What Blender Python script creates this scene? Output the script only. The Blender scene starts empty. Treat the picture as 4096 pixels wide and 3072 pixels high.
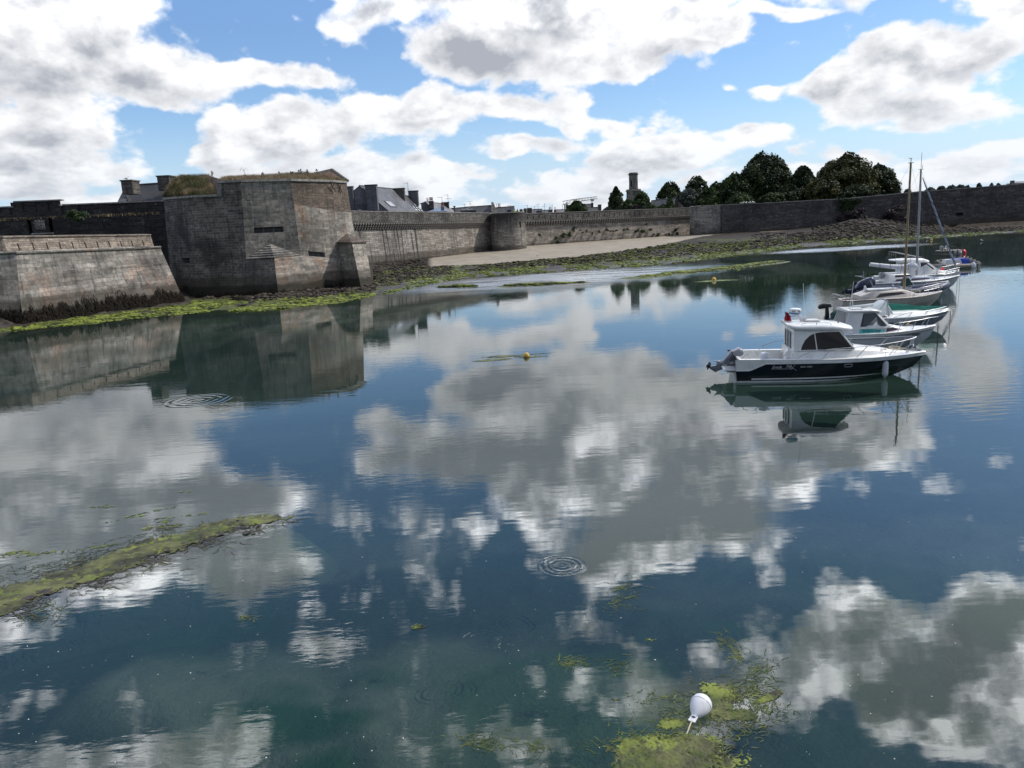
import bpy, bmesh, math, random
import numpy as np
from mathutils import Vector, Matrix, Euler
SC = bpy.context.scene
COL = SC.collection
R = math.radians

# ---------------------------------------------------------------- camera
FPX, CAMH, ROLL, PITCH = 3080.0, 6.5, R(2.8), R(11.56)
_c, _s = math.cos(PITCH), math.sin(PITCH)
FW = np.array([0, _c, -_s]); _u0 = np.array([0, _s, _c]); _x0 = np.array([1.0, 0, 0])
RT = math.cos(ROLL) * _x0 - math.sin(ROLL) * _u0
UP = math.sin(ROLL) * _x0 + math.cos(ROLL) * _u0
cam_data = bpy.data.cameras.new("camera")
cam_data.sensor_fit = 'HORIZONTAL'; cam_data.sensor_width = 36.0
cam_data.lens = 36.0 * FPX / 4096.0
cam_data.clip_start = 0.1; cam_data.clip_end = 8000.0
cam = bpy.data.objects.new("camera", cam_data); COL.objects.link(cam)
cam.matrix_world = Matrix(((RT[0], UP[0], -FW[0], 0), (RT[1], UP[1], -FW[1], 0), (RT[2], UP[2], -FW[2], CAMH), (0, 0, 0, 1)))
SC.camera = cam

def ray(px, py):                       # direction seen at a pixel of the 4096 x 3072 photograph
    return FW * FPX + RT * (px - 2048) + UP * (1536 - py)
def G(px, py, z=0.0):                  # point at height z
    d = ray(px, py); t = (z - CAMH) / d[2]
    return np.array([0, 0, CAMH]) + t * d
def A(px, py, D):                      # point D metres ahead
    d = ray(px, py)
    return np.array([0, 0, CAMH]) + d * (D / d[1])

# ---------------------------------------------------------------- exposure and sun
SUN_AZ, SUN_EL = 76.0, 47.0            # azimuth clockwise from +Y
SC.view_settings.view_transform = 'Standard'; SC.view_settings.look = 'None'
SC.view_settings.exposure = 0.12; SC.view_settings.gamma = 1.0
SC.view_settings.use_curve_mapping = False
sun_data = bpy.data.lights.new("sun", 'SUN'); sun_data.energy = 3.2; sun_data.angle = R(0.6)
sun_data.color = (1.0, 0.93, 0.82)
sun = bpy.data.objects.new("sun", sun_data); COL.objects.link(sun)
_sd = Vector((math.sin(R(SUN_AZ)) * math.cos(R(SUN_EL)), math.cos(R(SUN_AZ)) * math.cos(R(SUN_EL)), math.sin(R(SUN_EL))))
sun.rotation_euler = _sd.to_track_quat('Z', 'Y').to_euler(); sun.location = (60, 20, 60)
SC.cycles.max_bounces = 6; SC.cycles.transparent_max_bounces = 12
SC.cycles.caustics_reflective = False; SC.cycles.caustics_refractive = False
SC.cycles.use_denoising = True

# ---------------------------------------------------------------- node helper
def nd(t, typ, ins=None, **props):
    n = t.nodes.new(typ)
    for k, v in props.items(): setattr(n, k, v)
    for k, v in (ins or {}).items():
        s = n.inputs[k]
        if isinstance(v, bpy.types.NodeSocket): t.links.new(v, s)
        elif isinstance(v, bpy.types.Node): t.links.new(v.outputs[0], s)
        else:
            if isinstance(v, (tuple, list)) and s.type == 'RGBA' and len(v) == 3: v = (*v, 1)
            s.default_value = v
    return n
def mth(t, op, a, b=0.0, c=None, clamp=False):
    ins = {0: a, 1: b}
    if c is not None: ins[2] = c
    return nd(t, 'ShaderNodeMath', ins, operation=op, use_clamp=clamp).outputs[0]
def vm(t, op, a, b=None, out=0):
    ins = {0: a}
    if b is not None: ins[1] = b
    return nd(t, 'ShaderNodeVectorMath', ins, operation=op).outputs[out]
def mrange(t, v, a, b, c=0.0, d=1.0, smooth=True):
    return nd(t, 'ShaderNodeMapRange', {0: v, 1: a, 2: b, 3: c, 4: d}, interpolation_type='SMOOTHSTEP' if smooth else 'LINEAR').outputs[0]
def mixc(t, f, a, b, mode='MIX'):
    n = t.nodes.new('ShaderNodeMix'); n.data_type = 'RGBA'; n.blend_type = mode; n.clamp_result = False
    for i, v in ((0, f), (6, a), (7, b)):
        if isinstance(v, bpy.types.NodeSocket): t.links.new(v, n.inputs[i])
        else:
            if isinstance(v, (tuple, list)) and len(v) == 3: v = (*v, 1)
            n.inputs[i].default_value = v
    return n.outputs[2]
def noise(t, vec, scale, detail=4, rough=.55, dim='3D', dist=0.0):
    ins = {'Scale': scale, 'Detail': detail, 'Roughness': rough, 'Distortion': dist}
    if vec is not None: ins['Vector'] = vec
    return nd(t, 'ShaderNodeTexNoise', ins, noise_dimensions=dim).outputs[0]
def scl(t, vec, s):
    return vm(t, 'MULTIPLY', vec, s)

# ---------------------------------------------------------------- world: clear sky with cumulus
W = bpy.data.worlds.new("World"); SC.world = W; W.use_nodes = True
t = W.node_tree; t.nodes.clear()
gen = nd(t, 'ShaderNodeTexCoord').outputs['Generated']
sky = nd(t, 'ShaderNodeTexSky', sky_type='NISHITA', sun_disc=False, sun_elevation=R(SUN_EL), sun_rotation=R(SUN_AZ),
         air_density=1.0, dust_density=0.6, ozone_density=2.5)
sep = nd(t, 'ShaderNodeSeparateXYZ', {0: gen})
X, Y, Z = sep.outputs
az = mth(t, 'MULTIPLY', mth(t, 'ARCTAN2', X, Y), 57.2958)
el = mth(t, 'MULTIPLY', mth(t, 'ARCSINE', Z), 57.2958)
ae = nd(t, 'ShaderNodeCombineXYZ', {0: az, 1: el, 2: 0.0}).outputs[0]
def azel(px, py):
    d = ray(px, py); d = d / np.linalg.norm(d)
    return np.array([math.degrees(math.atan2(d[0], d[1])), abs(math.degrees(math.asin(d[2])))])
# (x, y, rx, ry, turn, weight) of each cloud mass, in 2212-px picture units; y below the horizon = seen mirrored in the water
CL = [
 (110,120,330,160,0,1.0),(330,190,170,75,0,1.0),(580,168,190,42,3,.85),(30,345,220,90,0,.75),(560,12,150,22,0,.55),
 (1150,30,430,105,0,1.0),(1010,120,260,62,8,1.0),(1290,130,180,60,-15,.9),(1500,45,140,62,0,1.0),(1700,5,150,22,0,.8),(800,30,130,60,0,.9),
 (620,300,250,72,-5,.95),(900,240,250,66,-5,1.0),(1150,225,160,62,0,.95),(470,330,120,60,0,.8),(1130,320,160,26,3,.8),(1265,270,40,42,0,.7),
 (850,405,330,48,0,.75),(1000,372,160,28,0,.7),(620,375,270,48,0,.8),(1330,365,240,50,-14,.85),(1590,292,110,40,-10,.95),(1450,340,140,40,-10,.85),
 (1332,280,52,34,0,.75),(1403,287,24,12,0,.6),
 (1830,175,200,58,-6,1.0),(2040,140,230,100,0,1.0),(2140,30,150,75,0,1.0),(1660,195,90,28,-20,.75),(1555,203,44,24,0,.7),(1960,235,290,48,0,.85),
 (2100,340,230,68,0,.8),(1830,335,200,32,0,.7),(1950,395,330,30,0,.65),(1700,375,200,30,0,.6),(300,430,280,40,0,.7),(1180,435,260,34,0,.7),(900,455,500,26,0,.65),(1650,420,420,34,-4,.65),(1300,400,500,22,-4,.6),(2050,410,300,40,-4,.7),
 # above the frame, seen only mirrored
 (1270,985,490,135,0,1.05),(1480,1080,350,135,-8,1.05),(1340,1180,190,72,0,.95),(1770,950,190,95,0,.95),(900,990,140,60,0,.85),(1010,960,200,70,0,.9),
 (130,1010,420,180,0,1.0),(260,1170,340,120,0,.95),(560,1215,150,110,20,.9),(420,1090,330,90,0,.9),(700,1110,110,60,0,.55),
 (2020,1500,330,140,0,.95),(2160,1340,200,90,0,.85),(1850,1380,170,95,0,.8),(1500,1500,300,110,0,.62),(1310,1370,120,50,0,.5),(1120,1600,240,60,0,.5),
 (690,1400,90,70,0,.6),(450,1600,190,80,0,.42),(200,1640,260,60,0,.42),(60,1380,130,50,0,.35)]
K = 4096 / 2212.0
# the cell size of the clouds shrinks towards the horizon
warpn = nd(t, 'ShaderNodeTexNoise', {'Vector': scl(t, ae, (.09, .16, 1)), 'Scale': 1.0, 'Detail': 3.0}, noise_dimensions='3D').outputs[1]
wv = vm(t, 'MULTIPLY', vm(t, 'SUBTRACT', warpn, (.5, .5, .5)), (9.0, 4.5, 0))
aew = vm(t, 'ADD', ae, wv)
dens = None; dens2 = None
for (cx, cy, rx, ry, ang, wgt) in CL:
    a, b = math.cos(R(ang)), math.sin(R(ang))
    p0 = azel(cx * K, cy * K); p1 = azel((cx + rx * a) * K, (cy + rx * b) * K); p2 = azel((cx - ry * b) * K, (cy + ry * a) * K)
    v1 = p1 - p0; ra = np.linalg.norm(v1); rb = np.linalg.norm(p2 - p0)
    th = math.atan2(v1[1], v1[0])
    m = nd(t, 'ShaderNodeMapping', {'Vector': aew, 'Location': (p0[0], p0[1], 0), 'Rotation': (0, 0, th), 'Scale': (ra * 1.25, rb * 1.25, 1)}, vector_type='TEXTURE')
    L = vm(t, 'LENGTH', m.outputs[0], out=1)
    v = mth(t, 'MULTIPLY_ADD', L, -wgt, wgt)
    dens = v if dens is None else mth(t, 'SMOOTH_MAX', dens, v, .12)
# clear gaps between the cloud masses
aew3 = vm(t, 'ADD', aew, nd(t, 'ShaderNodeCombineXYZ', {0: mth(t, 'MULTIPLY', dens, 1e-6), 1: 0.0, 2: 0.0}).outputs[0])
for (cx, cy, rx, ry, ang, wgt) in ((530, 72, 190, 48, 0, .8), (340, 300, 120, 45, -10, .7), (1450, 235, 170, 55, 0, .8), (1690, 105, 170, 60, -15, .9), (1950, 15, 70, 40, -30, .6),
                                   (660, 975, 190, 55, -5, 1.0), (1950, 1110, 300, 100, 0, 1.0), (880, 1120, 200, 60, 0, .7), (860, 1330, 260, 90, 0, .6), (1420, 1340, 160, 50, 0, .6)):
    a, b = math.cos(R(ang)), math.sin(R(ang))
    p0 = azel(cx * K, cy * K); p1 = azel((cx + rx * a) * K, (cy + rx * b) * K); p2 = azel((cx - ry * b) * K, (cy + ry * a) * K)
    v1 = p1 - p0
    m = nd(t, 'ShaderNodeMapping', {'Vector': aew3, 'Location': (p0[0], p0[1], 0), 'Rotation': (0, 0, math.atan2(v1[1], v1[0])), 'Scale': (np.linalg.norm(v1) * 1.25, np.linalg.norm(p2 - p0) * 1.25, 1)}, vector_type='TEXTURE')
    v = mth(t, 'MAXIMUM', mth(t, 'MULTIPLY_ADD', vm(t, 'LENGTH', m.outputs[0], out=1), -wgt, wgt), 0.0)
    dens = mth(t, 'SUBTRACT', dens, v)
# the same field sampled a little higher, for lit tops (depends on the first so that the shader stack stays small)
aew2 = vm(t, 'ADD', aew, nd(t, 'ShaderNodeCombineXYZ', {0: mth(t, 'MULTIPLY_ADD', dens, 1e-6, .9), 1: 2.1, 2: 0.0}).outputs[0])
for (cx, cy, rx, ry, ang, wgt) in CL:
    if cy < 460 and rx * ry > 6500:
        a, b = math.cos(R(ang)), math.sin(R(ang))
        p0 = azel(cx * K, cy * K); p1 = azel((cx + rx * a) * K, (cy + rx * b) * K); p2 = azel((cx - ry * b) * K, (cy + ry * a) * K)
        v1 = p1 - p0; ra = np.linalg.norm(v1); rb = np.linalg.norm(p2 - p0)
        m = nd(t, 'ShaderNodeMapping', {'Vector': aew2, 'Location': (p0[0], p0[1], 0), 'Rotation': (0, 0, math.atan2(v1[1], v1[0])), 'Scale': (ra * 1.25, rb * 1.25, 1)}, vector_type='TEXTURE')
        v = mth(t, 'MULTIPLY_ADD', vm(t, 'LENGTH', m.outputs[0], out=1), -wgt, wgt)
        dens2 = v if dens2 is None else mth(t, 'SMOOTH_MAX', dens2, v, .12)
rise = mth(t, 'SUBTRACT', mth(t, 'MAXIMUM', dens, -1.0), mth(t, 'MAXIMUM', dens2, -1.0))
CLOUD0 = .19
# scattered cloud everywhere behind the camera and overhead
back = mth(t, 'MAXIMUM', mrange(t, Y, .25, -.1), mrange(t, el, 40.0, 50.0))
side = mrange(t, mth(t, 'ABSOLUTE', az), 36.0, 44.0)
oth = noise(t, gen, 2.2, 3)
oth = mth(t, 'MULTIPLY', mrange(t, oth, .42, .68, -.3, .9), mth(t, 'MAXIMUM', back, side))
dens = mth(t, 'MAXIMUM', dens, oth)
elc = mth(t, 'ADD', mth(t, 'MULTIPLY', el, .8), mth(t, 'MULTIPLY', mth(t, 'LOGARITHM', mth(t, 'ADD', mth(t, 'MAXIMUM', el, 0.0), 3.0), 2.71828), 8.0))
nv = nd(t, 'ShaderNodeCombineXYZ', {0: az, 1: elc, 2: 0.0}).outputs[0]
def fb(off, detail=9.0, scale=.15, rough=.58):
    return noise(t, vm(t, 'ADD', nv, off), scale, detail, rough)
def bil(off, scale):
    v = nd(t, 'ShaderNodeTexVoronoi', {'Vector': vm(t, 'ADD', nvw, off), 'Scale': scale, 'Smoothness': .35}, feature='SMOOTH_F1', voronoi_dimensions='2D')
    return v.outputs['Distance']
wn = nd(t, 'ShaderNodeTexNoise', {'Vector': nv, 'Scale': .5, 'Detail': 3.0}, noise_dimensions='3D').outputs[1]
nvw = vm(t, 'ADD', nv, vm(t, 'MULTIPLY', vm(t, 'SUBTRACT', wn, (.5, .5, .5)), (2.2, 2.2, 0)))
n1 = fb((0, 0, 3)); n2 = fb((.9, 1.9, 3), 6.0)
b1 = bil((0, 0, 0), .26); b1s = bil((.7, 1.3, 0), .26); b2 = bil((3, 5, 0), .75); b2s = bil((3.25, 5.5, 0), .75)
low = fb((40, 7, 9), 3.0, .06)
soft = mrange(t, el, 11.0, 17.0)
field = mth(t, 'ADD', dens, mth(t, 'MULTIPLY', mth(t, 'SUBTRACT', n1, .5), mth(t, 'MULTIPLY_ADD', soft, -.75, 2.1)))
field = mth(t, 'ADD', field, mth(t, 'MULTIPLY', mth(t, 'SUBTRACT', .5, b1), .42))
field = mth(t, 'ADD', field, mth(t, 'MULTIPLY', mth(t, 'SUBTRACT', .5, b2), .16))
alpha = mrange(t, field, mth(t, 'MULTIPLY_ADD', soft, -.05, CLOUD0), mth(t, 'MULTIPLY_ADD', soft, .05, CLOUD0 + .28))
thick = mrange(t, mth(t, 'ADD', field, mth(t, 'MULTIPLY', low, .6)), mth(t, 'MULTIPLY_ADD', soft, -.10, .40), mth(t, 'MULTIPLY_ADD', soft, -.35, 1.45))
relief = mth(t, 'ADD', mth(t, 'MULTIPLY', mth(t, 'SUBTRACT', n1, n2), 4.2), mth(t, 'MULTIPLY', mth(t, 'SUBTRACT', b1s, b1), .55))
relief = mth(t, 'ADD', relief, mth(t, 'MULTIPLY', mth(t, 'SUBTRACT', b2s, b2), .22))
relief = mth(t, 'ADD', relief, mth(t, 'MULTIPLY', mth(t, 'SUBTRACT', fb((9, 4, 7), 5.0, .09), .5), .8))
topw = mth(t, 'MULTIPLY', mrange(t, rise, -.12, .30), mrange(t, el, 17.0, 13.0))
topw = mth(t, 'ADD', topw, mth(t, 'MULTIPLY', mrange(t, el, 13.0, 17.0), .12))
lit = mth(t, 'ADD', mth(t, 'SUBTRACT', 1.02, mth(t, 'MULTIPLY', thick, mth(t, 'SUBTRACT', 1.02, mth(t, 'MULTIPLY', topw, .62)))), mth(t, 'MULTIPLY', relief, mrange(t, thick, 0.0, .5, .3, 1.0)), clamp=True)
ccol = mixc(t, lit, (.40, .425, .48), (.97, .975, .99))
skyc = nd(t, 'ShaderNodeVectorMath', {0: sky.outputs[0], 1: (.105, .122, .142)}, operation='MULTIPLY').outputs[0]
hz = mrange(t, el, 9.0, -.5)
skyc = mixc(t, mth(t, 'MULTIPLY', hz, .85), skyc, (.58, .72, .90))
ccol = mixc(t, mth(t, 'MULTIPLY', hz, .45), ccol, (.66, .73, .82))
hi_ = mrange(t, el, 12.0, 23.0)      # towards the sun's height the thin cloud edges glow
ccol = nd(t, 'ShaderNodeVectorMath', {0: ccol, 3: mth(t, 'ADD', 1.0, mth(t, 'MULTIPLY', hi_, mth(t, 'MULTIPLY_ADD', mth(t, 'POWER', lit, 2.5), 4.2, 1.15)))}, operation='SCALE').outputs[0]
skyc = nd(t, 'ShaderNodeVectorMath', {0: skyc, 3: mth(t, 'MULTIPLY_ADD', hi_, .35, 1.0)}, operation='SCALE').outputs[0]
fin = mixc(t, alpha, skyc, ccol)
# unseen sky behind the viewer dimmed, so that facing walls and hulls look backlit
bg = nd(t, 'ShaderNodeBackground', {'Color': fin, 'Strength': mrange(t, Y, -.25, .25, .55, 1.0)})
nd(t, 'ShaderNodeOutputWorld', {'Surface': bg.outputs[0]})
W.cycles.sampling_method = 'MANUAL'; W.cycles.sample_map_resolution = 512
# ---------------------------------------------------------------- mesh helpers
WM = {}                                # world matrix of every object made here
def setw(o, m): WM[o.name] = m
def getw(o): return WM.get(o.name, Matrix.Identity(4))
def props(o, label=None, cat=None, group=None, kind=None):
    if label: o['label'] = label
    if cat: o['category'] = cat
    if group: o['group'] = group
    if kind: o['kind'] = kind
    return o
def thing(name, label, cat, loc=(0, 0, 0), rz=0.0, group=None, rx=0.0, ry=0.0):
    o = bpy.data.objects.new(name, None); COL.objects.link(o)
    o.empty_display_size = .3
    o.location = [float(v) for v in loc]; o.rotation_euler = (rx, ry, rz)
    setw(o, Matrix.Translation(Vector([float(v) for v in loc])) @ Euler((rx, ry, rz)).to_matrix().to_4x4())
    return props(o, label, cat, group)
class MB:
    def __init__(s): s.v = []; s.f = []; s.m = []; s.uv = []; s.cur = 0
    def face(s, pts, uv=None, m=None):
        k = len(s.v); s.v += [tuple(map(float, p)) for p in pts]; s.f.append(tuple(range(k, k + len(pts))))
        s.m.append(s.cur if m is None else m); s.uv.append(uv)
    def box(s, c, d, M=None, taper=1.0):
        x, y, z = d[0] / 2, d[1] / 2, d[2] / 2
        q = [Vector((c[0] + i * x * (taper if k > 0 else 1), c[1] + j * y * (taper if k > 0 else 1), c[2] + k * z)) for k in (-1, 1) for j in (-1, 1) for i in (-1, 1)]
        if M is not None: q = [M @ p for p in q]
        for f in ((0, 2, 3, 1), (4, 5, 7, 6), (0, 1, 5, 4), (2, 6, 7, 3), (0, 4, 6, 2), (1, 3, 7, 5)): s.face([q[i] for i in f])
    def mesh(s, verts, faces, m=None):
        k = len(s.v); s.v += [tuple(map(float, p)) for p in verts]
        for f in faces: s.f.append(tuple(i + k for i in f)); s.m.append(s.cur if m is None else m); s.uv.append(None)
    def tube(s, pts, r, n=6, caps=True):
        pts = [Vector([float(c) for c in p]) for p in pts]; rs = r if isinstance(r, (list, tuple)) else [r] * len(pts)
        V = []; F = []; up = Vector((0, 0, 1)); prev = None
        for i, p in enumerate(pts):
            d = (pts[min(i + 1, len(pts) - 1)] - pts[max(i - 1, 0)])
            d = d.normalized() if d.length > 1e-9 else Vector((0, 0, 1))
            if prev is None: a = d.orthogonal().normalized()
            else: a = (prev - d * prev.dot(d)); a = a.normalized() if a.length > 1e-6 else d.orthogonal().normalized()
            prev = a; b = d.cross(a)
            for k in range(n):
                th = 2 * math.pi * k / n; V.append(p + (a * math.cos(th) + b * math.sin(th)) * rs[i])
        for i in range(len(pts) - 1):
            for k in range(n): F.append((i * n + k, i * n + (k + 1) % n, (i + 1) * n + (k + 1) % n, (i + 1) * n + k))
        if caps: F += [tuple(range(n))[::-1], tuple(range((len(pts) - 1) * n, len(pts) * n))]
        s.mesh(V, F)
    def lathe(s, prof, n=16, M=None, m=None):       # prof: (radius, height) around z
        V = []; F = []
        for (r, z) in prof:
            for k in range(n):
                a = 2 * math.pi * k / n; p = Vector((r * math.cos(a), r * math.sin(a), z)); V.append(M @ p if M is not None else p)
        for i in range(len(prof) - 1):
            for k in range(n): F.append((i * n + k, i * n + (k + 1) % n, (i + 1) * n + (k + 1) % n, (i + 1) * n + k))
        F += [tuple(range(n))[::-1], tuple(range((len(prof) - 1) * n, len(prof) * n))]
        s.mesh(V, F, m)
    def prism(s, poly, w, axis='y', c=0.0, inset=.12, M=None):   # outline in the x-z plane, thickness w, softened rims
        P = [Vector((p[0], 0, p[1])) for p in poly]; cen = sum(P, Vector()) / len(P); n = len(P); V = []
        for (yy, k) in ((-w / 2, 1 - inset), (-w / 2 * .72, 1 - inset * .25), (0, 1.0), (w / 2 * .72, 1 - inset * .25), (w / 2, 1 - inset)):
            for p in P:
                q = cen + (p - cen) * k; q = Vector((q.x, c + yy, q.z)); V.append(M @ q if M is not None else q)
        F = []
        for L in range(4):
            for i in range(n): F.append((L * n + i, L * n + (i + 1) % n, (L + 1) * n + (i + 1) % n, (L + 1) * n + i))
        F += [tuple(range(n))[::-1], tuple(range(4 * n, 5 * n))]
        s.mesh(V, F)
    def slab(s, poly, w, c=0.0, M=None):             # plain extruded outline
        n = len(poly); V = []
        for yy in (-w / 2, w / 2):
            for p in poly:
                q = Vector((p[0], c + yy, p[1])); V.append(M @ q if M is not None else q)
        F = [(i, (i + 1) % n, n + (i + 1) % n, n + i) for i in range(n)] + [tuple(range(n))[::-1], tuple(range(n, 2 * n))]
        s.mesh(V, F)
    def panel(s, Aq, B, C, D, holes=(), depth=.5, back=None):   # quad A,B (bottom) C,D (top, C over B) with recesses (u0,v0,u1,v1)
        Aq, B, C, D = [Vector([float(c) for c in p]) for p in (Aq, B, C, D)]
        def P(u, v): return (Aq * (1 - u) + B * u) * (1 - v) + (D * (1 - u) + C * u) * v
        us = sorted({0.0, 1.0, *[h[0] for h in holes], *[h[2] for h in holes]}); vs = sorted({0.0, 1.0, *[h[1] for h in holes], *[h[3] for h in holes]})
        nrm = (B - Aq).cross(D - Aq).normalized(); off = -nrm * depth
        for i in range(len(us) - 1):
            for j in range(len(vs) - 1):
                u, v = (us[i] + us[i + 1]) / 2, (vs[j] + vs[j + 1]) / 2
                if any(h[0] < u < h[2] and h[1] < v < h[3] for h in holes): continue
                s.face([P(us[i], vs[j]), P(us[i + 1], vs[j]), P(us[i + 1], vs[j + 1]), P(us[i], vs[j + 1])])
        for h in holes:
            c = [P(h[0], h[1]), P(h[2], h[1]), P(h[2], h[3]), P(h[0], h[3])]; d = [p + off for p in c]
            for k in range(4): s.face([c[k], d[k], d[(k + 1) % 4], c[(k + 1) % 4]])
            s.face(d, m=back)
        return P, nrm
    def build(s, name, mats, parent=None, local=False, smooth=False, label=None, cat=None, group=None, kind=None, weld=False, uvf=None, at_base=True):
        me = bpy.data.meshes.new(name)
        V = [Vector(p) for p in s.v]
        if not isinstance(mats, (list, tuple)): mats = [mats]
        W0 = getw(parent) if parent is not None else Matrix.Identity(4)
        loc = Matrix.Identity(4)
        if parent is None and at_base and V:
            lo = Vector([min(p[i] for p in V) for i in range(3)]); hi = Vector([max(p[i] for p in V) for i in range(3)])
            loc = Matrix.Translation(Vector(((lo.x + hi.x) / 2, (lo.y + hi.y) / 2, lo.z)))
        inv = (W0 @ loc).inverted()
        VL = V if (local and parent is not None) else [inv @ p for p in V]
        me.from_pydata([tuple(p) for p in VL], [], s.f)
        for m in mats: me.materials.append(m)
        me.polygons.foreach_set('material_index', s.m)
        ul = me.uv_layers.new(name='UVMap'); uvs = np.zeros((len(me.loops), 2), dtype=np.float32); k = 0
        for f, uv in zip(s.f, s.uv):
            if uv is None:
                if uvf: uv = [uvf(V[i]) for i in f]
                else:
                    a, b, c = V[f[0]], V[f[1]], V[f[2]]; nn = (b - a).cross(c - a)
                    if nn.length < 1e-12 and len(f) > 3: nn = (c - a).cross(V[f[3]] - a)
                    if nn.length > 1e-12: nn.normalize()
                    if abs(nn.z) < .93:
                        tt = Vector((-nn.y, nn.x, 0)); tt = tt.normalized() if tt.length > 1e-6 else Vector((1, 0, 0))
                        uv = [(V[i].dot(tt), V[i].z / max(.35, math.sqrt(max(0, 1 - nn.z ** 2)))) for i in f]
                    else: uv = [(V[i].x, V[i].y) for i in f]
            for q in uv: uvs[k] = q; k += 1
        ul.data.foreach_set('uv', uvs.ravel())
        if weld or smooth:
            bm = bmesh.new(); bm.from_mesh(me)
            if weld: bmesh.ops.remove_doubles(bm, verts=bm.verts, dist=1e-4)
            bmesh.ops.recalc_face_normals(bm, faces=bm.faces); bm.to_mesh(me); bm.free()
        if smooth:
            me.polygons.foreach_set('use_smooth', [True] * len(me.polygons))
            try: me.set_sharp_from_angle(angle=R(smooth if smooth is not True else 40))
            except Exception: pass
        o = bpy.data.objects.new(name, me); COL.objects.link(o)
        if parent is not None: o.parent = parent
        o.matrix_basis = loc
        setw(o, W0 @ loc)
        return props(o, label, cat, group, kind)
def copy_part(src, parent, M=None):
    o = src.copy(); COL.objects.link(o); o.parent = parent
    if M is not None: o.matrix_basis = M
    for k in ('label', 'category', 'group', 'kind'):
        if k in o and k != 'kind': del o[k]
    setw(o, getw(parent) @ o.matrix_basis)
    return o
def text_mesh(s, size, mat, parent, M, name='lettering', ext=.002, shear=0.0, spacing=1.0, bold=0.0):
    cu = bpy.data.curves.new(name, 'FONT'); cu.body = s; cu.size = size; cu.extrude = ext; cu.shear = shear; cu.space_character = spacing; cu.offset = bold
    cu.resolution_u = 3
    tmp = bpy.data.objects.new('tmp', cu); COL.objects.link(tmp)
    dg = bpy.context.evaluated_depsgraph_get(); dg.update()
    me = bpy.data.meshes.new_from_object(tmp.evaluated_get(dg)); bpy.data.objects.remove(tmp); bpy.data.curves.remove(cu)
    me.materials.clear(); me.materials.append(mat); me.name = name
    o = bpy.data.objects.new(name, me); COL.objects.link(o); o.parent = parent; o.matrix_basis = M; setw(o, getw(parent) @ M)
    return o
# numpy value noise
_rng = np.random.RandomState(7); _tab = _rng.rand(65536)
def _h(i, j): return _tab[((i * 73856093) ^ (j * 19349663)) & 65535]
def vnoise(x, y):
    xi = np.floor(x).astype(np.int64); yi = np.floor(y).astype(np.int64); fx = x - xi; fy = y - yi
    fx = fx * fx * (3 - 2 * fx); fy = fy * fy * (3 - 2 * fy)
    return (_h(xi, yi) * (1 - fx) + _h(xi + 1, yi) * fx) * (1 - fy) + (_h(xi, yi + 1) * (1 - fx) + _h(xi + 1, yi + 1) * fx) * fy
def fbm(x, y, o=4, s=0.0):
    r = 0; a = .5; n = 0
    for k in range(o): r = r + a * vnoise(x * 2 ** k + s + 17.3 * k, y * 2 ** k - s + 9.1 * k); n += a; a *= .5
    return r / n
def big_mesh(name, V, F, mats, kind=None, label=None, cat=None, attr=None, smooth=False, parent=None, midx=None, group=None, tri=False, loc=None):
    me = bpy.data.meshes.new(name); V = np.asarray(V, dtype=np.float64)
    if loc is None: loc = np.zeros(3)
    V = (V - np.array(loc)).astype(np.float32)
    F = np.asarray(F, dtype=np.int32); k = F.shape[1]
    me.vertices.add(len(V)); me.vertices.foreach_set('co', V.ravel())
    me.loops.add(F.size); me.loops.foreach_set('vertex_index', F.ravel())
    me.polygons.add(len(F)); me.polygons.foreach_set('loop_start', np.arange(0, F.size, k, dtype=np.int32))
    try: me.polygons.foreach_set('loop_total', np.full(len(F), k, dtype=np.int32))
    except Exception: pass
    for m in (mats if isinstance(mats, (list, tuple)) else [mats]): me.materials.append(m)
    if midx is not None: me.polygons.foreach_set('material_index', np.asarray(midx, dtype=np.int32))
    if smooth: me.polygons.foreach_set('use_smooth', [True] * len(F))
    me.update(calc_edges=True)
    if attr is not None:
        ca = me.color_attributes.new('zone', 'FLOAT_COLOR', 'POINT')
        ca.data.foreach_set('color', np.asarray(attr, dtype=np.float32).ravel())
    me.validate()
    o = bpy.data.objects.new(name, me); COL.objects.link(o); o.parent = parent
    if parent is None: o.location = [float(c) for c in loc]
    setw(o, Matrix.Translation(o.location))
    return props(o, label, cat, group, kind)
# ---------------------------------------------------------------- materials
def newmat(name):
    m = bpy.data.materials.new(name); m.use_nodes = True; m.node_tree.nodes.clear(); return m, m.node_tree
def out(t, sh, disp=None):
    nd(t, 'ShaderNodeOutputMaterial', {'Surface': sh})
def pbr(name, col, rough=.5, metal=0.0, var=.12, vs=6.0, bump=0.0, bs=40.0, coat=0.0, spec=.5, dirt=0.0):
    m, t = newmat(name)
    pos = nd(t, 'ShaderNodeTexCoord').outputs['Object']
    n = noise(t, pos, vs, 5, .6)
    c = mixc(t, 1.0, col, mixc(t, mrange(t, n, .3, .7), (1 - var,) * 3, (1 + var,) * 3), 'MULTIPLY')
    if dirt > 0:
        d = noise(t, vm(t, 'MULTIPLY', pos, (3.0, 3.0, .5)), 1.3, 6, .65)
        c = mixc(t, mth(t, 'MULTIPLY', mrange(t, d, .48, .75), dirt), c, (.16, .13, .09))
    ins = {'Base Color': c, 'Roughness': mrange(t, n, .2, .8, max(0.02, rough * .85), min(1, rough * 1.15)), 'Metallic': metal, 'Specular IOR Level': spec, 'Coat Weight': coat}
    if bump > 0:
        b = nd(t, 'ShaderNodeBump', {'Height': noise(t, pos, bs, 4), 'Strength': 1.0, 'Distance': bump})
        ins['Normal'] = b.outputs[0]
    out(t, nd(t, 'ShaderNodeBsdfPrincipled', ins).outputs[0]); return m
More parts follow.
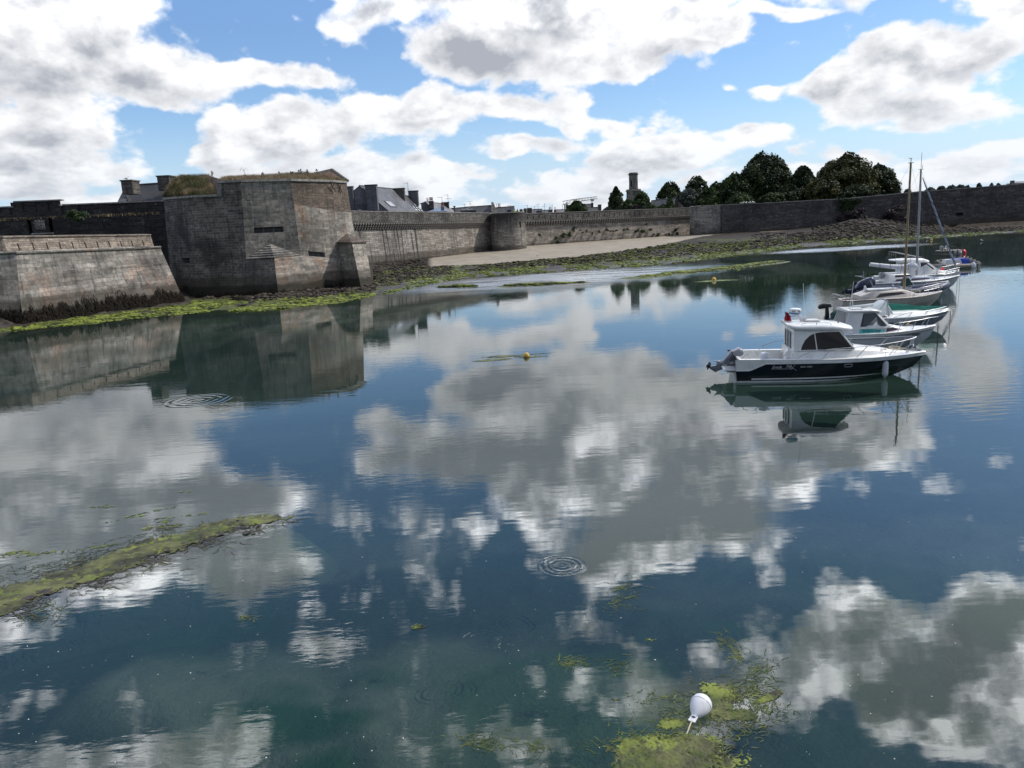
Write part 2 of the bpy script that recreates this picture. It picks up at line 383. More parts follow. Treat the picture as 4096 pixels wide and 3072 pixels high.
def stone(name, c1, c2, mort, bw=.55, rh=.27, ms=.018, dirt=(.02, .02, .022), dirtamt=.5, streak=.35, tide=1.9, bump=.03, lichen=.15, patch=None, topdark=None, wob=.05, seed=0.0, dscale=.22):
    gain = {'pale_granite_blocks': 1.25, 'brownish_bastion_masonry': 1.25, 'curtain_wall_granite': 1.2, 'streaked_curtain_wall': 1.2, 'far_curtain_wall_granite': 1.2, 'round_tower_granite': 1.15, 'wide_round_tower_granite': 1.2, 'grey_bastion_masonry': 1.2, 'dark_bastion_masonry': 1.15, 'lichen_parapet': 1.15, 'warm_rubble_parapet': 1.2}.get(name, 1.0)
    c1, c2, mort = [tuple(k * gain for k in c) for c in (c1, c2, mort)]
    m, t = newmat(name)
    uv = nd(t, 'ShaderNodeUVMap', uv_map='UVMap').outputs[0]
    pos = nd(t, 'ShaderNodeNewGeometry').outputs['Position']
    pz = nd(t, 'ShaderNodeSeparateXYZ', {0: pos}).outputs[2]
    w = nd(t, 'ShaderNodeTexNoise', {'Vector': uv, 'Scale': 1.3, 'Detail': 3.0}, noise_dimensions='2D').outputs[1]
    uvd = vm(t, 'ADD', uv, vm(t, 'MULTIPLY', vm(t, 'SUBTRACT', w, (.5, .5, .5)), (wob * 2.5, wob * 1.6, 0)))
    br = nd(t, 'ShaderNodeTexBrick', {'Vector': uvd, 'Color1': c1, 'Color2': c2, 'Mortar': mort, 'Scale': 1.0, 'Mortar Size': ms, 'Mortar Smooth': .3, 'Bias': 0.0, 'Brick Width': bw, 'Row Height': rh}, offset=.5, squash=.7, squash_frequency=3)
    br2 = nd(t, 'ShaderNodeTexBrick', {'Vector': uvd, 'Color1': (.62,) * 3, 'Color2': (1.28,) * 3, 'Mortar': (1,) * 3, 'Scale': 1.0, 'Mortar Size': 0.0, 'Bias': -.25, 'Brick Width': bw * 2.0, 'Row Height': rh}, offset=.37, squash=1.3, squash_frequency=2)
    c = mixc(t, .8, br.outputs[0], br2.outputs[0], 'MULTIPLY')
    big = noise(t, vm(t, 'ADD', pos, (seed, seed * 2, 0)), dscale, 7, .62)
    fine = noise(t, pos, 3.1, 6, .7)
    c = mixc(t, 1.0, c, mixc(t, mrange(t, fine, .25, .75), (.66,) * 3, (1.34,) * 3), 'MULTIPLY')
    if patch:
        c = mixc(t, mrange(t, noise(t, vm(t, 'ADD', pos, (31 + seed, 5, 3)), .3, 5, .6), .5, .62), c, mixc(t, 1.0, c, patch, 'MULTIPLY'))
    c = mixc(t, mth(t, 'MULTIPLY', mrange(t, big, .44, .66), dirtamt), c, dirt)
    st = noise(t, vm(t, 'MULTIPLY', uv, (1.7, .07, 1)), 1.0, 6, .65, dim='2D')
    c = mixc(t, mth(t, 'MULTIPLY', mrange(t, st, .5, .68), streak), c, dirt)
    if topdark:      # soot and lichen creeping down from the coping: (z where it starts, z where full)
        tn = mth(t, 'ADD', pz, mth(t, 'MULTIPLY', mth(t, 'SUBTRACT', noise(t, vm(t, 'MULTIPLY', uv, (1.3, .15, 1)), 1.0, 5, .7, dim='2D'), .5), 5.0))
        c = mixc(t, mth(t, 'MULTIPLY', mrange(t, tn, topdark[0], topdark[1]), topdark[2]), c, dirt)
    li = mrange(t, noise(t, pos, 1.1, 8, .75), .60, .66)
    c = mixc(t, mth(t, 'MULTIPLY', li, lichen), c, (.52, .50, .45))
    if tide:
        tz = mth(t, 'ADD', pz, mth(t, 'MULTIPLY', mth(t, 'SUBTRACT', noise(t, pos, .5, 5, .6), .5), .9))
        c = mixc(t, mrange(t, tz, tide + .25, tide - .25, 0, .68), c, (.055, .045, .034))
        c = mixc(t, mrange(t, tz, tide * .55 + .2, tide * .55 - .25, 0, .8), c, (.022, .021, .014))
    hgt = mth(t, 'ADD', mth(t, 'MULTIPLY', br.outputs[1], -1.0), mth(t, 'MULTIPLY', fine, .9))
    b = nd(t, 'ShaderNodeBump', {'Height': hgt, 'Strength': 1.0, 'Distance': bump})
    out(t, nd(t, 'ShaderNodeBsdfPrincipled', {'Base Color': c, 'Roughness': .92, 'Specular IOR Level': .25, 'Normal': b.outputs[0]}).outputs[0])
    return m
M = {}
M['rav'] = stone('pale_granite_blocks', (.31, .285, .25), (.215, .20, .18), (.30, .28, .25), bw=.9, rh=.40, ms=.018, dirtamt=.6, streak=.5, tide=2.3, patch=(1.1, .93, .86), bump=.05, wob=.16)
M['ravpar'] = stone('warm_rubble_parapet', (.33, .275, .22), (.24, .205, .17), (.24, .20, .16), bw=.5, rh=.2, ms=.03, dirtamt=.35, streak=.45, tide=None, wob=.12)
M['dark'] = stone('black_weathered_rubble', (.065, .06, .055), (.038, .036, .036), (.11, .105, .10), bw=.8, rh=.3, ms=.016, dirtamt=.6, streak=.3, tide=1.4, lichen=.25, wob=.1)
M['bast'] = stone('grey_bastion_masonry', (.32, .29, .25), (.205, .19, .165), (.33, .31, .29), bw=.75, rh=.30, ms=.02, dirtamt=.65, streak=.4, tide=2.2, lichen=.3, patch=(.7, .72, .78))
M['bastL'] = stone('dark_bastion_masonry', (.19, .172, .148), (.11, .102, .09), (.32, .30, .28), bw=.75, rh=.30, ms=.02, dirtamt=.75, streak=.55, tide=2.4, lichen=.3)  # darker, more streaked masonry for the left walls
M['bastR'] = stone('brownish_bastion_masonry', (.36, .325, .275), (.25, .23, .195), (.34, .31, .28), bw=.7, rh=.28, ms=.02, dirtamt=.45, streak=.25, tide=2.2, lichen=.35, patch=(1.1, .86, .74))
M['rubble'] = stone('brown_thin_rubble', (.33, .25, .19), (.19, .155, .13), (.10, .085, .07), bw=.55, rh=.13, ms=.03, dirtamt=.55, streak=.2, tide=None, lichen=.1, wob=.12)
M['wall1'] = stone('curtain_wall_granite', (.36, .32, .27), (.25, .225, .195), (.20, .18, .16), bw=.7, rh=.34, ms=.03, dirtamt=.4, streak=.35, tide=2.6, lichen=.2)
M['wall1s'] = stone('streaked_curtain_wall', (.36, .33, .29), (.27, .25, .22), (.20, .18, .16), bw=.7, rh=.34, ms=.03, dirtamt=.4, streak=.98, tide=2.6, lichen=.15, dirt=(.03, .03, .03))
M['wall2'] = stone('far_curtain_wall_granite', (.38, .335, .28), (.27, .24, .205), (.18, .16, .14), bw=.75, rh=.36, ms=.035, dirtamt=.35, streak=.2, tide=2.3, lichen=.2)
M['para'] = stone('lichen_parapet', (.27, .25, .22), (.17, .16, .145), (.08, .075, .07), bw=.45, rh=.2, ms=.05, dirtamt=.6, streak=.35, tide=None, lichen=.55, wob=.15)
M['tower'] = stone('round_tower_granite', (.36, .33, .285), (.25, .23, .205), (.15, .14, .125), bw=.7, rh=.34, ms=.035, dirtamt=.55, streak=.3, tide=2.4, lichen=.2, topdark=(4.5, 8.5, .85))
M['tower2'] = stone('wide_round_tower_granite', (.30, .28, .25), (.21, .195, .18), (.15, .14, .13), bw=.8, rh=.36, ms=.03, dirtamt=.6, streak=.25, tide=2.6, lichen=.2)
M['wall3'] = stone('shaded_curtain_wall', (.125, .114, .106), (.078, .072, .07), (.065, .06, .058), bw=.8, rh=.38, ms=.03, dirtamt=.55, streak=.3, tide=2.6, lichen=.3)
M['corbel'] = pbr('corbel_granite', (.22, .20, .18), .9, var=.3, vs=3, bump=.02, bs=8)
M['coping'] = pbr('coping_stone', (.26, .25, .225), .9, var=.35, vs=2.5, bump=.02, bs=10)
M['church'] = stone('church_tower_stone', (.26, .25, .22), (.19, .18, .165), (.13, .12, .11), bw=1.1, rh=.55, ms=.02, dirtamt=.5, streak=.35, tide=None, lichen=.1)
M['render_grey'] = stone('grey_streaked_render', (.20, .20, .215), (.19, .19, .205), (.195, .195, .21), bw=3, rh=3, ms=.001, dirt=(.055, .055, .06), dirtamt=.4, streak=.8, tide=None, lichen=0, bump=.004)
M['chimst'] = stone('chimney_stone', (.17, .155, .135), (.12, .11, .10), (.10, .09, .08), bw=.5, rh=.22, dirtamt=.6, streak=.5, tide=None, lichen=.25)
M['barn'] = stone('barn_gable_rubble', (.26, .24, .21), (.17, .155, .14), (.22, .2, .18), bw=.5, rh=.24, dirtamt=.4, streak=.2, tide=None)
def slate(name, c, rows=.16):
    m, t = newmat(name); pos = nd(t, 'ShaderNodeTexCoord').outputs['Object']; uv = nd(t, 'ShaderNodeUVMap', uv_map='UVMap').outputs[0]
    br = nd(t, 'ShaderNodeTexBrick', {'Vector': uv, 'Color1': tuple(k * .8 for k in c), 'Color2': tuple(k * 1.2 for k in c), 'Mortar': tuple(k * .5 for k in c), 'Scale': 1.0, 'Mortar Size': .008, 'Brick Width': .3, 'Row Height': rows})
    c2 = mixc(t, 1.0, br.outputs[0], mixc(t, mrange(t, noise(t, pos, .5, 6, .65), .3, .7), (.65,) * 3, (1.35,) * 3), 'MULTIPLY')
    c2 = mixc(t, mrange(t, noise(t, pos, 2.5, 6, .7), .62, .7, 0, .35), c2, (.22, .20, .15))
    b = nd(t, 'ShaderNodeBump', {'Height': br.outputs[1], 'Strength': 1.0, 'Distance': -.01})
    out(t, nd(t, 'ShaderNodeBsdfPrincipled', {'Base Color': c2, 'Roughness': .55, 'Normal': b.outputs[0]}).outputs[0]); return m
M['slate'] = slate('blue_grey_slate', (.085, .088, .098)); M['slate_dark'] = slate('dark_old_slate', (.045, .045, .05)); M['slate_pale'] = slate('pale_worn_slate', (.14, .14, .145))
M['zinc'] = pbr('blue_zinc', (.17, .21, .27), .4, .4, var=.15)
M['white'] = pbr('white_gelcoat', (.72, .72, .70), .28, var=.05, vs=2, coat=.3, dirt=.16)
M['white2'] = pbr('weathered_white_gelcoat', (.62, .63, .63), .4, var=.07, vs=2, dirt=.3)
M['greyhull'] = pbr('pale_grey_hull', (.50, .52, .55), .35, var=.05, dirt=.2)
M['beige'] = pbr('greyish_beige_gelcoat', (.46, .42, .38), .45, var=.06, dirt=.3)
M['navy'] = pbr('black_navy_gelcoat', (.006, .007, .013), .10, var=.1, coat=.6)
M['bluegrey'] = pbr('blue_grey_hull_paint', (.17, .20, .27), .35, var=.08, dirt=.15)
M['nonslip'] = pbr('grey_deck', (.55, .55, .53), .7, var=.08, dirt=.2)
M['black'] = pbr('black_plastic', (.012, .012, .014), .4, var=.15)
M['navyc'] = pbr('navy_cowling', (.012, .02, .05), .25, var=.1, coat=.3)
M['greym'] = pbr('grey_outboard_paint', (.22, .23, .26), .35, .1, var=.08)
M['steel'] = pbr('stainless_tube', (.36, .37, .40), .42, .6, var=.05); M['grille'] = pbr('grey_iron_bars', (.13, .13, .13), .7, .2)
M['galv'] = pbr('galvanised_chain', (.10, .10, .12), .6, .5, var=.3)
M['rope'] = pbr('pale_rope', (.45, .40, .30), .9, var=.2, vs=30)
M['ropeg'] = pbr('grey_green_rope', (.20, .22, .20), .9, var=.2, vs=30)
M['red'] = pbr('red_cloth', (.36, .012, .02), .7, var=.15)
M['redbuoy'] = pbr('red_plastic', (.75, .02, .025), .4)
M['blue'] = pbr('blue_plastic', (.015, .05, .42), .45)
M['radarblue'] = pbr('radar_blue', (.05, .14, .33), .4)
M['teal'] = pbr('teal_vinyl', (.06, .42, .42), .5)
M['canvas'] = pbr('pale_canvas', (.50, .54, .55), .85, var=.1, vs=4, bump=.02, bs=7)
M['canvasg'] = pbr('dark_green_canvas', (.02, .06, .05), .85, var=.2, vs=4, bump=.02, bs=7)
M['sail'] = pbr('white_sail_cover', (.60, .61, .64), .8, var=.1, vs=4, bump=.03, bs=5)
M['strapd'] = pbr('dark_strap', (.03, .03, .05), .8)
M['furl'] = pbr('blue_grey_furled_sail', (.24, .28, .36), .8, var=.3, vs=4)
M['woodmast'] = pbr('varnished_wood', (.22, .16, .085), .5, var=.25, vs=4)
M['alumast'] = pbr('grey_aluminium', (.30, .29, .30), .4, .5, var=.1)
M['oldwood'] = pbr('weathered_planks', (.30, .27, .22), .9, var=.3, vs=6)
M['darkwood'] = pbr('dark_wet_planks', (.07, .06, .05), .85, var=.3, vs=6)
M['rubber'] = pbr('dark_blue_rubber', (.03, .04, .085), .45, var=.12)
M['fender'] = pbr('grey_white_vinyl', (.50, .51, .55), .45, var=.06, dirt=.15)
M['fend_d'] = pbr('grey_buoy', (.28, .29, .30), .5, var=.2)
M['buoyw'] = pbr('white_buoy_plastic', (.66, .67, .70), .45, var=.06, vs=5, dirt=.25)
M['yellow'] = pbr('yellow_buoy_plastic', (.62, .38, .04), .5, var=.35, vs=8, dirt=.6)
M['terra'] = pbr('terracotta', (.30, .13, .08), .8, var=.2)
M['hivis'] = pbr('hi_vis_cloth', (.45, .85, .03), .7)
M['skin'] = pbr('skin', (.42, .25, .18), .6); M['dkcloth'] = pbr('dark_cloth', (.03, .03, .04), .9); M['redcloth'] = pbr('dull_red_cloth', (.20, .05, .05), .9)
M['gullw'] = pbr('white_feathers', (.70, .70, .70), .8); M['gullg'] = pbr('grey_feathers', (.25, .27, .30), .8)
M['cream'] = pbr('cream_wall', (.45, .43, .38), .85, var=.12); M['palegreen'] = pbr('pale_green_wall', (.33, .37, .34), .85)
M['whitewall'] = pbr('white_wall', (.60, .60, .57), .85, var=.1)
M['iron'] = pbr('rusty_iron', (.05, .035, .03), .8, .2, var=.3)
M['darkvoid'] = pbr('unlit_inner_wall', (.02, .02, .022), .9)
M['antenna'] = pbr('antenna_metal', (.10, .10, .11), .5, .6)
M['cranem'] = pbr('crane_steel', (.33, .34, .33), .6, .3)
M['relief'] = pbr('carved_granite', (.19, .18, .16), .9, var=.4, vs=5, bump=.04, bs=3)
M['soil'] = pbr('dry_brown_soil', (.11, .07, .05), .95, var=.35, vs=1.5, bump=.1, bs=2)
def glassm(name, col, rough=.05, tr=0.0):
    m, t = newmat(name)
    p = nd(t, 'ShaderNodeBsdfPrincipled', {'Base Color': col, 'Roughness': rough, 'Specular IOR Level': .35})
    if tr > 0:
        tp = nd(t, 'ShaderNodeBsdfTransparent', {'Color': (.75, .78, .78, 1)})
        gl = nd(t, 'ShaderNodeBsdfGlossy', {'Roughness': rough})
        fr = nd(t, 'ShaderNodeFresnel', {'IOR': 1.5})
        mx = nd(t, 'ShaderNodeMixShader', {0: fr.outputs[0], 1: tp.outputs[0], 2: gl.outputs[0]})
        mx2 = nd(t, 'ShaderNodeMixShader', {0: tr, 1: p.outputs[0], 2: mx.outputs[0]})
        out(t, mx2.outputs[0])
    else: out(t, p.outputs[0])
    return m
M['glass'] = glassm('tinted_window', (.008, .007, .012), .04)
M['glassp'] = glassm('purple_tinted_window', (.07, .045, .075), .06)
M['glassc'] = glassm('clear_grey_window', (.12, .13, .13), .05, .45)
M['skylit'] = glassm('skylight_glass', (.35, .38, .42), .02)
# netting: half see-through green fabric
m, t = newmat('green_netting')
pr = nd(t, 'ShaderNodeBsdfPrincipled', {'Base Color': (.07, .36, .30, 1), 'Roughness': .8})
tl = nd(t, 'ShaderNodeBsdfTransparent', {'Color': (.55, .85, .80, 1)})
ps = nd(t, 'ShaderNodeTexCoord').outputs['Object']
out(t, nd(t, 'ShaderNodeMixShader', {0: mrange(t, noise(t, ps, 2.0, 4), .3, .7, .12, .40), 1: pr.outputs[0], 2: tl.outputs[0]}).outputs[0]); M['net'] = m
def leafm(name, dk, lt, sc=.25, tr=.15):
    m, t = newmat(name); pos = nd(t, 'ShaderNodeNewGeometry').outputs['Position']
    c = mixc(t, mrange(t, noise(t, pos, sc, 4, .6), .35, .65), dk, lt)
    c = mixc(t, 1.0, c, mixc(t, noise(t, pos, 3.0, 2), (.5,) * 3, (1.5,) * 3), 'MULTIPLY')
    a = nd(t, 'ShaderNodeBsdfPrincipled', {'Base Color': c, 'Roughness': .6, 'Specular IOR Level': .25})
    b = nd(t, 'ShaderNodeBsdfTranslucent', {'Color': c})
    out(t, nd(t, 'ShaderNodeMixShader', {0: tr, 1: a.outputs[0], 2: b.outputs[0]}).outputs[0]); return m
M['leaf_d'] = leafm('dark_evergreen_leaves', (.014, .025, .010), (.045, .064, .02))
M['leaf_o'] = leafm('olive_evergreen_leaves', (.024, .032, .010), (.085, .085, .024))
M['leaf_m'] = leafm('mid_green_leaves', (.02, .042, .014), (.065, .095, .028))
M['leaf_s'] = leafm('silvery_leaves', (.05, .065, .05), (.10, .12, .095))
M['leaf_r'] = leafm('purple_brown_leaves', (.02, .014, .018), (.04, .025, .03))
M['ivy'] = leafm('ivy_leaves', (.018, .035, .012), (.04, .06, .02), 1.0)
M['drygrass'] = leafm('dry_grass', (.15, .11, .065), (.33, .26, .155), .6)
M['greengrass'] = leafm('green_grass', (.06, .065, .025), (.14, .13, .06), .6)
M['bark'] = pbr('bark', (.10, .085, .07), .95, var=.3, vs=3, bump=.03, bs=5)
M['weedblack'] = pbr('black_bladderwrack', (.014, .011, .008), .85, var=.5, vs=4, spec=.1)
M['weedgreen'] = leafm('bright_green_algae', (.04, .052, .012), (.22, .26, .035), .8, .1)
M['algaetop'] = leafm('floating_algae', (.045, .06, .018), (.17, .20, .035), 1.3, .05)
M['rockm'] = pbr('dark_shore_rock', (.062, .053, .042), .9, var=.75, vs=.8, spec=.12, bump=.03, bs=9)
M['shell'] = pbr('white_shell', (.65, .63, .58), .6)
# ---------------------------------------------------------------- ground: seabed, foreshore and land in one sheet
def tcurve(pts):                       # list of (px, py, z) -> arrays of t = x/y against distance y and height
    q = [(G(px, py, z), z) for px, py, z in pts]; a = np.array([[p[0] / p[1], p[1], z] for p, z in q]); return a[a[:, 0].argsort()]
SHORE = tcurve([(0, 1326, 0), (386, 1285, 0), (800, 1243, 0), (1064, 1237, 0), (1360, 1207, 0), (1575, 1165, 0), (1790, 1120, 0), (1970, 1096, 0), (2300, 1078, 0), (2661, 1055, 0), (3027, 1012, 0), (3196, 987, 0), (3600, 960, 0), (4096, 926, 0)])
FOOT = tcurve([(0, 1313, .08), (750, 1205, .12), (785, 1175, .2), (1110, 1161, .2), (1383, 1144, .15), (1484, 1140, .15), (1500, 1062, 1.0), (1965, 999, 1.5), (2110, 986, 1.8), (2700, 941, 2.1), (2930, 937, 2.0), (3400, 925, 1.7), (3800, 915, .6), (4096, 908, .25)])
SAND = tcurve([(1712, 1069, .6), (1892, 1060, .6), (2150, 1042, .6), (2335, 1027, .6), (2579, 1001, .6), (2823, 964, .7), (2950, 950, .8), (3120, 941, 1.2)])
def interp(t, C, k): return np.interp(t, C[:, 0], C[:, k])
BANK = np.array([G(px, py, 0)[:2] for px, py in ((-300, 2520), (0, 2400), (330, 2295), (600, 2195), (850, 2115), (1060, 2085))])
SHOAL = [(G(2550, 1112, 0), G(3120, 1048, 0), 2.3), (G(2020, 1146, 0), G(2330, 1130, 0), 1.0), (G(1760, 1150, 0), G(1900, 1146, 0), .8)]
def segdist(x, y, a, b):
    ax, ay, bx, by = a[0], a[1], b[0], b[1]; L2 = (bx - ax) ** 2 + (by - ay) ** 2
    u = np.clip(((x - ax) * (bx - ax) + (y - ay) * (by - ay)) / L2, 0, 1)
    return np.hypot(x - ax - u * (bx - ax), y - ay - u * (by - ay)), u
def bankd(x, y):
    d = 1e9
    for i in range(len(BANK) - 1): d = np.minimum(d, segdist(x, y, BANK[i], BANK[i + 1])[0])
    return d
def ground_h(x, y):
    yy = np.maximum(y, 1.0); t = x / yy
    ds, df, zf = interp(t, SHORE, 1), interp(t, FOOT, 1), interp(t, FOOT, 2)
    f = (yy - ds) / np.maximum(df - ds, .5)
    up = zf * np.clip(f, 0, 1) ** 1.0 + np.clip(f - 1, 0, 1) * 1.0
    # seabed: a long flat off the beach, steeper elsewhere
    flat = np.exp(-((t - .0) / .30) ** 2)
    below = ds - yy
    dn = -np.where(below < 60, (below * (.055 * (1 - flat) + .0022 * flat) + .05 * flat * np.clip(below / 3, 0, 1)), 0)
    deep = -1.7 - .5 * fbm(x * .05, y * .05, 3)
    dn = np.maximum(dn, deep)
    far = np.clip((below - 26 * flat - 5) / 16, 0, 1); dn = dn * (1 - far) + deep * far
    near = np.clip((26 - yy) / 16, 0, 1); dn = dn * (1 - near) + near * (-.35 - .9 * fbm(x * .35, y * .35, 4))
    z = np.where(f > 0, up, dn)
    b = bankd(x, y); z = np.maximum(z, -.01 - b ** 1.4 * .75)
    rocky = np.clip(f * 6 + .8, 0, 1) * (1 - np.clip((yy - interp(t, SAND, 1)) / 3, 0, 1) * ((t > SAND[0, 0]) & (t < SAND[-1, 0])))
    rocky *= (f > -.15) & (f < 1.6)
    r = fbm(x * .9, y * .45, 4, 3.0) - .5 + (1 - np.abs(fbm(x * .5, y * .3, 3, 9.0) * 2 - 1)) * .55 - .35
    z = z + r * .42 * rocky
    z = z + (fbm(x * .25, y * .12, 4, 5.0) - .5) * .11 * flat * (below > -1) * (below < 45)
    for a, c, w in SHOAL:
        d, u = segdist(x, y, a, c); z = np.maximum(z, .16 - (d / w) ** 2 * .2 + (fbm(x * .5, y * .25, 4, 1.5) - .5) * .30 - np.abs(u - .5) * .1)
    # rocky bank at the foot of the far wall
    mt = np.exp(-((t - .465) / .045) ** 2); z = z + mt * np.clip(f * 1.25 - .25, 0, 1) ** 1.4 * (1.9 + 1.4 * (fbm(x * .2, y * .3, 4, 8.0) - .5)) * (f < 2.5)
    z = np.where(yy > df + 6, np.maximum(z, 1.5), z)
    return z
nr, nc = 640, 560
rows = np.concatenate([[-40, -10, 1.0], 3.0 * (330 / 3.0) ** np.linspace(0, 1, nr), [420, 700, 1500, 3500]])
ts = np.concatenate([np.linspace(-.95, .95, nc)])
YY, TT = np.meshgrid(rows, ts, indexing='ij')
XX = TT * (np.maximum(YY, 3) + 2)
wide = np.array([-14, -4, -1.8]); 
TT2 = np.concatenate([np.tile(wide, (len(rows), 1)), TT, np.tile(-wide[::-1], (len(rows), 1))], axis=1)
YY2 = np.repeat(rows[:, None], TT2.shape[1], axis=1); XX2 = TT2 * (np.maximum(YY2, 12) + 2 * 1.0)
XX2[:, 3:-3] = TT * (np.maximum(YY, 3) + 0)
hh = ground_h(XX2, YY2); hh = np.where(YY2 > 400, 2.5, hh)
V = np.stack([XX2.ravel(), YY2.ravel(), hh.ravel()], 1)
n_r, n_c = XX2.shape
ii, jj = np.meshgrid(np.arange(n_r - 1), np.arange(n_c - 1), indexing='ij'); k = (ii * n_c + jj).ravel()
F = np.stack([k, k + 1, k + n_c + 1, k + n_c], 1)
# what lies on it: R = sand, G = green algae, B = dark weed / rock, A = depth
xf, yf, hf = V[:, 0], V[:, 1], V[:, 2]
tt = xf / np.maximum(yf, 1); dsn = interp(tt, SHORE, 1); dfn = interp(tt, FOOT, 1); ff = (yf - dsn) / np.maximum(dfn - dsn, .5)
sandm = np.clip((yf - interp(tt, SAND, 1) + (fbm(xf * .5, yf * .3, 3) - .5) * 5) / 2.0, 0, 1) * np.clip((tt - SAND[0, 0]) / .006, 0, 1) * np.clip((SAND[-1, 0] + .01 - tt) / .04, 0, 1)
g = fbm(xf * .55, yf * .28, 5, 4.0)
shoal = np.zeros_like(xf)
for a, c, w in SHOAL: d, u = segdist(xf, yf, a, c); shoal = np.maximum(shoal, np.clip(1.5 - d / w, 0, 1))
grn = np.clip((g - .50 + .17 * np.clip(1 - ff * 1.15, -1, 1)) * 9, 0, 1) * (ff > -.12) * (hf > -.04)
lf = tt < -.18
grn = np.where(lf & (ff > -.2), np.clip((g - .36 + .35 * (.8 - ff)) * 7, 0, 1) * (hf > -.12), grn)
grn = np.maximum(grn, np.clip(shoal * 1.3 + (g - .5) * 2, 0, 1) * (hf > -.03) * (shoal > 0))
grn = np.maximum(grn, np.clip((fbm(xf * .3, yf * .3, 4, 21) - .55) * 7, 0, 1) * .45 * (hf < -.2))
for px_, py_, rr_, w_ in ((1180, 2870, 1.1, .95), (1300, 3040, .7, .7), (1500, 2700, .8, .4)):
    g_ = G(px_, py_, -.8); grn = np.maximum(grn, w_ * np.clip(1.3 - np.hypot(xf - g_[0], (yf - g_[1]) * 1.6) / rr_ + (fbm(xf * 2, yf * 2, 3) - .5), 0, 1))
grn = grn * (1 - sandm) * np.clip(1.5 - ff * 1.5, .12, 1)
bd = bankd(xf, yf); grn = np.maximum(grn, np.clip(1.4 - bd, 0, 1) * .5)
attr = np.stack([sandm, grn, np.clip(fbm(xf * .2, yf * .2, 4, 33), 0, 1), np.ones_like(xf)], 1)
m, t = newmat('foreshore'); za = nd(t, 'ShaderNodeAttribute', attribute_name='zone'); sp = nd(t, 'ShaderNodeSeparateColor', {0: za.outputs['Color']})
pos = nd(t, 'ShaderNodeNewGeometry').outputs['Position']; pz = nd(t, 'ShaderNodeSeparateXYZ', {0: pos}).outputs[2]
n1 = noise(t, pos, 1.6, 7, .7); n2 = noise(t, pos, .35, 5, .6); n3 = noise(t, pos, 7.0, 5, .7)
rock = mixc(t, mrange(t, n1, .35, .68), (.014, .012, .009), (.070, .060, .048))
rock = mixc(t, mrange(t, n2, .5, .65), rock, mixc(t, 1.0, rock, (1.25, .95, .7), 'MULTIPLY'))
sand = mixc(t, mrange(t, n2, .3, .7), (.225, .195, .15), (.30, .26, .20))
sand = mixc(t, mrange(t, noise(t, vm(t, 'MULTIPLY', pos, (.8, .35, 1)), 1.2, 7, .75), .58, .66, 0, .6), sand, (.13, .11, .085))
green = mixc(t, mrange(t, n1, .3, .65), (.045, .06, .012), (.25, .31, .035))
green = mixc(t, mrange(t, n3, .45, .7), mixc(t, .75, green, (.02, .02, .012)), green)
rock = mixc(t, mrange(t, pz, .35, 1.0), rock, mixc(t, 1.0, rock, (.50, .43, .38), 'MULTIPLY'))  # higher rock darkened in colour: the wall's cast shadow and wet weed
c = mixc(t, sp.outputs[0], rock, sand)
c = mixc(t, mth(t, 'MULTIPLY', sp.outputs[1], mrange(t, mth(t, 'ADD', n1, mth(t, 'MULTIPLY', sp.outputs[1], .35)), .5, .72)), c, green)
bed = mixc(t, mrange(t, sp.outputs[2], .42, .58), (.035, .055, .045), (.20, .195, .175))
bed = mixc(t, mrange(t, n3, .5, .75, 0, .4), bed, (.15, .15, .13))
bed = mixc(t, mth(t, 'MULTIPLY', sp.outputs[1], 1.5), bed, (.020, .085, .022))
bed = mixc(t, mrange(t, pz, -.5, -1.7, 0, .8), bed, (.022, .050, .050))
c = mixc(t, mrange(t, pz, -.03, -.18), c, bed)
bmp = nd(t, 'ShaderNodeBump', {'Height': mth(t, 'ADD', n1, mth(t, 'MULTIPLY', n3, .3)), 'Distance': .12, 'Strength': mth(t, 'SUBTRACT', 1.0, mth(t, 'MULTIPLY', sp.outputs[0], .8))})
wet = mrange(t, pz, .5, .05, .85, .55)
out(t, nd(t, 'ShaderNodeBsdfPrincipled', {'Base Color': c, 'Roughness': wet, 'Specular IOR Level': .3, 'Normal': bmp.outputs[0]}).outputs[0])
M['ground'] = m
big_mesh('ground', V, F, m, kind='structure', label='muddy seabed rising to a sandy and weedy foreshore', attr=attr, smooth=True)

# ---------------------------------------------------------------- water
m, t = newmat('harbour_water')
pos = nd(t, 'ShaderNodeNewGeometry').outputs['Position']
dist = vm(t, 'LENGTH', pos, out=1)
def rip(scale, amp, det=2, off=0.0):
    v = vm(t, 'MULTIPLY', vm(t, 'ADD', pos, (off, off * .7, 0)), (scale[0], scale[1], 1))
    return mth(t, 'MULTIPLY', noise(t, v, 1.0, det, .5, dim='2D'), amp)
calm = mrange(t, noise(t, vm(t, 'MULTIPLY', pos, (.05, .11, 1)), 1.0, 3, .55, dim='2D'), .38, .66, .25, 1.5)
h = mth(t, 'ADD', rip((.55, 1.6), .0019), mth(t, 'MULTIPLY', calm, rip((2.2, 6.5), .0007, 2, 5.0)))
h = mth(t, 'ADD', h, mth(t, 'MULTIPLY', calm, rip((9.0, 20.0), .00011, 2, 9.0)))
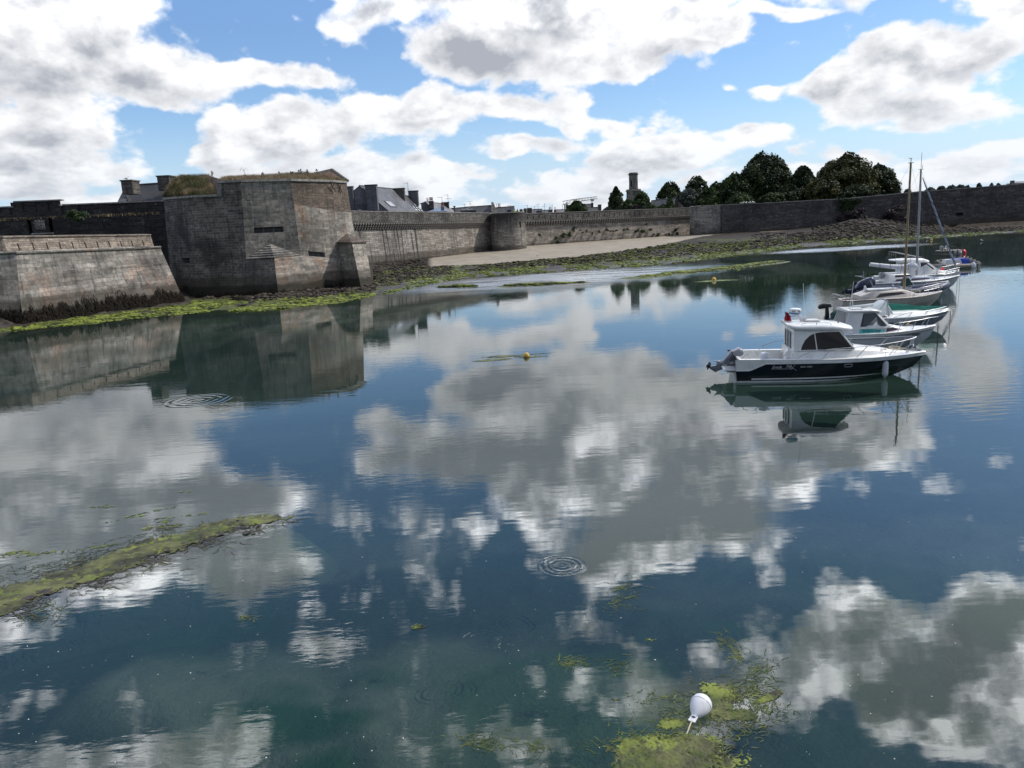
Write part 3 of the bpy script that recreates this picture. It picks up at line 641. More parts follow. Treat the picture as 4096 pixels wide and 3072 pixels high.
# wind-ruffled streaks: (centre pixel, radii in metres, strength)
def spot(px, py, rx, ry, rot=0.0):
    g0 = G(px, py, 0)
    mp = nd(t, 'ShaderNodeMapping', {'Vector': pos, 'Location': (float(g0[0]), float(g0[1]), 0), 'Rotation': (0, 0, rot), 'Scale': (rx, ry, 1)}, vector_type='TEXTURE')
    return mrange(t, vm(t, 'LENGTH', vm(t, 'MULTIPLY', mp.outputs[0], (1, 1, 0)), out=1), 1.0, .35)
r1 = spot(3380, 995, 22, 9, .25); r2 = spot(3960, 1180, 22, 26); r3 = spot(2250, 1112, 36, 17, .42)
r4 = spot(3900, 1500, 9, 14)
rufn = mrange(t, noise(t, vm(t, 'MULTIPLY', pos, (.09, .5, 1)), 1.0, 4, .6, dim='2D'), .30, .52)
h = mth(t, 'ADD', h, mth(t, 'MULTIPLY', mth(t, 'MULTIPLY', r1, rufn), rip((2.6, 3.6), .075, 3)))
h = mth(t, 'ADD', h, mth(t, 'MULTIPLY', mth(t, 'MAXIMUM', r2, r4), rip((.9, 5.0), .0042, 2)))
h = mth(t, 'ADD', h, mth(t, 'MULTIPLY', mth(t, 'MULTIPLY', r3, rufn), rip((1.1, 3.0), .042, 3)))
# rings spreading from feeding fish
for (px, py, rad, lam, amp) in ((2250, 2262, .50, .12, .0016), (1925, 2562, .42, .10, .0008), (2010, 2570, .22, .08, .0007), (790, 1602, 1.45, .34, .0045)):
    g0 = G(px, py, 0); d = vm(t, 'DISTANCE', pos, (float(g0[0]), float(g0[1]), 0.0), out=1)
    dn = mth(t, 'ADD', d, mth(t, 'MULTIPLY', noise(t, pos, 1.3, 2), rad * .12))
    win = mth(t, 'MULTIPLY', mrange(t, d, rad, rad * .86), mrange(t, d, rad * .25, rad * .7, .25, 1.0)); win = mth(t, 'MULTIPLY', win, mrange(t, noise(t, pos, 1.6 / rad, 2), .35, .6, .15, 1.0))
    h = mth(t, 'ADD', h, mth(t, 'MULTIPLY', mth(t, 'MULTIPLY', mth(t, 'SINE', mth(t, 'MULTIPLY', dn, 6.2832 / lam)), win), amp))
bmp = nd(t, 'ShaderNodeBump', {'Height': h, 'Strength': 1.0, 'Distance': 1.0})
ruf = mth(t, 'MULTIPLY', rufn, mth(t, 'MAXIMUM', mth(t, 'MULTIPLY', r3, .24), mth(t, 'MULTIPLY', r1, .30)))
fr = nd(t, 'ShaderNodeFresnel', {'IOR': 1.42, 'Normal': bmp.outputs[0]})
gl = nd(t, 'ShaderNodeBsdfGlossy', {'Color': (.97, .98, 1, 1), 'Roughness': ruf, 'Normal': bmp.outputs[0]})
tr = nd(t, 'ShaderNodeBsdfTransparent', {'Color': (.62, .77, .69, 1)})
df = nd(t, 'ShaderNodeBsdfDiffuse', {'Color': (.018, .040, .034, 1)})
under = nd(t, 'ShaderNodeMixShader', {0: .14, 1: tr.outputs[0], 2: df.outputs[0]})
out(t, nd(t, 'ShaderNodeMixShader', {0: fr.outputs[0], 1: under.outputs[0], 2: gl.outputs[0]}).outputs[0])
M['water'] = m
b = MB(); b.face([(-4000, -400, 0), (4000, -400, 0), (4000, 420, 0), (-4000, 420, 0)])
b.build('water', m, kind='structure', label='still harbour water', at_base=False)
# ---------------------------------------------------------------- fortifications
def lerp(a, b, u): return np.array(a) * (1 - u) + np.array(b) * u
def zat(p, py, px=None):               # point straight above/below p that shows at picture row py
    lo, hi = -5.0, 60.0
    def row(z):
        v = np.array([p[0], p[1], z]) - np.array([0, 0, CAMH]); return 1536 - v @ UP * FPX / (v @ FW)
    for _ in range(40):
        m_ = (lo + hi) / 2
        if row(m_) > py: lo = m_
        else: hi = m_
    return np.array([p[0], p[1], lo])
def barred(parent, c0, c1, c2, c3, nrm, n, dep=.25):      # bars in an opening whose corners are given
    w = MB(); c0, c1, c2, c3 = [Vector(c) - nrm * dep for c in (c0, c1, c2, c3)]
    w.tube([c0, c1], .05, 4); w.tube([c3, c2], .05, 4); w.tube([c0, c3], .05, 4); w.tube([c1, c2], .05, 4)
    for k in range(1, n): w.tube([c0.lerp(c1, k / n), c3.lerp(c2, k / n)], .06 if k % 8 == 0 else .022, 4)
    w.tube([c0.lerp(c3, .5), c1.lerp(c2, .5)], .02, 4)
    return w.build('window_grille', M['grille'], parent)

# the low battered outwork on the left
a0, a1 = G(-700, 1420, .05), G(750, 1205, .12); kink = G(90, 1300, .05)
bl = [A(-700, 1345, kink[1] - 5), kink, a1]
top_r = A(640, 988, a1[1] + .4); top_k = A(62, 1009, kink[1] + .9); top_l = A(-600, 1045, kink[1] - 4)
rv = thing('battered_outwork', 'low sloping outwork of pale granite blocks with a slotted parapet, at the left edge', 'fortification', (bl[2][0], bl[2][1], 0))
b = MB()
d_in = np.array([-.25, .1, 0])
def dropz(p, z): return np.array([p[0], p[1], z])
face_pts = [(bl[0], top_l), (bl[1], top_k), (bl[2], top_r)]
for (p0, q0), (p1, q1) in zip(face_pts[:-1], face_pts[1:]):
    p0, p1 = dropz(p0, -1.0), dropz(p1, -1.0)
    for j in range(4):
        b.face([lerp(p0, q0, j / 4), lerp(p1, q1, j / 4), lerp(p1, q1, (j + 1) / 4), lerp(p0, q0, (j + 1) / 4)])
bk = np.array([-9, 5.5, 0])            # returns behind
p2, q2 = dropz(bl[2], -1.0), top_r
b.face([p2, p2 + np.array([-14, 3, 0]), q2 + np.array([-11, 3, 0]), q2])
b.face([top_l, top_k, top_k + bk, top_l + bk]); b.face([top_k, top_r, top_r + bk, top_k + bk])
b.build('wall', M['rav'], rv)
pr0, pr1, prr = A(-600, 1040, kink[1] - 3.2), A(30, 1010, kink[1] + 1.6), A(617, 988, a1[1] + .9)
pt0, pt1, ptr = zat(pr0, 965), zat(pr1, 950), zat(prr, 941)
b = MB()
slx = [82, 141, 197, 249, 299, 350, 398, 445, 491, 535, 579]
pa, pb = pr1, prr; pc, pd_ = ptr + np.array([-.25, .05, 0]), pt1 + np.array([-.25, .05, 0])
holes = []
for sx in slx:                         # where each slot crosses the base line
    u = (sx - 30) / (617 - 30); u = u * kink[1] / (kink[1] * u + a1[1] * (1 - u)); u = min(max(u, .02), .97)
    holes.append((u - .0042, .10, u + .0042, .60))
b.panel(pa, pb, pc, pd_, holes, .6, 1)
b.face([pr0, pr1, pt1 + np.array([-.25, .05, 0]), pt0])
th = np.array([-1.3, .7, 0])
b.face([pd_, pc, pc + th, pd_ + th]); b.face([pt0, pd_, pd_ + th, pt0 + th])
b.face([pb, pb + th * 1.0, pc + th, pc]); b.face([pa + th, pb + th, pc + th, pd_ + th][::-1])
b.build('parapet', [M['ravpar'], M['darkvoid']], rv)
b = MB()
for q0, q1 in ((pt0, pd_), (pd_, pc)):
    q0, q1 = np.array(q0), np.array(q1); nn = np.array([.11, -.05, 0])
    q0 = q0 + [0, 0, .003]; q1 = q1 + [0, 0, .003]
    A_, B_ = q0 + nn, q1 + nn; C_, D_ = q1 + th * 1.03, q0 + th * 1.03; up = np.array([0, 0, .2])
    b.mesh([A_, B_, C_, D_, A_ + up * .6, B_ + up * .6, C_ + up, D_ + up], [(0, 1, 5, 4), (1, 2, 6, 5), (2, 3, 7, 6), (3, 0, 4, 7), (4, 5, 6, 7), (3, 2, 1, 0)])
b.build('coping', M['ravpar'], rv)
b = MB(); n_ = 26                      # cordon along the top of the slope
q = [top_l, top_k, top_r]; b.tube([p + np.array([.04, -.02, -.02]) for p in q], .14, 6); b.build('string_course', M['rav'], rv)

# the dark curtain wall and gate front behind it
wl, wr = A(-500, 849, 95.0), A(640, 819, 101.0)
dw = (wr - wl)[:2]; Lw = np.hypot(*dw); dw = dw / Lw; nw = np.array([dw[1], -dw[0]])
def onw(px, z, offs=0.0):              # point on that wall plane showing in column px at height z
    lo, hi = 0.0, Lw * 1.6
    for _ in range(40):
        s_ = (lo + hi) / 2; p = np.array([wl[0] + dw[0] * s_, wl[1] + dw[1] * s_, z]); v = p - np.array([0, 0, CAMH])
        if 2048 + v @ RT * FPX / (v @ FW) < px: lo = s_
        else: hi = s_
    return np.array([wl[0] + dw[0] * lo + nw[0] * offs, wl[1] + dw[1] * lo + nw[1] * offs, z])
gw = thing('dark_curtain_wall', 'high blackened rampart with narrow loopholes and a carved plaque, behind the pale outwork', 'rampart', (*onw(300, 0)[:2], 0))
ZB = 10.1
b = MB(); s0, s1 = onw(-500, -1), onw(760, -1); depth = np.array([-nw[0] * 2.5, -nw[1] * 2.5, 0])
t0, t1 = dropz(s0, ZB), dropz(s1, ZB)
def usl(px): return np.hypot(*(onw(px, 8)[:2] - s0[:2])) / np.hypot(*(s1 - s0)[:2])
def vz(z): return (z + 1) / (ZB + 1)
slot = [(usl(119), vz(zat(onw(124, 8), 935)[2]), usl(134), vz(zat(onw(124, 8), 874)[2])), (usl(203), vz(zat(onw(210, 8), 933)[2]), usl(218), vz(zat(onw(210, 8), 872)[2]))]
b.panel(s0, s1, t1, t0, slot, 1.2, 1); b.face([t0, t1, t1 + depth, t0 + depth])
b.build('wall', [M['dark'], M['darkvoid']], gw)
# parapet with open loopholes: set back a little, higher in the middle
def par_box(b, x0, x1, z0, z1, back=.75, th=.7):
    p, q_ = onw(x0, z0, -back), onw(x1, z0, -back); d = np.array([-nw[0] * th, -nw[1] * th, 0]); u = np.array([0, 0, z1 - z0])
    b.mesh([p, q_, q_ + d, p + d, p + u, q_ + u, q_ + d + u, p + d + u], [(0, 1, 5, 4), (1, 2, 6, 5), (2, 3, 7, 6), (3, 0, 4, 7), (4, 5, 6, 7), (3, 2, 1, 0)])
b = MB(); low_t = 11.75; high_t = 12.35
segs = [(-500, 45, low_t, [(41, 843, 860)]), (45, 237, high_t, [(93, 825, 846), (144, 823, 845), (195, 822, 844)]), (237, 760, low_t, [(249, 839, 856), (315, 836, 852)])]
for x0, x1, zt, sl in segs:
    xs = x0
    for (sx, y0, y1) in sl:
        w_ = 2.3; zz1 = zat(onw(sx, 11, -.75), y0)[2]; zz0 = zat(onw(sx, 11, -.75), y1)[2]; zz1 = min(zz1, zt - .3)
        par_box(b, xs, sx - w_, ZB - .3, zt)
        par_box(b, sx - w_, sx + w_, ZB - .3, zz0); par_box(b, sx - w_, sx + w_, zz1, zt); xs = sx + w_
    par_box(b, xs, x1, ZB - .3, zt)
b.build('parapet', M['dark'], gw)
b = MB()
for x0, x1, zt in ((-500, 43.5, low_t), (43.5, 238.5, high_t), (238.5, 760, low_t)):
    p, q_ = onw(x0, zt + .004, -.62), onw(x1, zt + .004, -.62); d = np.array([-nw[0] * 1.0, -nw[1] * 1.0, 0]); u = np.array([0, 0, .16])
    b.mesh([p, q_, q_ + d, p + d, p + u, q_ + u, q_ + d + u, p + d + u], [(0, 1, 5, 4), (1, 2, 6, 5), (2, 3, 7, 6), (3, 0, 4, 7), (4, 5, 6, 7), (3, 2, 1, 0)])
b.build('coping', M['coping'], gw)
# projecting gate surround: frame, plaque, sill
def wbox(b, x0, x1, y0, y1, out_=.15, th=.5):
    pc = onw((x0 + x1) / 2, 8, out_); z0, z1 = zat(pc, y1)[2], zat(pc, y0)[2]
    p, q_ = onw(x0, z0, out_), onw(x1, z0, out_); d = np.array([-nw[0] * th, -nw[1] * th, 0]); u = np.array([0, 0, z1 - z0])
    b.mesh([p, q_, q_ + d, p + d, p + u, q_ + u, q_ + d + u, p + d + u], [(0, 1, 5, 4), (1, 2, 6, 5), (2, 3, 7, 6), (3, 0, 4, 7), (4, 5, 6, 7), (3, 2, 1, 0)])
b = MB(); wbox(b, 136, 201, 873, 930, .12, .4); b.build('gate_panel', M['dark'], gw)
b = MB(); wbox(b, 130, 217, 931, 937, .30, .5); b.build('sill', M['coping'], gw)
b = MB(); wbox(b, 40, 114, 875, 948, .1, .4); wbox(b, 220, 284, 868, 942, .1, .4); b.build('buttress_panel', M['dark'], gw)
pl = MB(); wbox(pl, 145, 184, 881, 918, .19, .2); plq = pl.build('plaque', M['relief'], gw, label='carved stone coat of arms')
rl = MB(); cp = onw(165, 8, .21); cz = zat(cp, 899)[2]
rm = Matrix.Translation(Vector((cp[0], cp[1], cz))) @ Matrix(((dw[0], 0, nw[0], 0), (dw[1], 0, nw[1], 0), (0, 1, 0, 0), (0, 0, 0, 1)))
rl.lathe([(.42, -.02), (.42, .05), (.34, .08), (.3, .03)], 20, rm); rl.lathe([(.2, 0), (.2, .09), (.1, .1)], 8, rm)
for k in range(9):
    aa = k * .7; rl.lathe([(.09, 0), (.08, .07), (.03, .09)], 6, rm @ Matrix.Translation((.52 * math.cos(aa), .52 * math.sin(aa), 0)))
rl.build('carved_relief', M['relief'], plq)


# the big faceted bastion
bs = thing('faceted_bastion', 'tall grey faceted bastion with barred windows and a grassy roof, left of the curtain wall', 'bastion', (-28, 95, 0))
Q655, Q700, Q772, Q868 = A(655, 799, 95.5), A(705, 795, 92.0), A(772, 790, 90.3), A(868, 786, 90.2)
T868, T963, T1163, T1327, T1387 = A(869, 733, 90.5), A(963, 728, 90.6), A(1163, 724, 92.9), A(1327, 728.5, 98.3), A(1387, 733, 101.8)
P1, P2, P3, P4 = A(785, 1180, 90.0), A(1112, 1166, 89.0), A(1372, 1149, 96.5), np.array([-19.1, 102.6, -1])
P0, P00 = A(738, 1186, 92.6), A(690, 1190, 96.6)
Lc, Fc, Rc, Ap = A(985, 1037, 90.6), A(1097, 1031, 90.2), A(1203, 1022, 93.7), A(1081, 977, 91.6)
def dn(p, q, z=-1.0):                  # extend the line q -> p down to height z
    u = (z - p[2]) / (q[2] - p[2]); return lerp(p, q, u)
P1b, P2b, P3b, P0b, P00b = dn(P1, Q772), dn(P2, Fc), dn(P3, T1327), dn(P0, Q700), dn(P00, Q655)
def quad(b, p, q, r, s_, n=4):
    for j in range(n): b.face([lerp(p, s_, j / n), lerp(q, r, j / n), lerp(q, r, (j + 1) / n), lerp(p, s_, (j + 1) / n)])
def vfrac(p, q, px, py):               # fraction up a panel's edge at which row py shows
    lo, hi = 0.0, 1.0
    for _ in range(30):
        m_ = (lo + hi) / 2; v = lerp(p, q, m_) - np.array([0, 0, CAMH])
        if 1536 - v @ UP * FPX / (v @ FW) > py: lo = m_
        else: hi = m_
    return lo
b = MB(); winds = []
def pan(b, p, q, r, s_, hs=(), **k):   # holes as (u0, py_low, u1, py_high)
    hh = []
    for (u0, y0, u1, y1) in hs:
        um = (u0 + u1) / 2; pb_, pt_ = lerp(p, q, um), lerp(s_, r, um)
        hh.append((u0, vfrac(pb_, pt_, 0, y0), u1, vfrac(pb_, pt_, 0, y1)))
    P, nrm = b.panel(p, q, r, s_, hh, .7, 1)
    for h_ in hh: winds.append(([P(h_[0], h_[1]), P(h_[2], h_[1]), P(h_[2], h_[3]), P(h_[0], h_[3])], nrm))
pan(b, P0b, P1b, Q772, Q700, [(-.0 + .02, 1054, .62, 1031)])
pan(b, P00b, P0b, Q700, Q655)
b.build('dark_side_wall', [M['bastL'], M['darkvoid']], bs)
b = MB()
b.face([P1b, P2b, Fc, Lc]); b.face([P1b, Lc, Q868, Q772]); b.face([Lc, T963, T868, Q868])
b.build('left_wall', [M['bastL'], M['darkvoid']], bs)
b = MB()
Ltop, Rtop = lerp(Lc, T963, .77), lerp(Rc, T1163, .77)
pan(b, Lc, Rc, Rtop, Ltop, [(.18, 931, .74, 908)])
b.face([Lc, Ap, Rc]) if False else None
b.build('centre_wall', [M['bast'], M['darkvoid']], bs)
b = MB(); b.face([Ltop, Rtop, T1163, T963])
b.build('upper_centre_wall', M['rubble'] if False else M['bast'], bs)
b = MB()
R77, E77 = lerp(Rc, T1163, .70), lerp(P3b, T1327, .745)
b.face([P2b, P3b, lerp(P3b, T1327, .33), Fc]); 
Rr = lerp(P3b, T1327, .33)
b.face([Fc, Rr, Rc])
pan(b, Rc, Rr, E77, R77, [(.20, 1032, .62, 1007)])
b.face([P3b, P4, lerp(P4, T1387, .74), E77]) 
b.build('right_wall', [M['bastR'], M['darkvoid']], bs)
b = MB(); b.face([R77, E77, T1327, T1163]); b.face([E77, lerp(P4, T1387, .74), T1387, T1327]); b.face([lerp(P4, T1387, .74), lerp(P4, T1387, .74) + np.array([-12, 6, 0]), T1387 + np.array([-12, 6, 0]), T1387]); b.face([P4, P4 + np.array([-12, 6, 0]), lerp(P4, T1387, .74) + np.array([-12, 6, 0]), lerp(P4, T1387, .74)])
b.build('upper_right_wall', M['rubble'], bs)
# pyramid cap over the prow, in shallow courses
b = MB(); nst = 6
for k in range(nst):
    u0, u1 = k / nst, (k + 1) / nst; c_ = (Lc + Rc) / 2
    l0, f0, r0 = lerp(Lc, Ap, u0), lerp(Fc, Ap, u0), lerp(Rc, Ap, u0); o_ = .10 if k == 0 else 0
    f0 = f0 + np.array([.03, -.12, 0]); l0 = l0 + np.array([-.12, -.1, 0]) * (1 - u0); r0 = r0 + np.array([.12, -.06, 0]) * (1 - u0)
    l1, f1, r1 = lerp(Lc, Ap, u1), lerp(Fc, Ap, u1), lerp(Rc, Ap, u1); up = np.array([0, 0, .09])
    b.face([l0, f0, f0 + up, l0 + up]); b.face([f0, r0, r0 + up, f0 + up]); b.face([l0 + up, f0 + up, f1, l1]); b.face([f0 + up, r0 + up, r1, f1])
b.build('prow_cap', M['bast'], bs)
wsrc = []
for (c, nrm), n in zip(winds, (6, 24, 24)):
    wn = barred(bs, *c, nrm, n); wn['label'] = {6: 'small barred opening in the dark left part', 24: 'wide barred window'}[n]; wn.name = 'barred_window'
# copings, and the iron ties
b = MB()
def ledge(b, pts, w, h):
    for p, q in zip(pts[:-1], pts[1:]):
        d = (q - p); nn = np.array([d[1], -d[0], 0]); nn = nn / np.linalg.norm(nn); u = np.array([0, 0, h])
        Aa, Bb, Cc, Dd = p + nn * w, q + nn * w, q - nn * .5, p - nn * .5
        b.mesh([Aa, Bb, Cc, Dd, Aa + u, Bb + u, Cc + u, Dd + u], [(0, 1, 5, 4), (1, 2, 6, 5), (2, 3, 7, 6), (3, 0, 4, 7), (4, 5, 6, 7), (3, 2, 1, 0)])
ledge(b, [T868, T963, T1163, T1327, T1387], .14, .26); ledge(b, [Q655, Q700, Q772, Q868], .14, .24)
b.build('coping', M['coping'], bs)
b = MB(); b.mesh([Q868, Q868 + np.array([.5, 0, 0]), T868 + np.array([.5, 0, .0]), T868 + np.array([0, 0, 0]), Q868 + np.array([0, 3, 0]), T868 + np.array([0, 3, 0])], [(0, 1, 2, 3), (4, 0, 3, 5)])
b.build('step_wall', M['bast'], bs)
for px, py in ((1330, 747), (1358, 752)):
    b = MB(); p = A(px, py, 98.2 if px < 1340 else 99.9); p = p + np.array([.10, -.25, 0])
    for s_ in (-1, 1): b.tube([p + np.array([-.25, -.35, -.75 * s_]) * .8, p + np.array([.25, .35, .75 * s_]) * .8], .055, 4)
    b.build('iron_tie', M['iron'], bs)
# earth roofs
R1, R2, R3, R4, R5 = A(740, 703, 97), A(826, 703, 98), A(900, 722, 98), A(1228, 702, 103), A(1329, 679, 104)
b = MB()
ups = [T868, T963, T1163, T1327, T1387]; rid = [R3, A(1000, 716, 99), A(1140, 708, 101), R4, A(1378, 728, 104)]
for k in range(4): quad(b, ups[k], ups[k + 1], rid[k + 1], rid[k], 2)
b.face([T1327, A(1378, 728, 104), R4]); b.face([rid[0], rid[1], rid[1] + np.array([0, 8, -2]), rid[0] + np.array([0, 8, -2])]); b.face([rid[1], rid[2], rid[2] + np.array([0, 8, -2]), rid[1] + np.array([0, 8, -2])])
b.build('earth_roof', M['soil'], bs)
b = MB(); mb_ = [Q655, Q700, Q772, Q868]; mt_ = [A(690, 745, 97), A(718, 722, 97), R1 + np.array([0, 0, -.5]), R2 + np.array([0, 0, -.4])]
for k in range(3): quad(b, mb_[k], mb_[k + 1], mt_[k + 1], mt_[k], 3)
b.face([R1, R2, R2 + np.array([0, 6, -3]), R1 + np.array([0, 6, -3])]); b.face([Q868, T868 + np.array([0, 2, .5]), R2 + np.array([0.3, 0, 0]), R2])
b.build('earth_mound', M['soil'], bs)
b = MB(); Ra, Rb, Rc_, Rd = R4, R5, T1387 + np.array([.15, .1, .3]), A(1228, 716, 101.0)
dpt = np.array([-.6, .9, 0])
b.mesh([Ra, Rb, Rc_, Ra + dpt, Rb + dpt, Rc_ + dpt], [(0, 1, 4, 3), (1, 2, 5, 4), (5, 4, 3)], 0)
b.face([Ra, Rd, lerp(Rd, Rc_, .6), Rb]); b.face([Rb, lerp(Rd, Rc_, .6), Rc_])
b.build('stone_ramp', M['soil'], bs)
b = MB(); b.tube([Ra, Rb], .22, 4); b.tube([Rb, Rc_], .24, 4); b.build('ramp_coping', M['coping'], bs)

# small buttress turret against the bastion's right corner
bt = thing('corner_buttress', 'small pointed-top buttress of reddish masonry against the right corner of the bastion', 'buttress', (-18.5, 96, 0))
el_, em_, er_ = A(1353, 971, 97.2), A(1408, 973, 95.3), A(1463, 970, 97.8)
b_l, b_m, b_r = A(1377, 1147, 96.6), A(1443, 1145, 93.9), A(1489, 1137, 97.0); apx = A(1389, 933, 98.6)
b = MB(); bb = [dn(b_l, el_), dn(b_m, em_), dn(b_r, er_)]
quad(b, bb[0], bb[1], em_, el_, 4); quad(b, bb[1], bb[2], er_, em_, 4)
bk = np.array([-2.3, 9, 0]); quad(b, bb[2], bb[2] + bk, er_ + bk, er_, 3); quad(b, bb[0] + np.array([0, 4, 0]), bb[0], el_, el_ + np.array([0, 4, 0]), 3)
b.build('wall', M['bastR'], bt)
b = MB(); up = np.array([0, 0, .12]); o1, o2, o3 = np.array([-.15, -.1, 0]), np.array([0, -.2, 0]), np.array([.2, 0, 0])
E0, E1, E2 = el_ + o1, em_ + o2, er_ + o3
b.face([E0, E1, E1 + up, E0 + up]); b.face([E1, E2, E2 + up, E1 + up]); b.face([E0 + up, E1 + up, apx]); b.face([E1 + up, E2 + up, apx]); b.face([E2 + up, E2 + bk, apx + bk * .9, apx]); b.face([E2, E2 + bk, E2 + bk + up, E2 + up])
b.build('stone_cap', M['rubble'], bt)

# the machicolated curtain walls
def corbel_src(s):                     # one stepped three-tier corbel, outward along -y
    c = MB()
    for k, (dz, out_) in enumerate(((0, .62), (-.36, .42), (-.72, .22))):
        c.box((0, -out_ / 2, -.17 + dz), (.30, out_, .34)); c.tube([(-.15, -out_, -.17 + dz), (.15, -out_, -.17 + dz)], .17, 8)
    return c
def curtain(name, label, p0, p1, py_top, py_cor, n, mats, split=None, mpar=None, slits=0):
    w0, w1 = np.array(p0), np.array(p1); g0, g1 = dropz(w0, -1), dropz(w1, -1)
    top0, top1 = zat(w0, py_top[0]), zat(w1, py_top[1]); c0, c1 = zat(w0, py_cor[0]), zat(w1, py_cor[1])
    d = (w1 - w0)[:2]; L = np.hypot(*d); d = d / L; nn = np.array([d[1], -d[0], 0]); pz = .62
    o = thing(name, label, 'rampart', ((w0 + w1) / 2 * np.array([1, 1, 0])))
    sp = [0.0] + (split or []) + [1.0]
    for i in range(len(sp) - 1):
        b = MB(); q0, q1, q2, q3 = lerp(g0, g1, sp[i]), lerp(g0, g1, sp[i + 1]), lerp(c0, c1, sp[i + 1]), lerp(c0, c1, sp[i])
        q0, q1 = q0 + nn * .7, q1 + nn * .7; quad(b, q0, q1, q2, q3, 5); b.build('wall', mats[i], o)
    # parapet carried on the corbels
    b = MB(); u = (.02) ; a_, b_, t0_, t1_ = c0 + nn * pz, c1 + nn * pz, top0 + nn * pz, top1 + nn * pz
    hs = [(( k + .5) / slits - .0018, .30, (k + .5) / slits + .0018, .72) for k in range(slits)] if slits else []
    b.panel(a_, b_, t1_, t0_, hs, .5, 1)
    bk_ = -nn * 1.5
    b.face([t0_, t1_, t1_ + bk_, t0_ + bk_]); b.face([a_, b_, b_ + bk_, a_ + bk_][::-1]); b.face([a_, t0_, t0_ + bk_, a_ + bk_]); b.face([b_, t1_, t1_ + bk_, b_ + bk_][::-1])
    b.face([t0_ + bk_, t1_ + bk_, c1 + bk_, c0 + bk_])
    b.build('parapet', [mpar or M['para'], M['darkvoid']], o)
    b = MB(); ledge(b, [t0_ + np.array([0, 0, .003]), t1_ + np.array([0, 0, .003])], .07, .12); b.build('coping', M['coping'], o)
    src = None; rz = math.atan2(d[1], d[0])
    for k in range(n):
        p = lerp(c0, c1, (k + .5) / n); Mx = Matrix.Translation(Vector(p) - Vector(o.location)) @ Matrix.Rotation(rz, 4, 'Z')
        if src is None:
            src = corbel_src(1).build('corbel', M['corbel'], o, local=True); src.matrix_basis = Mx
        else: copy_part(src, o, Mx)
    return o, nn, (c0, c1, top0, top1)
wA, wB = A(1395, 1068, 132), A(1968, 999, 176)
W1, n_w1, _ = curtain('streaked_curtain_wall', 'corbelled curtain wall streaked black down its left end, between bastion and small round tower', wA, wB, (846, 854), (895, 889), 68, [M['wall1s'], M['wall1']], [.42])
wC, wD = A(2098, 987, 183), A(2782, 941, 212)
W2, n_w2, w2c_ = curtain('shrubby_curtain_wall', 'corbelled curtain wall dotted with small shrubs, between the two round towers', wC, wD, (856, 831), (887, 861), 76, [M['wall2']], slits=34)

def round_tower(name, label, px0, px1, D, py_top, py_base, mat, cat='round tower', slot=None, batter=.3):
    pc = A((px0 + px1) / 2, py_base, D); r = (px1 - px0) / 2 * D / 3120
    ctr = np.array([pc[0], pc[1] + r * .95, 0]); o = thing(name, label, cat, ctr); zt = zat(np.array([pc[0], D, 0]), py_top)[2]
    b = MB(); n = 36; n_v = 6
    def rr(z): return r + batter * (1 - (z + 1) / (zt + 1))
    def pt(k, z): a = 2 * math.pi * k / n; return np.array([ctr[0] + rr(z) * math.sin(a), ctr[1] - rr(z) * math.cos(a), z])
    def uvs(k0, k1, z0, z1): return [(k0 * 2 * math.pi * r / n, z0), (k1 * 2 * math.pi * r / n, z0), (k1 * 2 * math.pi * r / n, z1), (k0 * 2 * math.pi * r / n, z1)]
    for k in range(n):
        for j in range(n_v):
            z0, z1 = -1 + (zt + 1) * j / n_v, -1 + (zt + 1) * (j + 1) / n_v
            if slot and k == slot[0] and slot[1] < (z0 + z1) / 2 < slot[2]:
                b.panel(pt(k, z0), pt(k + 1, z0), pt(k + 1, z1), pt(k, z1), [(.15, .15, .85, .9)], .5, 1); continue
            b.face([pt(k, z0), pt(k + 1, z0), pt(k + 1, z1), pt(k, z1)], uvs(k, k + 1, z0, z1))
    b.face([pt(k, zt) for k in range(n)]) 
    b.build('wall', [mat, M['darkvoid']], o)
    b = MB(); V = []; F = []; rg = random.Random(5)
    for k in range(n):
        a = 2 * math.pi * k / n; j = rg.uniform(-.04, .05)
        for (q, z) in ((rr(zt) + .08, zt + .004), (rr(zt) + .08, zt + .14 + j), (rr(zt) - .6, zt + .16 + j), (rr(zt) - .6, zt + .004)): V.append((ctr[0] + q * math.sin(a), ctr[1] - q * math.cos(a), z))
    for k in range(n):
        for j in range(4): F.append((k * 4 + j, ((k + 1) % n) * 4 + j, ((k + 1) % n) * 4 + (j + 1) % 4, k * 4 + (j + 1) % 4))
    b.mesh(V, F); b.build('coping', M['coping'], o)
    return o, ctr, r, zt
RT1, c1_, r1_, z1_ = round_tower('small_round_tower', 'narrow round tower with a dark left side and a slot window, mid rampart', 1968, 2105, 170, 852, 1002, M['tower'], slot=(4, 5.6, 7.5))
RT2, c2_, r2_, z2_ = round_tower('wide_round_tower', 'wide plain round tower at the right end of the shrubby wall', 2779, 2924, 200, 823, 942, M['tower2'], batter=.2)

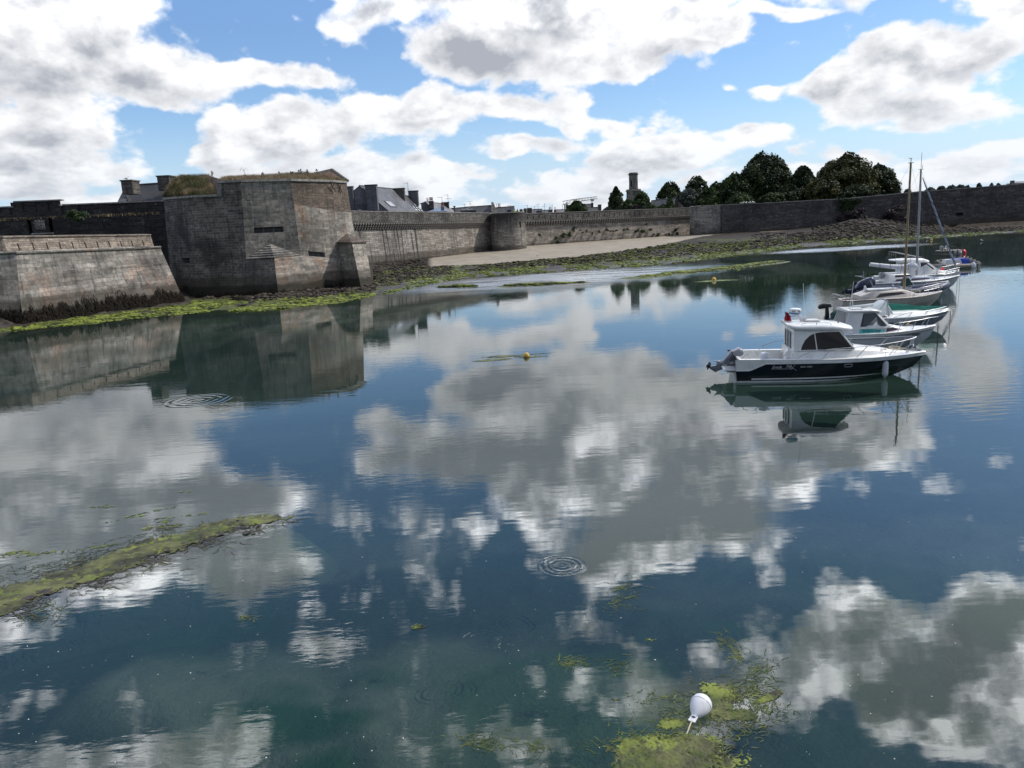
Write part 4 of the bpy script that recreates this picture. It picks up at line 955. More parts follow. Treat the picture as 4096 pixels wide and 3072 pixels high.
# long shaded wall on the right
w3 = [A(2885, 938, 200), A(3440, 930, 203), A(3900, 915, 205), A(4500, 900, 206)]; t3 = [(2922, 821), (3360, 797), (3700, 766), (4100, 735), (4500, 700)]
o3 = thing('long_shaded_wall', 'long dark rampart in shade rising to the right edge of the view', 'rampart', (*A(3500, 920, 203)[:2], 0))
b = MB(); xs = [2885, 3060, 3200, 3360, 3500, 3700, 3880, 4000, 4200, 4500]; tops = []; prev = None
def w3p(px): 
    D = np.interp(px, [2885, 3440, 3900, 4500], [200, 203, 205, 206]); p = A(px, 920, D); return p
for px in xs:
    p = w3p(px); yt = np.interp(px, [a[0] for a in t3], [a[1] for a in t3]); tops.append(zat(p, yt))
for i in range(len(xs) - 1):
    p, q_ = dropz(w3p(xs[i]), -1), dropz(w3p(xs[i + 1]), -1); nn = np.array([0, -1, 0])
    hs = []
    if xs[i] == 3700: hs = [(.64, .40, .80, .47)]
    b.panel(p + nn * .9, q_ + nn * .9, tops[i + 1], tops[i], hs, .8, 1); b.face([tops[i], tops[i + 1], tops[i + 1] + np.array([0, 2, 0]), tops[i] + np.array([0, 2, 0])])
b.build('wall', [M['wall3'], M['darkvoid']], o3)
b = MB(); rg = random.Random(3)
for i in range(len(xs) - 1):
    m_ = max(2, int((xs[i + 1] - xs[i]) / 22))
    for k in range(m_):
        p, q_ = lerp(tops[i], tops[i + 1], k / m_), lerp(tops[i], tops[i + 1], (k + 1) / m_); ledge(b, [p + [0, 0, .004], q_ + [0, 0, .004]], .06, .12 + rg.random() * .12 + (.45 if xs[i] >= 3880 and rg.random() < .35 else 0))
b.build('coping', M['coping'], o3)
ivy_pts = (3350, 3440, 787, 862)
# ---------------------------------------------------------------- houses behind the ramparts
def Vv(p): return Vector([float(c) for c in p])
def gable(name, label, apex, left, right, ridge_to, wall, roof, cat='house', group='slate-roofed houses behind the ramparts', ground=3.0, over=.12, left_z=None):
    # apex, right eave (and left eave) of the near gable; everything runs back along ridge_to
    ap, rt, lf, d = Vv(apex), Vv(right), Vv(left), Vv(ridge_to) - Vv(apex)
    o = thing(name, label, cat, (ap.x + d.x / 2, ap.y + d.y / 2, ground), group=group)
    b = MB(); lo = lambda p: Vector((p.x, p.y, ground))
    b.face([lo(lf), lo(rt), rt, ap, lf]); b.face([lo(rt), lo(rt + d), rt + d, rt]); b.face([lo(rt + d), lo(lf + d), lf + d, ap + d, rt + d]); b.face([lo(lf + d), lo(lf), lf, lf + d])
    b.build('wall', wall, o)
    b = MB(); du = d.normalized() * over; up = Vector((0, 0, .13))
    for e in (lf, rt):
        s_ = (e - ap).normalized() * .25; n4 = [ap - du, ap + d + du, e + d + s_ + du, e + s_ - du]
        b.mesh([p + Vector((0, 0, .01)) for p in n4] + [p + up for p in n4], [(0, 1, 2, 3), (4, 5, 6, 7), (0, 1, 5, 4), (2, 3, 7, 6), (1, 2, 6, 5), (3, 0, 4, 7)])
    b.tube([ap - du + up, ap + d + du + up], .12, 6)
    rf_ = b.build('roof', roof, o)
    return o, rf_
def pbox(parent, name, x0, x1, y0, y1, D, depth, mat, label=None, cap=None, pots=0, potmat=None, down=0.0, yaw=0.0):
    p0, p1 = A(x0, y1, D), A(x1, y1, D); w = np.hypot(*(p1 - p0)[:2]); zt = A((x0 + x1) / 2, y0, D)[2]; zb = min(p0[2], p1[2]) - down; c = (p0 + p1) / 2
    b = MB(); Mx = Matrix.Translation((c[0], c[1] + depth / 2, 0)) @ Matrix.Rotation(yaw, 4, 'Z'); b.box((0, 0, (zt + zb) / 2), (w, depth, zt - zb), Mx)
    o = b.build(name, mat, parent, label=label)
    if cap is not None:
        b = MB(); b.box((0, 0, zt + .08), (w + .2, depth + .2, .16), Mx); b.build('cap', cap, o)
    for k in range(pots):
        b = MB(); b.lathe([(.13, zt + .1), (.11, zt + .75), (.14, zt + .8)], 8, Mx @ Matrix.Translation((w * ((k + .5) / pots - .5) * .8, 0, 0))); b.build('chimney_pot', potmat or M['terra'], o)
    return o
def on_roof(a, e, d, u0, v0, u1, v1, mat, parent, name='skylight', off=.17):    # quad on the slope apex->eave, running along d
    a, e, d = Vv(a), Vv(e), Vv(d); n = d.cross(e - a).normalized(); n = n if n.z > 0 else -n
    P = lambda u, v: a + d * u + (e - a) * v + n * off
    q = [P(u0, v0), P(u1, v0), P(u1, v1), P(u0, v1)]; b = MB(); b.mesh(q + [p - n * .12 for p in q], [(0, 1, 2, 3), (0, 1, 5, 4), (1, 2, 6, 5), (2, 3, 7, 6), (3, 0, 4, 7)])
    fr = b.build(name, M['black'], parent)
    c = sum(q, Vector()) / 4; b = MB(); b.face([c + (p - c) * .82 + n * .02 for p in q]); b.build('pane', mat, fr)
    return fr
G1, S1 = M['render_grey'], M['slate']
# grey rendered gable house with two big chimney stacks
a_ = A(1439, 745, 150); r_ = A(1560, 850, 152); l_ = A(1372, 800, 149); e_ = A(1566, 757, 161)
H1, H1r = gable('rendered_house', 'big grey rendered gable house with tall chimney stacks, just right of the bastion', a_, l_, r_, e_, G1, S1)
pbox(H1, 'chimney', 1389, 1418, 748, 850, 149.0, 1.2, G1, cap=M['chimst']); pbox(H1, 'chimney', 1467, 1512, 741, 840, 149.2, 1.6, G1, cap=M['chimst'])
pbox(H1, 'chimney', 1573, 1620, 755, 815, 161.5, 1.6, M['chimst'], cap=M['chimst'])
on_roof(a_, r_, np.array(e_) - a_, .22, .55, .42, .78, M['skylit'], H1r)
pbox(H1, 'lean_to', 1395, 1436, 838, 852, 145, 3, S1, down=2); pbox(H1, 'lean_to', 1440, 1508, 840, 852, 145.5, 3, M['navyc'], down=2)
a2 = A(1592, 776, 163); r2 = A(1665, 850, 164); l2 = A(1560, 815, 163); e2 = A(1634, 787, 171)
H2, H2r = gable('skylight_house', 'slate house with clustered skylights and one wide chimney, joined to the rendered gable house', a2, l2, r2, e2, M['barn'], M['slate_dark'])
pbox(H2, 'chimney', 1637, 1674, 765, 822, 170, 1.6, G1, cap=M['chimst'])
dd2 = np.array(e2) - a2
for u0, v0 in ((.12, .62), (.42, .62), (.72, .62), (.12, .78), (.42, .78), (.72, .78), (.55, .46)): on_roof(a2, r2, dd2, u0, v0, u0 + .22, v0 + .13, M['skylit'], H2r)
a3 = A(1701, 809, 178); r3 = A(1752, 853, 178); l3 = A(1684, 815, 178); e3 = A(1783, 818, 190)
H3, H3r = gable('pot_chimney_house', 'slate house with a three-pot chimney and a wide far chimney carrying aerials', a3, l3, r3, e3, G1, M['slate_pale'])
pbox(H3, 'chimney', 1717, 1735, 803, 835, 177, 1.2, M['chimst'], pots=3); pbox(H3, 'chimney', 1708, 1711, 808, 816, 181, .5, M['chimst'], pots=1)
pbox(H3, 'chimney', 1769, 1796, 811, 833, 188, 1.3, M['chimst'], cap=M['chimst'])
# blue zinc roof with a small chimney
zc0, zc1, zt0 = A(1709, 847, 172), A(1790, 845, 172), A(1757, 833, 175)
HZ = thing('zinc_roof_house', 'low house with a blue-grey hipped zinc roof and a white dormer', 'house', (zt0[0], 175, 3), group='slate-roofed houses behind the ramparts')
b = MB(); p = [Vv(zc0), Vv(zc1), Vv(zc1) + Vector((0, 6, 0)), Vv(zc0) + Vector((0, 6, 0))]; rr_ = [Vv(zt0) + Vector((-.8, .5, 0)), Vv(zt0) + Vector((.8, .5, 0))]
b.face([p[0], p[1], rr_[1], rr_[0]]); b.face([p[1], p[2], rr_[1]]); b.face([p[2], p[3], rr_[0], rr_[1]]); b.face([p[3], p[0], rr_[0]]); b.build('roof', M['zinc'], HZ)
b = MB(); cc = (p[0] + p[2]) / 2; b.box((cc.x, cc.y, (p[0].z + 3) / 2), (p[1].x - p[0].x - .5, 5.4, p[0].z - 3)); b.build('wall', M['cream'], HZ)
pbox(HZ, 'chimney', 1764, 1777, 825, 842, 170.5, .9, M['zinc'], pots=3)
wdn = pbox(HZ, 'dormer', 1768, 1789, 847, 853, 170.5, 1, M['whitewall'], down=1); pbox(wdn, 'window', 1771, 1786, 849, 851.5, 170.4, .3, M['glass'])
def longhouse(name, label, x0, x1, y0, y1, D, depth, drop, wall, roof, **k):     # ridge across the view
    a, e = A(x0, y0, D + depth / 2), A(x1, y1, D + depth / 2 + .01); nrm = np.array([0, 1, 0]); f = np.array([0, -depth / 2, -drop]); bq = np.array([0, depth / 2, -drop])
    return gable(name, label, a, a + f, a + bq, e, wall, roof, **k)
H5, H5r = longhouse('long_roof_house', 'long dark slate roof ending in a rough stone gable, left of the small round tower', 1800, 1972, 836, 823, 188, 9, 3.4, M['barn'], M['slate_dark'])
b = MB(); gz = A(1970, 806, 188); dv = Vector((0, 1, 0))
q5 = [Vv(A(1965, 808, 190)), Vv(A(1973, 808, 190)), Vv(A(1993, 855, 187)), Vv(A(1966, 858, 187))]
b.mesh([p for p in q5] + [p + Vector((0, 3.5, 0)) for p in q5], [(0, 1, 2, 3), (4, 5, 6, 7), (0, 1, 5, 4), (1, 2, 6, 5), (0, 3, 7, 4)]); b.build('gable_spur', M['barn'], H5)
b = MB(); fp_ = A(1819, 852, 184); b.tube([fp_, zat(fp_, 827)], .16, 8); b.tube([zat(fp_, 828), zat(fp_, 824)], .3, 8); b.build('flue', M['galv'], H5)
sh = pbox(H5, 'roof_plant', 1842, 1906, 842, 854, 180, 3, M['slate_dark'], down=1)
b = MB(); b.tube([A(1848, 840, 180), A(1870, 837, 180), A(1876, 840, 180), A(1892, 838, 180)], .16, 6); b.tube([A(1866, 841, 181), A(1868, 834, 181), A(1882, 831, 181)], .14, 6); b.build('duct', M['fend_d'], sh)
HP = thing('pale_flat_block', 'pale green flat-topped block just showing over the long dark roof', 'building', (*A(1888, 830, 230)[:2], 3)); pbox(HP, 'wall', 1863, 1913, 825, 850, 230, 10, M['palegreen'], down=6); pbox(HP, 'roof_vent', 1887, 1889, 821, 825, 231, .4, M['palegreen']); pbox(HP, 'roof_vent', 1894, 1896, 821, 825, 231, .4, M['palegreen'])
H6, H6r = longhouse('tower_side_house', 'dark slate roof with a pale gable edge, behind the small round tower', 1984, 2056, 833, 827, 205, 8, 3.2, M['cream'], M['slate_dark'])
dm = pbox(H6, 'dormer', 2026, 2047, 838, 852, 196, 3, M['bluegrey']); pbox(dm, 'window', 2029, 2044, 841, 846, 195.9, .2, M['glass'])
pbox(H6, 'chimney', 1990, 2004, 826, 834, 210, 1.4, M['chimst'], pots=2)
HV = thing('vent_drum_house', 'low roof with two round grey vent drums beside the small round tower', 'building', (*A(2092, 850, 200)[:2], 3)); pbox(HV, 'wall', 2070, 2104, 849, 856, 200, 5, M['cream'], down=4)
for px, yt in ((2085, 836), (2101, 833)):
    pv = A(px, 850, 199); zt = zat(pv, yt)[2]; b = MB(); b.lathe([(.45, pv[2] - 1), (.45, zt - .2), (.25, zt)], 12, Matrix.Translation((pv[0], pv[1], 0))); b.build('vent_drum', M['chimst'], HV)
H7, H7r = longhouse('dark_chimney_house', 'small slate house with a broad black chimney, right of the small round tower', 2106, 2168, 841, 838, 214, 8, 2.6, G1, M['slate']); pbox(H7, 'chimney', 2110, 2128, 834, 858, 213, 1.6, M['chimst'], cap=M['chimst'], down=1)
dmk = pbox(H7, 'dormer', 2146, 2168, 843, 857, 213, 2.5, M['slate_dark'])
H8, H8r = longhouse('twin_skylight_house', 'slate house with two small skylights, fourth roof right of the small round tower', 2168, 2208, 843, 841, 218, 8, 2.4, G1, M['slate']); pbox(H8, 'chimney', 2194, 2210, 838, 848, 219, 1.4, M['chimst'], pots=2)
H9, H9r = longhouse('plain_slate_house', 'plain pale slate roof with one pot chimney, left of the dark round tree', 2222, 2270, 841, 839, 222, 8, 2.4, G1, M['slate_pale']); pbox(H9, 'chimney', 2216, 2226, 839, 850, 222, 1.2, M['terra'], pots=1)
H10, H10r = longhouse('manor_house', 'high-roofed house with a chimney at each end, behind the dark round tree', 2270, 2369, 823, 817, 236, 9, 4.0, M['barn'], M['slate_dark']); pbox(H10, 'chimney', 2265, 2274, 817, 845, 236, 1.4, M['chimst'], pots=1); pbox(H10, 'chimney', 2366, 2374, 811, 834, 237, 1.4, M['chimst'], pots=1)
H11, H11r = longhouse('lower_slate_house', 'low dark slate roof ending at a stone chimney with a white foot', 2350, 2396, 833, 830, 224, 8, 3.2, M['whitewall'], M['slate_dark']); pbox(H11, 'chimney', 2394, 2406, 820, 842, 223, 1.4, M['chimst'], cap=M['coping'])
b = MB(); q = [Vv(A(2396, 841, 223)), Vv(A(2405, 841, 223)), Vv(A(2410, 852, 223)), Vv(A(2393, 853, 223))]; b.mesh(q + [p + Vector((0, 1.2, 0)) for p in q], [(0, 1, 2, 3), (0, 1, 5, 4), (1, 2, 6, 5), (3, 0, 4, 7)]); b.build('chimney_foot', M['whitewall'], H11)
ap = A(2703, 793, 226); rt = A(2744, 838, 224); lf = A(2664, 830, 240); rg_ = A(2606, 804, 243)
H12, H12r = gable('stone_barn', 'stone gabled barn with a small gable window, among the trees right of the church tower', ap, np.array(ap) + [-2, 3, -5], rt, rg_, M['barn'], M['slate_dark'])
b = MB(); f0 = np.array(ap) + [-5.2, 3.5, -4.3]
b.mesh([ap, rg_, np.array(rg_) + (np.array([-1.5, -5, -4.2])), np.array(ap) + np.array([-1.5, -5, -4.2])], [(0, 1, 2, 3)]); b.build('roof_slope', M['slate_dark'], H12)
pbox(H12, 'window', 2698, 2709, 803, 812, 224.6, .3, M['glass'])
# slate-roofed lodging behind the bastion mound
HQ, HQr = longhouse('barrack_roof', 'steep dark slate roof between two mossy chimneys, behind the left end of the bastion', 500, 668, 746, 735, 104, 9, 5.2, M['dark'], M['slate_dark'], group=None)
pbox(HQ, 'chimney', 490, 533, 724, 775, 103, 2.2, M['chimst'], cap=M['chimst']); pbox(HQ, 'chimney', 634, 682, 706, 760, 105, 2.2, M['chimst'], cap=M['chimst'])
b = MB(); q = [Vv(A(500, 748, 106)), Vv(A(462, 822, 101)), Vv(A(510, 822, 101))]; b.mesh(q + [q[0] + Vector((0, .5, 0)), q[1] + Vector((0, 5, 0)), q[2] + Vector((0, 5, 0))], [(0, 1, 2), (0, 1, 4, 3), (1, 2, 5, 4)]); b.build('gable_slope', M['slate_dark'], HQ)

# church tower
CT = thing('church_tower', 'round-topped stone church tower with arched openings, rising behind the trees', 'tower', (*A(2534, 780, 238)[:2], 3))
cD = 240.0; cb = A(2534, 762, cD); s_ = cD / 3125.0
def tz(py): return zat(cb, py)[2]
def boxc(b, cx, w, z0, z1, rot=R(28)): b.box((0, 0, (z0 + z1) / 2), (w, w, z1 - z0), Matrix.Translation((cb[0], cb[1], 0)) @ Matrix.Rotation(rot, 4, 'Z'))
w_ = 54 * s_ / (math.cos(R(28)) + math.sin(R(28)))
b = MB(); boxc(b, 0, w_, 3, tz(766)); b.build('base', M['church'], CT)
b = MB(); boxc(b, 0, w_ + .55, tz(766), tz(764)); boxc(b, 0, w_ + .1, tz(764), tz(757)); b.build('cornice', M['church'], CT)
b = MB(); rdm = 17.2 * s_; n = 40; z0, z1 = tz(757), tz(699)
opn = []                              # four arched openings
def drum(k, z, r=None): a = 2 * math.pi * k / n; return (cb[0] + (r or rdm) * math.sin(a), cb[1] - (r or rdm) * math.cos(a), z)
zo0, zo1 = tz(747), tz(717)
op = {}
for c0 in (5, 15, 25, 35):            # three facets wide
    for k in (-1, 0, 1): op[(c0 + k) % n] = zo1 - (.55 if k else 0)
for k in range(n):
    if k in op:
        zt = op[k]
        b.face([drum(k, z0), drum(k + 1, z0), drum(k + 1, zo0), drum(k, zo0)]); b.face([drum(k, zt), drum(k + 1, zt), drum(k + 1, z1), drum(k, z1)])
        b.face([drum(k, zo0), drum(k + 1, zo0), drum(k + 1, zo0, rdm * .75), drum(k, zo0, rdm * .75)]); b.face([drum(k, zt), drum(k, zt, rdm * .75), drum(k + 1, zt, rdm * .75), drum(k + 1, zt)])
        b.face([drum(k, zo0, rdm * .72), drum(k + 1, zo0, rdm * .72), drum(k + 1, zt, rdm * .72), drum(k, zt, rdm * .72)], m=1)
    else:
        b.face([drum(k, z0), drum(k + 1, z0), drum(k + 1, z1), drum(k, z1)])
for c0 in (5, 15, 25, 35):
    for k in (c0 - 1, c0 + 2): b.face([drum(k, zo0), drum(k, zo0, rdm * .72), drum(k, zo1, rdm * .72), drum(k, zo1)])
b.build('belfry_drum', [M['church'], M['darkvoid']], CT)
Mt = Matrix.Translation((cb[0], cb[1], 0))
b = MB(); b.lathe([(rdm * 1.02, tz(757) - .01), (rdm * 1.06, tz(757) + .3), (rdm * 1.06, tz(750)), (rdm * 1.0, tz(749.5))], 40, Mt); b.build('drum_base', M['church'], CT)
b = MB(); b.lathe([(rdm * .98, tz(701)), (rdm * 1.06, tz(700)), (rdm * 1.26, tz(697.5)), (rdm * 1.27, tz(696.5)), (rdm * 1.0, tz(696)), (rdm * 1.0, tz(691)), (rdm * .9, tz(690.7))], 40, Mt); b.build('crowning_cornice', M['church'], CT)
b = MB(); q = Vv(A(2518, 800, cD - 4)); b.slab([(q.x - 2.2, q.z - 1.6), (q.x, q.z + .2), (q.x + 2.2, q.z - 1.6)], 1.0, c=q.y); b.build('porch_gable', M['church'], CT)

# television aerials: each stands on a roof by itself
def aerial(label, px, y0, y1, D, arms):
    p = A(px, y1, D); q = zat(p, y0); o = thing('roof_aerial', label, 'aerial', p, group='television aerials on the roofs')
    b = MB(); b.tube([p - np.array([0, 0, .5]), q], .045, 5); b.build('mast', M['antenna'], o)
    for (dz, x0, x1, tl_) in arms:
        b = MB(); c = q + np.array([0, 0, -dz]); b.tube([c + np.array([x0, 0, 0]), c + np.array([x1, 0, .1 * tl_])], .04, 4)
        for k in range(5):
            xx = x0 + (x1 - x0) * (k + .5) / 5; b.tube([c + np.array([xx, -.25, .02]), c + np.array([xx, .25, .02])], .02, 3)
        b.build('boom', M['antenna'], o)
for a in (("tall aerial between the two far chimneys of the rendered gable house", 1634, 731, 780, 170, [(.1, -.75, .15, 1)]),
          ("small aerial left of the three-pot chimney", 1714, 790, 806, 180, [(.1, -.6, .1, 0)]),
          ("left of two aerials on the wide chimney of the pot-chimney house", 1769, 787, 812, 188, [(.1, -1.1, .1, -1)]),
          ("right of two aerials on that wide chimney, with a second cross arm", 1793, 778, 812, 188, [(.1, -.9, .1, 0), (1.0, -.7, .9, 0)]),
          ("thin aerial over the left part of the long dark roof", 1859, 817, 832, 195, [(.05, -.5, .5, 1)]),
          ("double-armed aerial over the pale green block", 1881, 805, 824, 228, [(.05, -.8, .8, 0), (.7, -.6, .6, 0)]),
          ("aerial just right of the rough stone gable", 1987, 815, 830, 208, [(.1, -.4, .1, 0)]),
          ("aerial over the blue-grey dormer", 2043, 820, 840, 205, [(.15, -.9, .1, 0)]),
          ("aerial left of the broad black chimney", 2111, 820, 836, 214, [(.1, -.7, .1, 0)]),
          ("left of the paired aerials right of the broad black chimney", 2139, 824, 841, 216, [(.05, -.2, .8, 0)]),
          ("tallest aerial among the small roofs, with a wide top bar", 2153, 816, 840, 216, [(.05, -.6, .6, 0)]),
          ("aerial with a long vertical spike above the skylight roof", 2178, 812, 842, 220, [(1.0, -.8, .3, 0), (.5, .1, .5, 0)]),
          ("aerial above the right end of the skylight roof", 2210, 819, 841, 220, [(.1, -.8, .1, 0)])): aerial(*a)
# tower crane far behind the town
CR = thing('tower_crane', 'pale tower crane with a long rising jib, far behind the roofs', 'crane', (*A(2259, 840, 420)[:2], 3))
D_ = 420; base = A(2259, 850, D_); jt = A(2300, 806, D_); b = MB(); b.tube([base - np.array([0, 0, 8]), A(2259, 817, D_)], .5, 4); b.build('mast', M['cranem'], CR)
b = MB()
for off in (0, 1.6):
    o_ = np.array([0, 0, off]); b.tube([A(2250, 818, D_) + o_, A(2300, 809, D_) + o_, A(2389, 794, D_) + o_ * .6], .22, 4)
P0_, P1_ = A(2252, 818, D_), A(2386, 795, D_)
for k in range(22): b.tube([lerp(P0_, P1_, k / 22), lerp(P0_, P1_, (k + 1) / 22) + np.array([0, 0, 1.4 * (1 if k % 2 == 0 else 0)])], .12, 3)
b.build('jib', M['cranem'], CR)
b = MB(); b.tube([A(2298, 811, D_), A(2297, 797, D_)], .3, 4); b.tube([A(2297, 797, D_), A(2262, 814, D_)], .14, 3); b.tube([A(2297, 797, D_), A(2340, 801, D_)], .14, 3); b.tube([A(2250, 818, D_), A(2250, 840, D_)], .1, 3); b.build('tie_bar', M['cranem'], CR)
b = MB(); b.box(A(2369, 800, D_), (1.6, 1.6, 1.2)); b.build('trolley', M['cranem'], CR)

# ---------------------------------------------------------------- trees
def leaves(C, Rr, n, size, rng, flat=.25, up=.3):
    """n leaf quads spread over clump centres C (k,3) with radii Rr (k,)"""
    k = rng.choice(len(C), n, p=(Rr ** 1.7) / (Rr ** 1.7).sum()); d = rng.normal(size=(n, 3)); d /= np.linalg.norm(d, axis=1)[:, None]; d[:, 2] = np.where(d[:, 2] < -.3, -d[:, 2] * .6, d[:, 2])
    rad = Rr[k] * (.72 + .34 * rng.rand(n) ** 1.0); P = C[k] + d * rad[:, None] * np.array([1, 1, .85])
    nn = d + rng.normal(size=(n, 3)) * .55 + np.array([0, 0, up]); nn /= np.linalg.norm(nn, axis=1)[:, None]
    a = np.cross(nn, rng.normal(size=(n, 3))); a /= np.linalg.norm(a, axis=1)[:, None]; b = np.cross(nn, a)
    s_ = size * (.6 + .8 * rng.rand(n)); l = (a * s_[:, None]); w = b * (s_ * .55)[:, None]
    V = np.stack([P - l * .5, P + w * .5 + nn * (s_ * .08)[:, None], P + l * .5, P - w * .5 + nn * (s_ * .08)[:, None]], 1).reshape(-1, 3)
    return V, np.arange(n * 4).reshape(n, 4)
def tree(label, px, ytop, hw, D, mat, seed, base_z=3.0, squash=1.0, n=7000, size=.55, cone=0.0, clump=.28, group='trees behind the far rampart', ybot=None, core=True, name='broadleaf_tree', cat='tree', lob=26):
    rng = np.random.RandomState(seed); c0 = A(px, 860, D); top = zat(c0, ytop)[2]; r = hw * 1.08 * D / 3125.0; bot = base_z + (top - base_z) * .12 if ybot is None else zat(c0, ybot)[2]
    o = thing(name, label, cat, (c0[0], c0[1], base_z), group=group); H = top - bot; cz = bot + H * .48; ctr = np.array([c0[0], c0[1], cz]); C = []; Rr = []
    for k in range(lob):             # dome: full width at the skirt, rounding over to the top
        f = rng.rand() ** .8; wd = (1 - f ** 3.4) ** .5 * (1 - cone * f); th = rng.uniform(math.pi * 1.0, math.pi * 2.0) if rng.rand() < .75 else rng.uniform(0, math.pi)
        q = np.array([math.cos(th) * r * .80 * wd, math.sin(th) * r * .80 * wd, (f * .84 - .42) * H]); cr = clump * 1.1 * min(r, H * .6) * (.7 + .6 * rng.rand()) * (wd * .4 + .6); C.append(ctr + q * np.array([1, 1, 1])); Rr.append(cr)
    C.append(ctr + np.array([0, 0, -H * .02])); Rr.append(min(r, H * .45) * (.80 - .3 * cone)); C.append(ctr + np.array([0, 0, -H * .2])); Rr.append(min(r, H * .45) * .72)
    C, Rr = np.array(C), np.array(Rr); V, F = leaves(C, Rr, int(n * .6), size * 1.1, rng)
    m_ = int(n * 1.0); f = rng.rand(m_) ** .75; th = rng.uniform(0, 2 * math.pi, m_); wd = (1 - f ** 2.6) ** .5 * (1 - cone * f)
    bumps = .62 + .66 * fbm(th * 1.9 + seed, f * 3.4 + seed, 4, seed * 1.7); dp = 1 - .16 * rng.rand(m_); rad = r * wd * bumps * dp
    Pd = np.stack([c0[0] + np.cos(th) * rad, c0[1] + np.sin(th) * rad, bot + (f * (.80 + .32 * fbm(th * 2.2 + 9, th * 0 + seed, 3))) * H], 1)
    V2, F2 = leaves(Pd, np.full(m_, .05), m_, size * 1.25, rng); F = np.vstack([F, F2 + len(V)]); V = np.vstack([V, V2])
    ob_ = big_mesh('crown', V - np.array([c0[0], c0[1], base_z]), F, mat, parent=o)
    b = MB(); pc = Vector((c0[0], c0[1], base_z)); b.tube([pc, pc + Vector((.2, 0, H * .3)), pc + Vector((.1, .1, H * .62))], [r * .09 + .15, r * .07 + .1, r * .03 + .05], 8)
    for k in range(6):
        e = Vector(C[k]); s0 = pc + Vector((.15, 0, H * (.22 + .06 * k))); b.tube([s0, s0.lerp(e, .5) + Vector((0, 0, -.3)), e], [r * .03 + .06, r * .02 + .04, .03], 5)
    b.build('trunk', M['bark'], o)
    return o
ld, lo_l, lm, ls, lr = M['leaf_d'], M['leaf_o'], M['leaf_m'], M['leaf_s'], M['leaf_r']
TR = [("dark round tree in front of the high-roofed house", 2308, 806, 48, 218, lm, 5, dict(n=4500, cone=.25, ybot=872)),
 ("dark pointed tree left of the church tower", 2466, 750, 44, 226, ld, 2, dict(n=7000, cone=.5, ybot=875)),
 ("dark tree right of and partly hiding the church tower", 2566, 768, 44, 224, lm, 3, dict(n=6000, cone=.2, ybot=872)),
 ("mid-green bush-like tree right below the church tower", 2510, 803, 30, 219, lm, 4, dict(n=3000, ybot=872)),
 ("purple-brown leaved small tree below the church tower", 2545, 822, 24, 217, lr, 6, dict(n=2200, ybot=870)),
 ("low pale green tree between church tower and barn", 2598, 816, 30, 216, lm, 7, dict(n=2600, ybot=866)),
 ("low grey-green tree at the left foot of the pointed tree", 2432, 832, 24, 216, ls, 8, dict(n=2000, ybot=872)),
 ("slim dark tree standing in front of the barn roof", 2680, 790, 18, 214, lm, 9, dict(n=2600, cone=.3, ybot=866, clump=.4)),
 ("small round green tree left of the slim one, before the barn", 2652, 818, 22, 214, lm, 10, dict(n=1800, ybot=866)),
 ("dark tree behind the barn, leftmost of the large ones", 2676, 738, 60, 252, ld, 11, dict(n=6500)),
 ("tall dark tree right behind the barn gable", 2786, 708, 60, 248, ld, 12, dict(n=7500)),
 ("silvery-leaved rounded tree above the barn gable", 2758, 757, 48, 232, ls, 13, dict(n=5500, ybot=870)),
 ("mid-height dark tree left of the tallest dome tree", 2868, 735, 60, 236, ld, 14, dict(n=6500)),
 ("left shoulder tree of the tallest dome tree", 2936, 690, 68, 232, lm, 15, dict(n=8500)),
 ("tallest dome-shaped dark evergreen", 3056, 618, 108, 236, ld, 16, dict(n=16000, clump=.24, lob=44)),
 ("middle tree between left shoulder and tallest dome", 2995, 672, 64, 235, ld, 31, dict(n=7000)),
 ("upper left lobe tree of the olive dome", 3322, 655, 74, 238, lo_l, 32, dict(n=8000)),
 ("upper right lobe tree of the olive dome", 3440, 668, 66, 238, lo_l, 33, dict(n=7000)),
 ("leafy tree joining barn grove and the left shoulder", 2838, 752, 52, 230, lm, 34, dict(n=5000)),
 ("low tree filling the gap right of the tallest dome tree", 3150, 745, 60, 226, ld, 17, dict(n=6000)),
 ("narrow tree at the left edge of the olive dome", 3212, 668, 62, 232, ld, 18, dict(n=8500)),
 ("big olive-green dome tree", 3378, 624, 124, 234, lo_l, 19, dict(n=18000, clump=.24, lob=48)),
 ("front lobe tree below the big olive dome", 3290, 700, 72, 224, lo_l, 20, dict(n=8000)),
 ("dark rounded tree at the right end of the grove", 3506, 662, 76, 234, ld, 21, dict(n=10500)),
 ("low bushy tree along the wall top under the tallest dome", 2960, 778, 60, 216, lm, 22, dict(n=4500, ybot=862)),
 ("low dark tree along the wall top at the middle of the grove", 3090, 770, 60, 216, ld, 23, dict(n=4500, ybot=850)),
 ("low dark tree along the wall top under the olive dome", 3420, 740, 80, 218, ld, 24, dict(n=6500, ybot=836))]
for (lb, px, yt, hw, D, lfm, sd, kw) in TR: tree(lb, px, yt, hw, D, lfm, sd, **kw)
